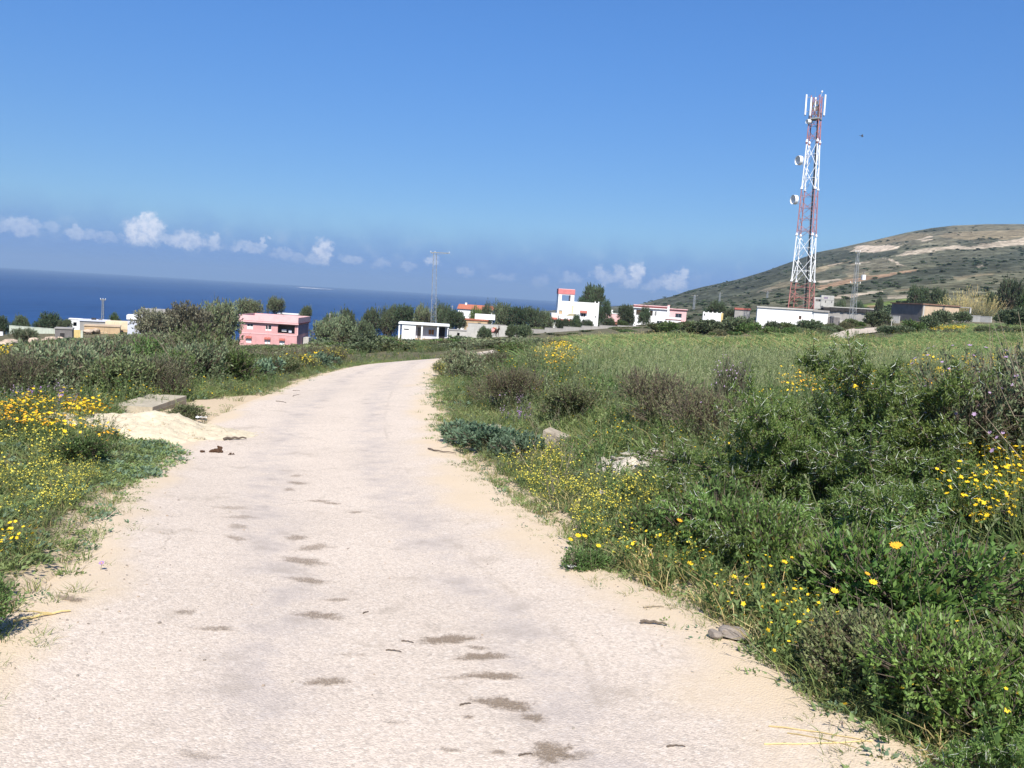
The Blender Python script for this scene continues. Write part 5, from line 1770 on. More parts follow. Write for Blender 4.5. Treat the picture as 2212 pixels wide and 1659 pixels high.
patch('purple_spikes', G_SPK, [[(0, 1110), (140, 1090), (250, 1120), (240, 1180), (100, 1240), (0, 1250)], [(0, 870), (140, 860), (160, 900), (20, 920)], [(1040, 880), (1200, 860), (1220, 920), (1060, 935)]], 1.1, 3, 24, 'dull purple flower spikes among the verge weeds')
patch('dry_stalks', G_DRY, [[(1100, 1000), (1320, 960), (1400, 1100), (1240, 1130)], [(1520, 1230), (1700, 1500), (1960, 1660), (1800, 1690), (1500, 1300)], [(0, 1240), (180, 1200), (60, 1350), (-60, 1420)], [(1130, 930), (1350, 930), (1350, 1000), (1150, 990)]], 6, 2, 18, 'dry straw coloured stalks along the road edges', 'dry grass')

# the green field and the dry patch
F_NEAR = [grass_tuft(s, 54, .46, .013, .17, L_OAT, 7) for s in (71, 72, 73)]
F_FAR = [grass_tuft(s, 40, .55, .035, .42, L_OAT, 0) for s in (74, 75, 76)] + [grass_tuft(77, 36, .5, .035, .40, L_GRASS, 6)]
x, y, z, d, s, px, py, bay = ground_points([(10, 20, 9), (20, 34, 7.5)], -8, 42)
k = inpoly(px, py, FIELD) & (d > 1.2)
put('field_oats', F_NEAR, x[k], y[k], z[k], rng.uniform(.75, 1.25, k.sum()), 'pale green oats of the field right of the road, near part', 'crop field')
x, y, z, d, s, px, py, bay = ground_points([(30, 50, 3.6), (50, 75, 2.4), (75, 112, 1.7), (112, 165, .8)], -4, 42)
k = (inpoly(px, py, FIELD) | inpoly(px, py, FIELD_FAR)) & (d > 1.2) & ~inpoly(x, y, TRACK_OUT)
put('field_oats', F_FAR, x[k], y[k], z[k], rng.uniform(.7, 1.25, k.sum()) * np.where(y[k] > 75, 1.3, 1) * np.where((px[k] > 1780) & (px[k] < 1960) & (y[k] > 70), .4, 1), 'pale green oats of the field right of the road, far part', 'crop field')
x, y, z, d, s, px, py, bay = ground_points([(22, 60, 3.2)], -42, -24)
k = inpoly(px, py, TANPATCH)
put('dry_grass', [grass_tuft(78, 44, .38, .022, .28, L_DRY), grass_tuft(79, 44, .38, .022, .28, L_GRASS)], x[k], y[k], z[k], rng.uniform(.7, 1.2, k.sum()), 'dry yellow grass patch at the left edge of the photo', 'dry grass', idx=(rng.random(k.sum()) < .25).astype(int))

# ------------------------------------------------------------------ shrubs: meshes shared between the bushes of a kind
SM = {}


def smesh(kind, v):
    """near, mid and far versions of each bush are different meshes"""
    key = (kind, v)
    if key in SM:
        return SM[key]
    sd = hash(kind) % 1 + v * 13 + sum(map(ord, kind))
    pal = {'mastic': L_LENT, 'grey': L_GREY, 'olive': L_OLIV, 'heath': L_BROW, 'green': L_GREEN, 'blue': L_BLUE, 'mauve': L_GREY, 'dark': L_DKOL, 'gorse': L_OLIV}
    if kind == 'mastic':
        me_ = shrub_mesh(sd, L_LENT, 1, 1, 11, 520, 10, .088, .036, .20, TWIG, .85, bare=10, shell=.5)
    elif kind.endswith('_far'):
        me_ = shrub_mesh(sd, pal[kind[:-4]], 1, 1, 8, 380, 7, .17, .085, .22, TWIG, .6, shell=.5)
    elif kind == 'mauve':
        me_ = shrub_mesh(sd, L_GREY, 1, 1, 9, 520, 10, .060, .024, .20, TWIG, .8, P_MAU, 150, .022, 30)
    elif kind == 'heath':
        me_ = shrub_mesh(sd, L_BROW, 1, 1, 9, 560, 11, .060, .018, .24, TWIG, 1.1, P_MAU, 6, .018, 16, .5)
    elif kind == 'gorse':
        me_ = shrub_mesh(sd, L_OLIV, 1, 1, 8, 420, 9, .07, .022, .20, TWIG, .9, P_LEM, 200, .030, 20)
    elif kind == 'blue':
        me_ = shrub_mesh(sd, L_BLUE, 1, .8, 9, 170, 9, .17, .075, .16, TWIG, .8)
    else:
        me_ = shrub_mesh(sd, pal[kind], 1, 1, 9, 480, 9, .095, .042, .20, TWIG, .7, bare=25, shell=.5)
    SM[key] = me_
    return me_


SKYLINE = [(-200, 748), (60, 745), (110, 742), (180, 734), (260, 730), (310, 724), (400, 724), (460, 742), (530, 756), (650, 758), (695, 742), (760, 728), (830, 728), (870, 736), (960, 736), (1000, 730), (1150, 734), (1210, 728), (1420, 727), (1560, 712), (1600, 702), (1800, 702), (2300, 700)]


def lower(px, d, z, Hh, sky_=SKYLINE):
    """how tall a plant standing there may be without hiding the houses that the photograph shows"""
    y_ = np.interp(px, [q[0] for q in sky_], [q[1] for q in sky_])
    return min(Hh, pt(px, y_ + 3, d)[2] - z)


def bush(px, d, kind, Rr, Hh, label, group=None, v=None, sink=.08, name=None, cat='shrub'):
    p = site(px, d)
    zz = float(gz(p[0], p[1]))
    v = random.randrange(3) if v is None else v
    if 26 < d < 50 and 940 < px < 1115:
        Hh = max(min(Hh, pt(px, 764, d)[2] - zz), .3)
    elif 30 < d < 112:
        Hh = max(min(lower(px, d, zz - sink * Hh, 9) * random.uniform(.62, 1.0), Hh), .35)
    o = link(name or {'mastic': 'mastic_shrub', 'heath': 'heath_shrub', 'mauve': 'flowering_shrub', 'gorse': 'flowering_shrub', 'blue': 'leafy_thistle'}.get(kind.replace('_far', ''), 'shrub'), smesh(kind, v), None,
             (p[0], p[1], zz - sink * Hh), (0, 0, random.uniform(0, 6.28)), (Rr * random.uniform(.93, 1.07), Rr * random.uniform(.93, 1.07), Hh))
    return tag(o, label, cat, group)


# right foreground: glossy mastic bushes
for a in [(1990, 5.3, 'mastic', .78, .66, 'broad glossy mastic bush, the middle one of the right foreground'),
          (2215, 4.4, 'mastic', .55, .46, 'glossy mastic bush cut by the right edge of the photo, in front of the daisies'),
          (1790, 5.7, 'mastic', .52, .55, 'mastic bush with an orange flower standing above it'),
          (1690, 6.3, 'mastic', .50, .52, 'darker mastic bush against the thorn tree\'s foot, nearest the yellow flowered weeds'),
          (2060, 3.85, 'mastic', .46, .44, 'low mastic bush nearest the bottom right road edge'),
          (2260, 3.75, 'mastic', .50, .46, 'mastic bush in the bottom right corner, under the white thorns'),
          (1560, 6.9, 'green', .55, .62, 'dark green bush overhanging the road edge behind the yellow weeds'),
          (1440, 7.3, 'green', .42, .42, 'small dark green bush at the road edge by the yellow weeds'),
          (1880, 4.35, 'olive', .36, .34, 'thin grey twiggy bush below the mastic, by the flattened stone')]:
    bush(*a)
for a in [(2130, 8.4, 'mauve', .95, 1.15, 'grey bush with mauve flowers at the right edge, behind the yellow daisies'),
          (2290, 8.0, 'mauve', 1.0, 1.25, 'tall grey flowering bush cut off by the right edge'),
          (1420, 13.8, 'heath', .90, .85, 'brownish heath bush left of the thorn tree, before the field'),
          (1520, 12.2, 'heath', .70, .80, 'reddish brown heath bush touching the thorn tree'),
          (1570, 13.5, 'mauve', .35, 1.05, 'tall purple topped thistle clump standing up into the field'),
          (1110, 20.0, 'heath', 1.0, .95, 'wide brown heath bush on the right verge where the road bends'),
          (1010, 27.5, 'grey', .8, .9, 'grey leafy bush on the inside of the road bend'),
          (1065, 31, 'heath', 1.2, 1.2, 'brown scrub bush inside the bend, below the lattice pylon'),
          (1120, 36, 'green', 1.1, 1.2, 'bright green bush between the bend and the field corner'),
          (1000, 35, 'olive', .9, 1.0, 'olive bush hiding the road behind the bend'),
          (1160, 44, 'dark', 1.3, 1.3, 'dark bush at the near left corner of the field'),
          (1215, 54, 'heath', 1.5, 1.4, 'brownish thicket bush at the far left corner of the field'),
          (1150, 60, 'olive', 1.6, 1.5, 'olive thicket bush below the stepped garden wall'),
          (1075, 62, 'grey', 1.4, 1.2, 'grey thicket bush behind the last bit of road'),
          (960, 29, 'gorse', .45, .45, 'yellow flowering bush at the tip of the bend\'s inner verge'),
          (1065, 13.2, 'blue', .55, .45, 'blue-green thistle with big leaves on the right road edge, nearest the concrete block'),
          (1010, 14.0, 'blue', .5, .40, 'blue-green big leaved thistle farther along the right road edge'),
          (1120, 12.2, 'blue', .42, .40, 'blue-green big leaved thistle closest to the stone heap'),
          (1240, 16.5, 'olive', .6, .6, 'olive weed bush just behind the concrete block'),
          (-95, 4.5, 'green', .28, .36, 'dark green bush at the left edge, nearest the camera'),
          (1282, 6.7, 'green', .26, .24, 'small leafy clump under the three yellow daisies at the road edge'),
          (190, 10.8, 'green', .45, .32, 'bright green leafy clump below the orange daisies')]:
    bush(*a)

# left scrub
for a in [(110, 33, 'heath', .95, 1.7, 'dark twiggy bush beside the dry yellow grass patch'),
          (165, 38, 'grey', 1.6, 2.0, 'rounded grey bush above the dark twiggy bush in the left scrub'),
          (250, 42, 'olive', 2.0, 2.3, 'broad olive bush in the middle of the left scrub, below the ochre house'),
          (330, 46, 'grey', 2.2, 2.2, 'soft grey-green bush below the brown tamarisk'),
          (60, 27, 'olive', 1.2, 1.2, 'olive bush in front of the dry grass patch'),
          (300, 24.5, 'gorse', .55, .75, 'bush covered in yellow flowers in the left scrub'),
          (360, 24.5, 'green', .9, .95, 'bright green bush right of the yellow flowering bush'),
          (420, 26, 'grey', 1.1, 1.3, 'grey bush with bare pale twigs, behind the bright green bush'),
          (480, 27, 'green', 1.1, 1.2, 'green bush midway along the left verge'),
          (545, 29, 'blue', 1.0, .95, 'blue-green leafy bush at the left road edge before the bend'),
          (610, 31, 'olive', 1.0, 1.0, 'olive bush at the left road edge before the bend, below the pink house'),
          (660, 34, 'gorse', .7, .8, 'yellowish flowering bush at the left edge of the bend'),
          (690, 36, 'blue', .8, .9, 'blue-green bush at the outer edge of the road bend'),
          (720, 38.5, 'gorse', .8, .8, 'yellow flowering bush farthest along the outer edge of the bend'),
          (240, 21, 'heath', .9, .8, 'low brown bush behind the concrete culvert slab'),
          (130, 20, 'grey', 1.0, .9, 'grey bush above the orange daisies'),
          (30, 19, 'heath', .9, 1.0, 'reddish brown bush at the left edge above the daisies'),
          (398, 16.6, 'olive', .50, .24, 'low grassy clump growing against the gravel heap'),
          (430, 60, 'green', 2.4, 2.0, 'bright green bush below the pink house\'s left corner'),
          (505, 62, 'green', 2.6, 2.3, 'green bush in front of the pink house\'s lower windows'),
          (575, 66, 'green', 2.2, 2.0, 'green bush below the pink house\'s veranda'),
          (672, 75, 'olive', 2.2, 2.2, 'olive bush at the pink house\'s right corner'),
          (520, 44, 'grey', 1.7, 1.7, 'grey bush between the road and the pink house'),
          (600, 48, 'olive', 1.7, 1.6, 'olive bush above the outer road edge, right of the pink house\'s corner')]:
    bush(*a)
GRP = {'grey': ('grey-green scrub bush', 'grey-green bushes of the left thicket'),
       'olive': ('olive scrub bush', 'olive bushes of the left thicket'),
       'heath': ('brown twiggy bush', 'brown bushes of the left thicket'),
       'green': ('fresh green bush', 'green bushes of the left thicket')}
for i in range(92):
    dd = random.choice([random.uniform(20, 34), random.uniform(30, 60), random.uniform(55, 95)])
    pxx = random.uniform(-60, 330 + (dd - 20) * 13 if dd < 45 else 720)
    q = site(pxx, dd)
    o_, s_ = off_road(np.array([q[0]]), np.array([q[1]]))
    if s_[0] >= 0 or o_[0] < 1.6 or inpoly(np.array([pxx]), np.array([project(q)[1]]), TANPATCH)[0] or inpoly(np.array([q[0]]), np.array([q[1]]), BAY)[0]:
        continue
    kd = random.choices(['grey', 'olive', 'heath', 'green'], [4, 3, 1.2, 3.0])[0]
    r_ = random.uniform(.6, 1.1) * (.8 + dd / 40)
    if pxx < 110 and dd < 60:
        r_ *= .55
    mark = next(w for lim, w in ((120, 'the dry grass patch'), (260, 'the ochre house'), (400, 'the brown tamarisks'), (510, 'the grey-green tree'), (9999, 'the pink house')) if pxx < lim)
    far_w = 'by the culvert' if dd < 27 else 'mid thicket' if dd < 50 else 'far slope'
    o = bush(pxx, dd, kd, r_, r_ * random.uniform(.75, 1.05), '%s, %s, below %s' % (GRP[kd][0], far_w, mark), 'bushes of the left thicket')
    o['at'] = pxx

# far undergrowth as one mass: bush tops over the slopes down to the houses
UND = [smesh(k + '_far', v) for k in ('grey', 'olive', 'heath', 'green', 'dark') for v in (0, 1)]
x, y, z, d, s, px, py, bay = ground_points([(60, 100, .16), (100, 190, .075), (190, 300, .05)], -40, 12)
k = (s <= 0) | (y > 75)
k &= ~((px > 1130) & (px < 1430) & (y > 95) & (y < 232) & (rng.random(len(x)) < .75))
k &= ~((y < 240) & inpoly(px, py, [(1180, 735), (1240, 722), (2300, 722), (2300, 1000), (1100, 1000)])) & ~((np.abs(px - 600) < 110) & (y > 150) & (y < 216)) & ~((np.abs(px - 915) < 70) & (y > 150) & (y < 195)) & ~((np.abs(px - 1070) < 80) & (y > 130) & (y < 182)) & ~((px < 260) & (y > 125) & (y < 200))
n = int(k.sum())
sc3 = rng.uniform(1.2, 2.8, n)[:, None] * np.stack([np.ones(n), np.ones(n), rng.uniform(.55, .85, n)], -1)
SKY2 = [(-200, 702), (150, 706), (300, 700), (560, 722), (700, 700), (1160, 700), (1180, 712), (1420, 708)]
hcap = np.array([lower(a_, b_, c_ - .3, 9, SKYLINE if b_ < 205 else SKY2) for a_, b_, c_ in zip(px[k], y[k], z[k])])
sc3[:, 2] = np.maximum(np.minimum(sc3[:, 2], hcap * rng.uniform(.6, 1, n)), .5)
sc3[:, :2] = np.where(sc3[:, 2:] < .7, sc3[:, :2] * .7, sc3[:, :2])
idk = np.where(k)[0]
k, n = idk, len(idk)
scatter('undergrowth', UND, np.stack([x[k], y[k], z[k] - .3], -1), rng.uniform(0, 6.28, n), sc3, rng.choice(10, n, p=[.14, .14, .14, .14, .1, .1, .06, .06, .06, .06]), 'continuous low scrub running down the slope to the houses and the sea', 'scrub', .05)
x, y, z, d, s, px, py, bay = ground_points([(95, 160, .05), (160, 250, .03)], 10, 42)
k = ~inpoly(px, py, FIELD) & ~inpoly(px, py, FIELD_FAR) & ~inpoly(x, y, TRACK_OUT) & ~((px > 1600) & (px < 1810) & (y > 146)) & ~((px > 1940) & (px < 2180) & (y > 150) & (y < 182)) & ~((px > 1180) & (px < 1560) & (y > 215)) & ~((px > 1790) & (px < 2000) & (y < 118))
n = int(k.sum())
sc3 = rng.uniform(.5, 1.3, n)[:, None] * np.stack([np.ones(n), np.ones(n), rng.uniform(.5, .8, n)], -1)
scatter('undergrowth', UND, np.stack([x[k], y[k], z[k] - .2], -1), rng.uniform(0, 6.28, n), sc3, rng.integers(0, 10, n), 'scattered low scrub beyond the green field', 'scrub', .05)

# maquis dotted over the hill
ii, jj = rng.integers(5, ND - 45, 6500), rng.integers(0, NA - 1, 6500)
dark = C[ii, jj].mean(-1)
k = (rng.random(6500) < np.clip(.75 - dark * 4.5, .03, 1)) & (H1[jj] > -30)
ii, jj = ii[k], jj[k]
n = len(ii)
sc3 = rng.uniform(.7, 1.9, n)[:, None] * (1 + DD[ii, jj][:, None] / 1800) * np.stack([np.ones(n), np.ones(n), np.full(n, .5)], -1)
HILLB = [shrub_mesh(900 + v, L_DKOL, 1, 1, 5, 60, 5, .45, .28, .25, TWIG, .6, shell=.5) for v in range(3)]
scatter('hill_maquis', HILLB, np.stack([HX[ii, jj] + rng.normal(size=n) * 3, HY[ii, jj] + rng.normal(size=n) * 3, HZ[ii, jj] - .5], -1), rng.uniform(0, 6.28, n), sc3, rng.integers(0, 3, n), 'dark maquis dotting the far hillside', 'scrub', .0)

# ------------------------------------------------------------------ trees
TM = {}


def tree(px, top, d, Rr, Hh, kind, label, group=None, v=None, trunk=None, flat=False):
    """base at distance d; 'top' is the survey height of its crown"""
    tp = pt(px, top, d)
    v = random.randrange(3) if v is None else v
    key = (kind, v, flat)
    if key not in TM:
        sd = 500 + v * 7 + sum(map(ord, kind))
        pal = {'pine': L_PINE, 'dark': L_DKOL, 'tamarisk': L_TAMR, 'grey': L_GREY, 'green': L_GREEN}[kind]
        TM[key] = shrub_mesh(sd, pal, 1, 1, 16 if flat else 12, 760, 6, .105, .052, .16, BARK, .45, shell=.55, lobespread=.72, bare=12 if kind != 'pine' else 0)
    zb = float(gz(tp[0], tp[1]))
    o = empty({'pine': 'pine_tree', 'tamarisk': 'tamarisk_tree'}.get(kind, 'broadleaf_tree'), (tp[0], tp[1], zb - .2), random.uniform(0, 6.28), label, 'tree', group)
    tot = max(tp[2] - zb + .2, 1.5)
    ch = Hh if (d > 210 and px < 700) else tot * .92 if kind in ('dark', 'grey', 'green') else min(max(Hh, tot * .6), tot)
    link('crown', TM[key], o, (0, 0, tot - ch), None, (Rr, Rr, ch))
    mb = MB()
    r_ = .05 * Rr + .04
    mb.tube((0, 0, -.5), (.08 * Rr, .05 * Rr, (tot - ch) + ch * .35), r_ * 1.3, r_ * .8, 8)
    for i in range(4):
        a = i * 1.57 + .4
        mb.tube((.08 * Rr, .05 * Rr, tot - ch + ch * (.25 + .02 * i)), (.5 * Rr * math.cos(a), .5 * Rr * math.sin(a), tot - ch + ch * .62), r_ * .6, r_ * .25, 6)
    mb.build('trunk', BARK, o)
    return o


for a in [(338, 678, 138, 3.4, 4.6, 'tamarisk', 'left of two brown tamarisk trees, hiding the bluish white house'), (400, 664, 142, 4.2, 6.0, 'tamarisk', 'larger brown tamarisk tree with a ragged wide crown'),
          (474, 657, 148, 3.2, 6.5, 'grey', 'grey-green tree between the tamarisk and the pink house'), (538, 653, 215, 3.4, 5.5, 'grey', 'grey-green tree whose top shows over the pink roof\'s left end'),
          (598, 648, 226, 2.4, 4.6, 'grey', 'pale feathery tree behind the pink house\'s roof'), (661, 665, 226, 1.9, 4.0, 'dark', 'small dark tree behind the pink house\'s right end'),
          (102, 682, 186, 3.1, 4.5, 'pine', 'dark round tree on the shore, left of the white hut'), (48, 687, 190, 2.0, 3.5, 'dark', 'small dark tree second from the left edge, on the shore'), (8, 689, 185, 2.6, 4.0, 'pine', 'dark tree at the very left edge on the shore'),
          (140, 694, 178, 1.5, 2.6, 'dark', 'low dark bush tree beside the white hut'), (246, 686, 205, 1.8, 2.2, 'green', 'small tree peeping over the cream block'),
          (52, 712, 140, 2.0, 3.0, 'grey', 'grey bush tree in front of the greenish garden wall'),
          (706, 696, 130, 2.1, 4.0, 'grey', 'grey-green tree at the right foot of the pink house'), (735, 690, 138, 2.6, 4.2, 'grey', 'grey-green tree between the pink house and the porch house'), (790, 700, 150, 2.4, 3.6, 'dark', 'dark green tree left of the porch house'),
          (712, 684, 232, 3.0, 5.0, 'dark', 'dark tree of the middle belt, nearest the pink house'), (752, 677, 238, 3.2, 5.5, 'dark', 'dark tree of the middle belt, second from the pink house'), (800, 675, 240, 3.4, 5.5, 'dark', 'dark tree of the middle belt, left of the black pine'),
          (842, 672, 244, 3.0, 5.6, 'dark', 'dark tree tucked against the left of the black pine'), (876, 664, 240, 3.4, 6.5, 'pine', 'black-green pine behind the porch house roof'), (915, 670, 228, 2.8, 5.0, 'grey', 'olive coloured tree at the left foot of the tall pylon'),
          (957, 662, 226, 3.0, 6.5, 'dark', 'dark tree at the right foot of the tall pylon'), (985, 673, 215, 2.6, 5.0, 'pine', 'dark pine just left of the red tiled roof'), (1030, 670, 252, 2.0, 3.2, 'green', 'green tree growing in front of the red roofed house\'s wall'), (1052, 664, 256, 1.8, 4.0, 'dark', 'small dark tree at the right end of the red tiled roof'),
          (1085, 660, 240, 3.4, 7.0, 'dark', 'tall dark tree right of the red tiled roof'), (1118, 666, 236, 3.0, 6.0, 'pine', 'dark pine above the sloping concrete wall'), (1150, 672, 240, 3.2, 5.6, 'dark', 'dark tree left of the tower villa, third from it'), (1176, 676, 246, 2.6, 5.0, 'dark', 'dark tree touching the tower villa\'s left annex'),
          (1288, 620, 262, 3.5, 9.5, 'pine', 'tall dark umbrella crowned tree behind the tower villa'), (1262, 643, 263, 2.2, 5.0, 'pine', 'lower dark crown leaning left behind the tower villa\'s roof'), (1308, 655, 259, 2.2, 6.5, 'pine', 'dark lower tree at the right wall of the tower villa'),
          (1352, 662, 240, 2.5, 6.0, 'pine', 'dark conical tree left of the balcony villa'), (1392, 668, 237, 1.8, 5.0, 'pine', 'dark slim tree in front of the balcony villa'),
          (1212, 690, 229, 2.0, 3.6, 'pine', 'dark garden tree under the tower villa\'s left end'), (1244, 684, 229, 1.6, 4.2, 'pine', 'pointed dark garden tree in front of the tower villa'), (1268, 692, 229, 1.8, 3.4, 'dark', 'dark garden tree right of the pointed one before the tower villa'), (1316, 690, 232, 2.0, 3.6, 'dark', 'dark garden tree below the chimney house'), (1342, 693, 230, 1.8, 3.2, 'green', 'green garden tree right of the chimney house'),
          (1552, 655, 264, 3.2, 6.5, 'pine', 'round dark tree between the white annex and the blockhouse'), (1590, 667, 212, 2.4, 4.6, 'dark', 'dark tree just left of the blockhouse'),
          (1990, 622, 232, 2.6, 7.0, 'pine', 'dark pine rising over the tan barn'), (2030, 632, 230, 2.4, 6.0, 'dark', 'dark tree right of the pine over the tan barn'),
          (2190, 614, 215, 3.8, 9.0, 'dark', 'large green tree at the right edge above the white boundary wall'), (2240, 626, 212, 3.6, 8.0, 'green', 'green tree cut by the right edge'),
          (1900, 652, 262, 1.6, 3.0, 'dark', 'small dark tree left of the tan barn'), (1858, 655, 310, 1.9, 3.0, 'pine', 'dark rounded tree behind the grey barn'), (1818, 655, 330, 2.2, 2.8, 'dark', 'dark tree below the unfinished house'),
          (2150, 640, 224, 2.4, 5.0, 'dark', 'olive dark tree beside the large green tree')]:
    tree(*a)
# reed thicket behind the barn
for i, (px, top) in enumerate([(2062, 640), (2084, 634), (2108, 633), (2130, 640), (2152, 652), (2074, 648), (2098, 646), (2122, 650)]):
    p = pt(px, top, 198 + i % 3 * 4)
    zb = float(gz(p[0], p[1]))
    if 'reed' not in TM:
        TM['reed'] = grass_tuft(301, 260, 1.0, .035, .20, L_REED, 40)
    o = link('reed_clump', TM['reed'], None, (p[0], p[1], zb - .2), (0, 0, i * 1.3), (2.4, 2.4, (p[2] - zb) * .95))
    tag(o, 'clump of tall greyish reeds behind the tan barn', 'reeds', 'reed clumps behind the tan barn')
    o['at'] = float(px)

# shrubs around the field's far side
for a in [(1455, 132, 'green_far', 2.4, 1.6, 'green bush below the balcony villa, leftmost of the hedge row'), (1495, 128, 'olive_far', 2.6, 1.8, 'olive bush below the white annex with the yellow corner'), (1530, 126, 'dark_far', 2.4, 1.8, 'dark bush right of the olive bush below the white annex'),
          (1420, 150, 'olive_far', 2.2, 1.5, 'olive bush at the right end of the stepped wall'), (1592, 130, 'dark_far', 2.2, 2.3, 'dark bush left of the blockhouse wall'), (1618, 128, 'green_far', 1.8, 1.6, 'green bush at the blockhouse\'s left corner'),
          (1668, 126, 'dark_far', 1.6, 1.5, 'dark bush before the blockhouse, left of its small window'), (1705, 128, 'olive_far', 1.7, 1.3, 'olive bush before the middle of the blockhouse'), (1745, 124, 'dark_far', 1.8, 1.6, 'dark bush before the narrow white annex'), (1775, 126, 'olive_far', 1.4, 1.2, 'olive bush at the narrow annex\'s right corner'),
          (1895, 142, 'dark_far', 2.1, 2.5, 'rounded dark bush by the white boundary wall, right of the pylon'), (1835, 146, 'olive_far', 1.5, 1.3, 'olive bush at the foot of the pylon with the white box'),
          (2004, 118, 'dark_far', 1.5, 2.0, 'dark round bush in front of the tan barn\'s corner'), (2035, 150, 'dark_far', 2.0, 2.4, 'dark bush against the tan wall'), (2072, 152, 'dark_far', 1.9, 1.9, 'dark bush below the open lean-to'),
          (2190, 142, 'dark_far', 2.6, 2.6, 'dark bush hiding the end of the right boundary wall'), (2240, 140, 'dark_far', 2.4, 2.8, 'dark bush at the edge beside the boundary wall'),
          (1950, 108, 'dark_far', 1.5, 1.5, 'dark bush at the right end of the dirt track'), (1915, 104, 'dark_far', 1.4, 1.1, 'low dark bush along the dirt track\'s lower side'), (1975, 112, 'green_far', 1.4, 1.6, 'green bush past the end of the dirt track'),
          (2120, 113, 'olive_far', 1.1, 1.0, 'low olive bush between the two fields, first from the barn'), (2165, 112, 'heath_far', 1.2, 1.0, 'low brown bush between the two fields'), (2205, 110, 'olive_far', 1.2, 1.0, 'low olive bush between the two fields at the right edge'),
          (1130, 150, 'dark_far', 1.6, 2.2, 'dark pointed bush before the sloping wall\'s end'), (1105, 152, 'dark_far', 1.2, 2.4, 'dark upright bush before the sloping wall'), (1046, 150, 'dark_far', 1.1, 2.2, 'dark upright bush before the tall wall, left of the donkey')]:
    bush(*a)

# ------------------------------------------------------------------ thorn tree in the right foreground: arching boughs, feathery leaves, long white thorns
def thorn_tree(seed, Rr, Hh, nb, nsub=6, nleaf=7, spread=(.25, 1.15)):
    r = np.random.default_rng(seed)
    wood, leaf, th = Plant(seed + 1), Plant(seed + 2), Plant(seed + 3)
    nodesP, nodesD = [], []
    A, B, ra = [], [], []
    for i in range(nb):
        a = i * 2.4 + r.normal() * .4
        lean = r.uniform(*spread)
        d = unit(np.array([math.cos(a) * lean, math.sin(a) * lean, 1.0]))
        p = np.array([r.normal() * .12, r.normal() * .12, -.05])
        L = Hh * r.uniform(.75, 1.15) / max(d[2], .55)
        n_ = 9
        for j in range(n_):
            q = p + d * L / n_
            A.append(p), B.append(q), ra.append(.020 * (1 - j / n_) + .004)
            if j >= 2:
                for s_ in range(nsub if j > 3 else 3):
                    sd = unit(d * .5 + r.normal(size=3) * .75 + np.array([0, 0, .15]))
                    sl = r.uniform(.18, .5) * (Rr / 1.5)
                    e = q + sd * sl
                    A.append(q), B.append(e), ra.append(.006)
                    for t in np.linspace(.25, 1, 5):
                        nodesP.append(q + sd * sl * t), nodesD.append(sd)
            p = q
            d = unit(d + np.array([math.cos(a), math.sin(a), -.25]) * .10 + r.normal(size=3) * .10)
    A, B, ra = np.array(A), np.array(B), np.array(ra)
    wood.stems(A, B, ra, ra * .75, 0)
    P, D = np.array(nodesP), np.array(nodesD)
    n = len(P)
    for k in range(nleaf):                       # one feathery leaf: a rachis with leaflets both sides
        rd = unit(D * .45 + r.normal(size=(n, 3)) * .7 + np.array([0, 0, .2]))
        rl = r.uniform(.05, .10, n)[:, None]
        S = unit(np.cross(rd, r.normal(size=(n, 3))))
        for t in np.linspace(.25, 1, 4):
            for sg in (-1, 1):
                leaf.leaves(P + rd * rl * t, S * sg + rd * .55, .036, .012, 0, .1)
    k = r.random(n) < .62
    Pt, Dt = P[k], D[k]
    out = unit(np.cross(Dt, r.normal(size=Dt.shape)))
    tl = r.uniform(.045, .095, len(Pt))[:, None]
    for sg in (-1, 1):
        v = unit(out * sg + Dt * .45 + r.normal(size=Dt.shape) * .15)
        th.stems(Pt, Pt + v * tl, .0036, .0010, 0)
    return wood.mesh('branches', [TWIG]), leaf.mesh('foliage', [L_ACAC]), th.mesh('thorns', [THORN])


TT = [thorn_tree(5, 1.2, 1.5, 8, 4, 5, (.05, .30)), thorn_tree(9, 1.1, .85, 11, 4, 4, (.35, 1.3)), thorn_tree(15, 1.2, .95, 12, 4, 4, (.3, 1.5))]


def place_thorn(px, d, which, s, label):
    p = site(px, d)
    o = empty('thorn_tree', (p[0], p[1], float(gz(p[0], p[1])) - .05), random.uniform(0, 6.28), label, 'thorn tree')
    for nm, me_ in zip(('branches', 'foliage', 'thorns'), TT[which]):
        c_ = link(nm, me_, o, None, None, s if isinstance(s, tuple) else (s, s, s))
        if nm != 'branches':
            c_['kind'] = 'stuff'
    return o


place_thorn(1872, 8.3, 0, (.95, .95, 1.07), 'tallest thorn tree with white spines, its top standing against the green field')
place_thorn(1690, 8.2, 0, (.75, .75, 1.0), 'second tall thorn tree with white spines, left of the tallest one')
place_thorn(1780, 8.0, 2, (1.0, 1.0, 1.0), 'spreading thorn bush with white spines between the two tall thorn trees')
place_thorn(1950, 8.4, 2, (.95, .95, .95), 'spreading thorn bush with white spines, right of the tallest thorn tree')
place_thorn(1600, 7.2, 1, .85, 'low dark thorn bush at the foot of the thicket, behind the yellow weeds')
place_thorn(1780, 6.9, 1, .95, 'low thorn bush with bright spines, in front of the spreading thorn bush')
place_thorn(1990, 7.0, 1, .85, 'low thorn bush between the thorn thicket and the yellow daisies')
place_thorn(2175, 3.55, 1, .42, 'small thorny bush with bare white spines in the bottom right corner')

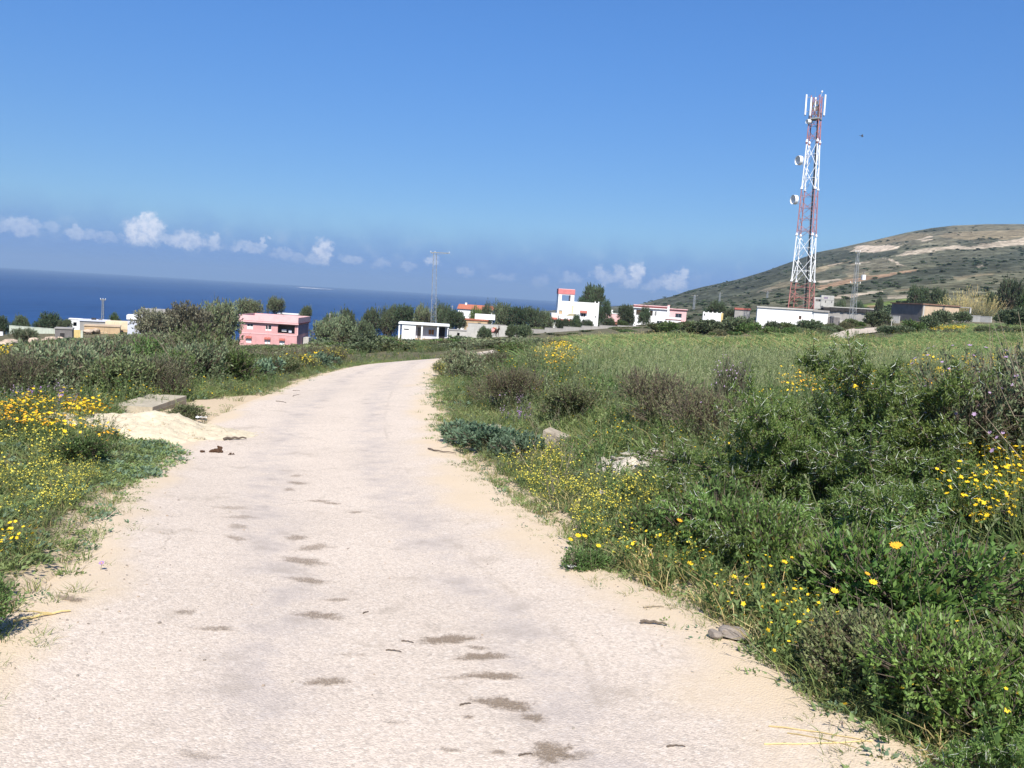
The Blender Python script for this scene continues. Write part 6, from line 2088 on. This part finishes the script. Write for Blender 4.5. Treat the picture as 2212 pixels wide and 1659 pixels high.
# ------------------------------------------------------------------ stones, culvert, gravel heap
LIME = plain('limestone', (.50, .44, .36), .95, .22, 5, .7, 18)
GREYST = plain('grey_stone', (.30, .255, .215), .95, .2, 9, .5, 30)
ROCK = plain('tan_rock', (.46, .36, .27), .95, .22, 2, .6, 6)
CONC = plain('weathered_concrete', (.40, .35, .26), .95, .18, 4, .5, 25, .3)
GRAV = plain('pale_gravel', (.60, .51, .36), .95, .16, 9, .9, 40)


def rock_mesh(seed, n=3, flat=.6, rough=.22, mt=LIME, pts=14):
    import bmesh
    bm = bmesh.new()
    bmesh.ops.create_icosphere(bm, subdivisions=n, radius=1.0)
    r = random.Random(seed)
    cuts = [(Vector((r.gauss(0, 1), r.gauss(0, 1), r.gauss(0, 1))).normalized(), r.uniform(.55, .9)) for _ in range(pts)]
    for v in bm.verts:
        for nn, dd in cuts:
            k = v.co.dot(nn) - dd
            if k > 0:
                v.co -= nn * k
        v.co *= 1 + r.uniform(-.02, .02) * rough * 3
        v.co.z *= flat
    me_ = bpy.data.meshes.new('rock')
    bm.to_mesh(me_)
    bm.free()
    me_.materials.append(mt)
    return me_


def at(px, py, lift=0.0):
    p = hit(px, py)
    p[2] = float(gz(p[0], p[1])) + lift
    return p


# flattened stone with a smaller lump before it, lying at the road edge
p = hit(1573, 1379)
o = empty('stone', (p[0], p[1], float(base(p[0], p[1])) + .012), .1, 'smooth flattened grey-brown stone with a ledge, lying on the sand at the right road edge', 'stone')
link('lump', rock_mesh(3, 3, .55, .1, GREYST, 7), o, (.03, 0, .025), (0.05, .10, -.15), (.092, .07, .075))
link('ledge', rock_mesh(8, 3, .5, .1, GREYST, 8), o, (.035, -.012, .012), (0, .02, -.1), (.098, .07, .03))
link('small_lump', rock_mesh(5, 3, .7, .1, GREYST, 8), o, (-.085, -.015, .02), (0, .2, .4), (.045, .05, .042))

# concrete marker blocks on the right bank
p = at(1201, 945)
o = empty('concrete_block', p, R(-28), 'squared concrete block with a dark left face, among the weeds of the right bank', 'block')
mb = MB()
mb.quadlist([(-.32, -.22, -.2), (.32, -.22, -.2), (.32, .22, -.2), (-.32, .22, -.2), (-.30, -.20, .42), (.30, -.20, .30), (.31, .21, .34), (-.29, .2, .46)], [(0, 3, 2, 1), (4, 5, 6, 7), (0, 1, 5, 4), (1, 2, 6, 5), (2, 3, 7, 6), (3, 0, 4, 7)])
q = mb.build('block', plain('lichen_concrete', (.34, .29, .22), .95, .25, 7, .7, 25, .5), o)
q.scale = (.62, .62, .80)
p = at(1069, 922)
o = empty('concrete_block', p, R(15), 'small squared block half buried in the right verge, nearer the road than the other', 'block')
MB().box((-.13, -.12, -.2), (.13, .12, .17)).build('block', CONC, o)

# heap of limestone on the right bank
p0 = at(1365, 990)
heap = empty('stone_heap', p0, 0, 'heap of pale limestone slabs showing through the weeds of the right bank', 'stone heap')
RK = [rock_mesh(20 + i, 2, .38, .3, LIME, 12) for i in range(6)]
for i in range(46):
    x, y = random.uniform(-.46, .46), random.uniform(-.52, .52)
    if (x / .5) ** 2 + (y / .55) ** 2 > 1:
        continue
    s_ = random.uniform(.04, .11)
    hz = .13 * (1 - (x / .5) ** 2 - (y / .55) ** 2)
    link('slab', RK[i % 6], heap, (x, y, float(gz(p0[0] + x, p0[1] + y)) - p0[2] + hz * random.uniform(.3, 1.0)), (random.gauss(0, .22), random.gauss(0, .22), random.uniform(0, 6.28)), (s_ * 1.5, s_, s_ * .9))
MB().quadlist([(-.5, -.55, -.12), (.5, -.55, -.12), (.5, .55, -.12), (-.5, .55, -.12), (0, 0, .10)], [(0, 1, 4), (1, 2, 4), (2, 3, 4), (3, 0, 4)]).build('core', LIME, heap)
for px, py, s_, lb in ((1985, 1162, .10, 'white limestone lump between the mastic bushes and the daisies'), (2010, 1176, .09, 'smaller white limestone piece beside the limestone lump'), (1960, 1150, .06, 'little limestone chip left of the limestone lump'), (2195, 1205, .12, 'pinkish limestone lump at the right edge, below the daisies'), (1300, 1075, .05, 'small pale stone in the weeds by the road')):
    p = at(px, py)
    q = link('limestone', RK[int(px) % 6], None, (p[0], p[1], p[2] + .10), (.2, .1, px), (s_ * 1.4, s_, s_ * 1.6))
    tag(q, lb, 'stone')
# rocks on the slope at the left
RK2 = [rock_mesh(40 + i, 2, .6, .3, ROCK, 12) for i in range(5)]
for i, (px, py, s_) in enumerate([(22, 749, 1.0), (18, 756, .6), (75, 745, 1.1), (95, 750, .9), (112, 741, 1.0), (128, 747, 1.0), (130, 738, .6), (88, 743, .6), (105, 754, .7), (12, 760, .5), (190, 722, 1.0), (205, 721, .9)]):
    p = hit(px, py, 200)
    q = link('boulder', RK2[i % 5], None, (p[0], p[1], p[2] + .5), (random.gauss(0, .2), 0, i), (s_ * 1.3, s_, s_ * 1.1))
    tag(q, 'tan boulder on the slope below the greenish garden wall', 'boulder', 'tan boulders on the left slope')
    q['at'] = float(px)

# culvert slab and the gravel heap beside it
pa_, pb_ = at(262, 896), at(388, 868)
p = (pa_ + pb_) / 2
o = empty('culvert_slab', p, math.atan2(pb_[1] - pa_[1], pb_[0] - pa_[0]), 'low concrete culvert slab left of the road, behind the gravel heap', 'culvert')
MB().box((-.95, -.35, -.4), (1.05, .45, .18)).build('slab', CONC, o)
MB().box((-.88, -.362, -.4), (.92, -.352, .10)).build('face', plain('darker_concrete', (.34, .29, .20), .95, .2, 3, .5, 20), o)  # front face in a darker concrete than the slab
n1_, n2_ = 90, 50
c0 = hit(345, 935)
dirv = unit(np.append((hit(455, 925) - hit(240, 915))[:2], 0))[:2]
u_, v_ = np.linspace(-1, 1, n1_), np.linspace(-1, 1, n2_)
UU, VV = np.meshgrid(u_, v_, indexing='ij')
X = c0[0] + dirv[0] * UU * 2.3 - dirv[1] * VV * 1.35
Y = c0[1] + dirv[1] * UU * 2.3 + dirv[0] * VV * 1.35
rr2 = np.sqrt(UU ** 2 + VV ** 2) + fbm(X * 1.2, Y * 1.2, 3) * .35
hh = .30 * np.clip(1 - rr2, 0, 1) ** .8 * (1 - .35 * UU) * (1 + fbm(X * 5, Y * 5, 3) * .5) + fbm(X * 9, Y * 9, 4) * .045
Zg = gz(X, Y)
sk = np.clip((rr2 - .80) * 3, 0, 1.2)
gm = np_mesh('gravel_heap', np.stack([X, Y, Zg + hh + .03 - sk * .30], -1).reshape(-1, 3), grid_faces(n1_, n2_), [GRAV], smooth_=True)
tag(link('gravel_heap', gm), 'low heap of pale yellow gravel spilled beside the culvert slab', 'gravel heap')

# loose stones on the road and its sandy edges
PB = [rock_mesh(60 + i, 1, .7, .3, [LIME, GREYST, ROCK][i % 3], 6) for i in range(6)]
x, y, z, d, s, px, py, bay = ground_points([(2.2, 9, 30), (9, 18, 10)])
k = (((s == 0) & (d > -.5)) | ((s != 0) & (d < .35)) | bay | (rng.random(len(x)) < .08)) & (rng.random(len(x)) < .8)
k &= (s == 0) | (d < .5) | bay
zz = np.where(s == 0, base(x, y) + .014, z)
n = int(k.sum())
scatter('loose_pebbles', PB, np.stack([x[k], y[k], zz[k]], -1), rng.uniform(0, 6.28, n), rng.uniform(.003, .010, n) * rng.choice([1, 1, 1, 1.6], n), rng.integers(0, 6, n), 'loose pebbles on the sandy road edges', 'pebbles')

# ------------------------------------------------------------------ things lying on the road
DUNG = plain('dried_dung', (.115, .062, .036), .95, .3, 20, .8, 60)


def on_road(px, py, lift=.02):
    p = hit(px, py)
    p[2] = float(base(p[0], p[1])) + lift
    return p


DM = rock_mesh(81, 2, .8, .4, DUNG, 9)
for px, py, parts, lb in ((468, 979, [(0, 0, .03, .07), (.05, .01, .055, .055), (-.06, .0, .02, .055), (-.10, -.01, .01, .04), (.03, -.03, .02, .05), (.08, -.02, .015, .04), (.03, .02, .095, .04), (.075, .01, .085, .035)], 'largest dung heap on the road, near the gravel'),
                          (436, 979, [(0, 0, .01, .045), (.03, .01, .012, .03)], 'small lump of dung left of the largest heap'), (498, 983, [(0, 0, .005, .03), (.045, -.008, .002, .024)], 'two crumbs of dung right of the largest heap')):
    p = on_road(px, py)
    o = empty('dung_heap', p, .3, lb, 'dung')
    for (x, y, z, s_) in parts:
        link('lump', DM, o, (x * .85, y * .85, z * .75), (x * 9, z * 7, y * 30), (s_ * .72, s_ * .6, s_ * .6))


def stick(name, a, b_, r_, mt, label, cat='stick', bend=.0, lift=.012):
    A, B = on_road(*a, lift), on_road(*b_, lift)
    n_ = 6
    mb = MB()
    side = np.array([-(B - A)[1], (B - A)[0], 0])
    pts_ = [A + (B - A) * i / n_ + side * bend * math.sin(math.pi * i / n_) + np.array([0, 0, r_ * (1 + .8 * (i % 2))]) for i in range(n_ + 1)]
    c_ = A.copy()
    for i in range(n_):
        mb.tube(pts_[i] - c_, pts_[i + 1] - c_, r_ * (1.1 - .5 * i / n_), r_ * (1.1 - .5 * (i + 1) / n_), 6)
    return tag(mb.build(name, mt, None, loc=c_), label, cat)


stick('stick', (483, 953), (532, 951), .022, TWIG, 'dark stick lying across the road edge above the dung', bend=.05)
stick('stick', (1383, 1351), (1440, 1357), .011, TWIG, 'knobbly brown twig on the sand near the flattened stone', bend=.08)
stick('twig', (1390, 1318), (1434, 1316), .006, DTWIG, 'thin pale twig above the knobbly twig', bend=.1)
stick('cane', (30, 1349), (152, 1326), .008, L_DRY, 'long straw coloured cane at the left road edge', 'cane', bend=.02)
stick('cane', (20, 1326), (120, 1332), .005, L_DRY, 'thin dry stalk crossing the long cane', 'cane', bend=.04)
stick('twig', (925, 972), (985, 982), .012, TWIG, 'dark twig on the sand of the right road edge', bend=-.10)
stick('stalk', (1660, 1575), (1880, 1609), .0032, L_DRY, 'longest dry stalk on the sand, bottom right', 'stalk', bend=.03)
stick('stalk', (1650, 1614), (1885, 1607), .0030, L_DRY, 'dry stalk crossing the longest one, bottom right', 'stalk', bend=-.02)
stick('stalk', (1700, 1590), (1850, 1622), .0026, L_DRY, 'finest dry stalk of the three at the bottom right', 'stalk', bend=.05)
for i, (px, py, w) in enumerate([(1135, 1640, 30), (1460, 1620, 40), (880, 1390, 26), (790, 1330, 12), (640, 845, 16), (607, 868, 22), (640, 858, 14), (1600, 1372, 20), (850, 1410, 34), (1005, 1530, 24), (500, 985, 14)]):
    stick('twig', (px - w / 2, py), (px + w / 2, py + (i % 3 - 1) * 4),   .004 if py > 1000 else .007, TWIG, 'small dark scrap of twig on the road surface', 'twig', .1)
for o in col.objects:
    if o.get('label') == 'small dark scrap of twig on the road surface':
        o['group'] = 'scraps of twig on the road'
        o['at'] = o.location.x / o.location.y
# white scraps
PAPER = plain('white_paper', (.80, .79, .77), .7, .05, 20)
for px, py, w, lb in ((1240, 1232, .085, 'flat scrap of white paper on the sand of the right road edge'), (434, 911, .13, 'crumpled white litter on the gravel heap')):
    p = on_road(px, py, .02) if px > 1000 else at(px, py, .10)
    r = random.Random(px)
    mb = MB()
    g = [[(w * (i / 4 - .5) * 1.4, w * (j / 3 - .5) * .8, r.uniform(0, w * .28)) for j in range(4)] for i in range(5)]
    for i in range(4):
        for j in range(3):
            mb.quadlist([g[i][j], g[i + 1][j], g[i + 1][j + 1], g[i][j + 1]], [(0, 1, 2, 3)])
    tag(mb.build('litter', PAPER, None, loc=p), lb, 'litter')
# little grass tufts rooted in the road
for px, py, s_, lb in ((283, 1081, 1.0, 'small grass tuft growing out of the road surface, nearest the left verge'), (305, 1067, .7, 'smaller grass tuft just above the small one on the road'), (520, 850, 1.2, 'flat grass tuft on the sand at the culvert'), (490, 877, 1.2, 'flat grass tuft at the gravel\'s upper end')):
    p = on_road(px, py, .0) if px < 310 else at(px, py)
    q = link('grass_tuft', G_LOW[2], None, p, (0, 0, px), (s_, s_, s_ * .7))
    tag(q, lb, 'grass tuft')
# single flowers that stand out
FL = Plant(77)
FL.stems(np.array([[0, 0, -.16]]), np.array([[.02, 0, 0]]), .003, .002, 1)
FL.flowers(np.array([[.02, 0, 0]]), np.array([[.1, -.40, .9]]), .027, 2, 9, .22, 3)
for m_, nm in ((P_YEL, 'yellow_daisy'), (P_ORA, 'orange_daisy'), (P_PUR, 'purple_flower')):
    SM[nm] = FL.mesh(nm, [L_FERN, L_FERN, m_, P_ORA])
for nm, px, py, d, s_, lb in [('orange_daisy', 1922, 1179, 4.9, 1.3, 'large orange daisy on top of the middle mastic bush'), ('orange_daisy', 1935, 1176, 4.95, .9, 'smaller daisy touching the large orange one'), ('yellow_daisy', 1688, 1214, 5.6, .9, 'yellow daisy above the left mastic bush'), ('yellow_daisy', 1706, 1205, 5.7, .7, 'small pale daisy just right of the yellow one on the left mastic'),
                              ('yellow_daisy', 1878, 1257, 4.8, 1.0, 'yellow daisy low on the front of the middle mastic'), ('orange_daisy', 1869, 1240, 4.85, .7, 'orange daisy bud above the low yellow one'), ('yellow_daisy', 1795, 1276, 4.9, 1.0, 'yellow daisy between the left and middle mastics'), ('orange_daisy', 1675, 1287, 5.3, .7, 'orange daisy close to the sand, below the left mastic'),
                              ('yellow_daisy', 1485, 1217, 6.1, 1.0, 'yellow daisy at the road edge under the yellow weeds'), ('yellow_daisy', 1580, 1247, 5.8, 1.0, 'yellow daisy nearest the sand, right of the weeds'), ('orange_daisy', 1463, 1125, 6.6, 1.0, 'orange daisy high in the yellow weeds'), ('orange_daisy', 2027, 1413, 4.0, .7, 'small orange daisy in front of the low mastic'),
                              ('yellow_daisy', 1228, 1166, 6.9, .9, 'leftmost of three yellow daisies at the road edge'), ('yellow_daisy', 1243, 1157, 6.95, 1.1, 'middle of three yellow daisies at the road edge'), ('yellow_daisy', 1258, 1158, 7.0, 1.0, 'rightmost of three yellow daisies at the road edge'), ('yellow_daisy', 1288, 1179, 6.6, .9, 'single yellow daisy just below the three at the road edge'),
                              ('purple_flower', 1768, 1411, 4.55, .9, 'purple thistle flower over a dry plant by the flattened stone'), ('purple_flower', 1960, 1543, 3.75, .7, 'dark violet flower in the grass at the bottom right'), ('purple_flower', 215, 1216, 5.9, .8, 'pink flower at the left road edge'), ('yellow_daisy', 2010, 1440, 3.9, .5, 'tiny yellow flower below the low mastic')]:
    p = pt(px, py, d)
    q = link(nm, SM[nm], None, p, (0, 0, random.uniform(-.5, .5)), (s_, s_, s_))
    tag(q, lb, 'flower')
p = at(1775, 1455)
q = link('dry_plant', G_DRY[0], None, p, (0, 0, 1), (.7, .7, .6))
tag(q, 'dry brown plant under the purple thistle flower', 'plant')

# ------------------------------------------------------------------ donkey with a pink load, before the tall wall
FUR = plain('dark_brown_fur', (.060, .038, .028), .9, .25, 6)
MUZ = plain('pale_muzzle', (.35, .29, .24), .9, .15, 6)
CLOTH = plain('pink_cloth', (.60, .26, .24), .9, .15, 4)


def skin_mesh(name, joints, edges, mt, parent, levels=2, root=0):
    me_ = bpy.data.meshes.new(name)
    me_.from_pydata([j[:3] for j in joints], edges, [])
    me_.materials.append(mt)
    o = link(name, me_, parent)
    md = o.modifiers.new('skin', 'SKIN')
    for i, j in enumerate(joints):
        me_.skin_vertices[0].data[i].radius = (j[3], j[3] if len(j) < 5 else j[4])
        me_.skin_vertices[0].data[i].use_root = i == root
    o.modifiers.new('smooth', 'SUBSURF').levels = levels
    o.modifiers['smooth'].render_levels = levels
    return o


p = pt(1072, 716, 152)
p[2] = pt(1072, 727, 152)[2]
dk = empty('donkey', p, R(28), 'dark donkey facing us with both ears up, beside a pink load, before the tall wall', 'donkey')
J = [(0, .45, 1.0, .27), (0, 0, 1.02, .29), (0, -.45, 1.02, .26), (0, -.72, 1.22, .17), (0, -.92, 1.46, .13), (0, -1.05, 1.50, .13), (0, -1.25, 1.36, .10), (0, -1.38, 1.26, .075),
     (.14, -.5, .75, .10), (.15, -.52, .42, .06), (.15, -.50, .08, .045), (.15, -.54, 0, .05), (-.14, -.5, .75, .10), (-.15, -.48, .42, .06), (-.15, -.50, .08, .045), (-.15, -.54, 0, .05),
     (.15, .5, .75, .14), (.15, .42, .52, .085), (.15, .58, .38, .055), (.15, .52, .06, .045), (.15, .48, 0, .05), (-.15, .5, .75, .14), (-.15, .42, .52, .085), (-.15, .58, .38, .055), (-.15, .52, .06, .045), (-.15, .48, 0, .05),
     (.09, -.98, 1.66, .045), (.13, -.96, 1.86, .055), (.15, -.96, 2.0, .02), (-.09, -.98, 1.66, .045), (-.13, -.96, 1.86, .055), (-.15, -.96, 2.0, .02), (0, .72, 1.0, .05), (0, .80, .6, .03), (0, .80, .4, .05)]
E = [(0, 1), (1, 2), (2, 3), (3, 4), (4, 5), (5, 6), (6, 7), (2, 8), (8, 9), (9, 10), (10, 11), (2, 12), (12, 13), (13, 14), (14, 15), (0, 16), (16, 17), (17, 18), (18, 19), (19, 20), (0, 21), (21, 22), (22, 23), (23, 24), (24, 25),
     (4, 26), (26, 27), (27, 28), (4, 29), (29, 30), (30, 31), (0, 32), (32, 33), (33, 34)]
skin_mesh('body', J, E, FUR, dk, 2, 1)
link('muzzle', rock_mesh(91, 2, 1, .05, MUZ, 1), dk, (0, -1.39, 1.26), None, (.078, .09, .08))
for sx in (-1, 1):
    link('eye', rock_mesh(92, 1, 1, .0, TAR, 1), dk, (sx * .115, -1.13, 1.50), None, (.022, .022, .022))
ld = empty('cloth_load', p + np.array([-.55, .3, 1.0]), R(20), 'pink and orange cloth bundle hanging at the donkey\'s side', 'bundle')
link('bundle', rock_mesh(93, 3, 1, .3, CLOTH, 8), ld, (0, 0, 0), (0, .2, 0), (.55, .38, .55))
link('blanket', rock_mesh(94, 3, 1, .3, plain('orange_cloth', (.62, .33, .20), .9, .15, 4), 8), ld, (.25, -.05, .42), (0, .1, .3), (.42, .34, .2))

# ------------------------------------------------------------------ bird in the sky
p = pt(1861, 294, 120)
bd = empty('bird', p, R(60), 'small dark bird gliding right of the tower top', 'bird')
bd.rotation_euler = (R(20), R(-35), R(70))
bd.scale = (1.3, 1.3, 1.3)
skin_mesh('body', [(0, .16, 0, .012), (0, .05, 0, .035), (0, -.08, .005, .045), (0, -.17, .02, .028), (0, -.22, .02, .008)], [(0, 1), (1, 2), (2, 3), (3, 4)], TAR, bd, 1, 2)
for sx in (-1, 1):
    MB().quadlist([(sx * .03, -.10, .02), (sx * .20, -.13, .07), (sx * .42, -.02, .05), (sx * .22, .0, .06), (sx * .03, .05, .02), (sx * .2, -.06, .085), (sx * .03, -.02, .035)], [(0, 1, 5, 6), (1, 2, 5), (2, 3, 5), (3, 4, 6, 5), (0, 6, 4, 3, 1), (1, 3, 2)]).build('wing', TAR, bd)
MB().quadlist([(-.02, .12, 0), (.02, .12, 0), (.06, .27, 0), (-.06, .27, 0), (0, .2, .012)], [(0, 1, 4), (1, 2, 4), (2, 3, 4), (3, 0, 4), (3, 2, 1, 0)]).build('tail', TAR, bd)

# ------------------------------------------------------------------ low rocks far out on the sea
for px, py, w, lb in ((688, 624, 1.0, 'longer line of pale rocks out on the sea\'s horizon'), (662, 622.5, .4, 'short pale rock left of the longer line on the sea')):
    v = ray(px, py)
    t = (SEA_Z - CAM[2]) / v[2]
    t = min(t, 15000 / v[1])
    q = CAM + v * t
    q[2] = SEA_Z
    o = link('sea_rock', rock_mesh(int(px), 3, .2, .6, plain('pale_sea_rock', (.50, .46, .42), .9, .1, .01), 16), None, q, (0, 0, .2), (400 * w * t / 15000, 90, 55))
    tag(o, lb, 'rock')

# clods and pebbles over the gravel heap
hi_, hj_ = rng.integers(3, n1_ - 3, 420), rng.integers(3, n2_ - 3, 420)
k = rr2[hi_, hj_] < .95
hi_, hj_ = hi_[k], hj_[k]
CL = [rock_mesh(70 + i, 1, .7, .3, GRAV, 7) for i in range(4)]
scatter('gravel_clods', CL, np.stack([X[hi_, hj_], Y[hi_, hj_], (Zg + hh + .03)[hi_, hj_]], -1), rng.uniform(0, 6.28, len(hi_)), rng.uniform(.006, .024, len(hi_)) * rng.choice([1, 1, 1, 1.8], len(hi_)), rng.integers(0, 4, len(hi_)), 'loose clods strewn over the pale gravel heap', 'gravel', .4)

# repeats that share a description are told apart by their order across the photograph
ORD = ['first', 'second', 'third', 'fourth', 'fifth', 'sixth', 'seventh', 'eighth', 'ninth', 'tenth', 'eleventh', 'twelfth', 'thirteenth', 'fourteenth']
same = {}
for o in col.objects:
    if 'at' in o:
        same.setdefault(o['label'], []).append(o)
for lb, os_ in same.items():
    os_.sort(key=lambda q: q['at'])
    for i, o in enumerate(os_):
        if len(os_) > 1:
            o['label'] = '%s, %s from the left' % (lb, ORD[i]) if i < len(os_) - 1 else lb + ', rightmost of them'
        del o['at']

GROUPS = {'shrub': 'bushes of the scrub', 'heath_shrub': 'brown heath bushes', 'mastic_shrub': 'mastic bushes of the right foreground', 'flowering_shrub': 'flowering bushes', 'leafy_thistle': 'blue-green leafy plants of the verges',
          'thorn_tree': 'thorn trees of the right foreground', 'pine_tree': 'dark pines among the houses', 'broadleaf_tree': 'broadleaf trees among the houses', 'tamarisk_tree': 'brown tamarisks', 'lattice_pylon': 'lattice pylons',
          'pole': 'slim poles', 'yellow_daisy': 'single yellow daisies', 'orange_daisy': 'single orange daisies', 'purple_flower': 'single purple flowers', 'limestone': 'limestone lumps', 'concrete_block': 'concrete blocks of the right bank',
          'dung_heap': 'dung on the road', 'stalk': 'dry stalks on the sand', 'cane': 'dry canes at the left edge', 'twig': 'twigs on the road', 'stick': 'sticks on the road', 'white_wall': 'white boundary walls on the right',
          'grass_tuft': 'grass tufts rooted in road and sand', 'sea_rock': 'rocks out at sea', 'litter': 'white litter'}
for o in col.objects:
    st = o.name.split('.')[0]
    if o.get('category') and not o.get('group') and st in GROUPS:
        o['group'] = GROUPS[st]

# ------------------------------------------------------------------ every labelled thing says so
for o in col.objects:
    if o.get('category') and not o.get('kind'):
        o['kind'] = 'thing'

# ------------------------------------------------------------------ the air between: thin even haze round the whole place
hm_, t, b = newmat('haze_air')
t.nodes.remove(b)
pv = N(t, 'ShaderNodeVolumePrincipled')
pv.inputs['Color'].default_value = (.58, .78, 1.0, 1)
pv.inputs['Density'].default_value = 0.000085
pv.inputs['Anisotropy'].default_value = 0.2
t.links.new(pv.outputs[0], t.nodes['Material Output'].inputs['Volume'])
hz_o = MB().box((-24000, -24000, SEA_Z - 1.5), (24000, 24000, 260)).build('haze', hm_)
tag(hz_o, kind='stuff')
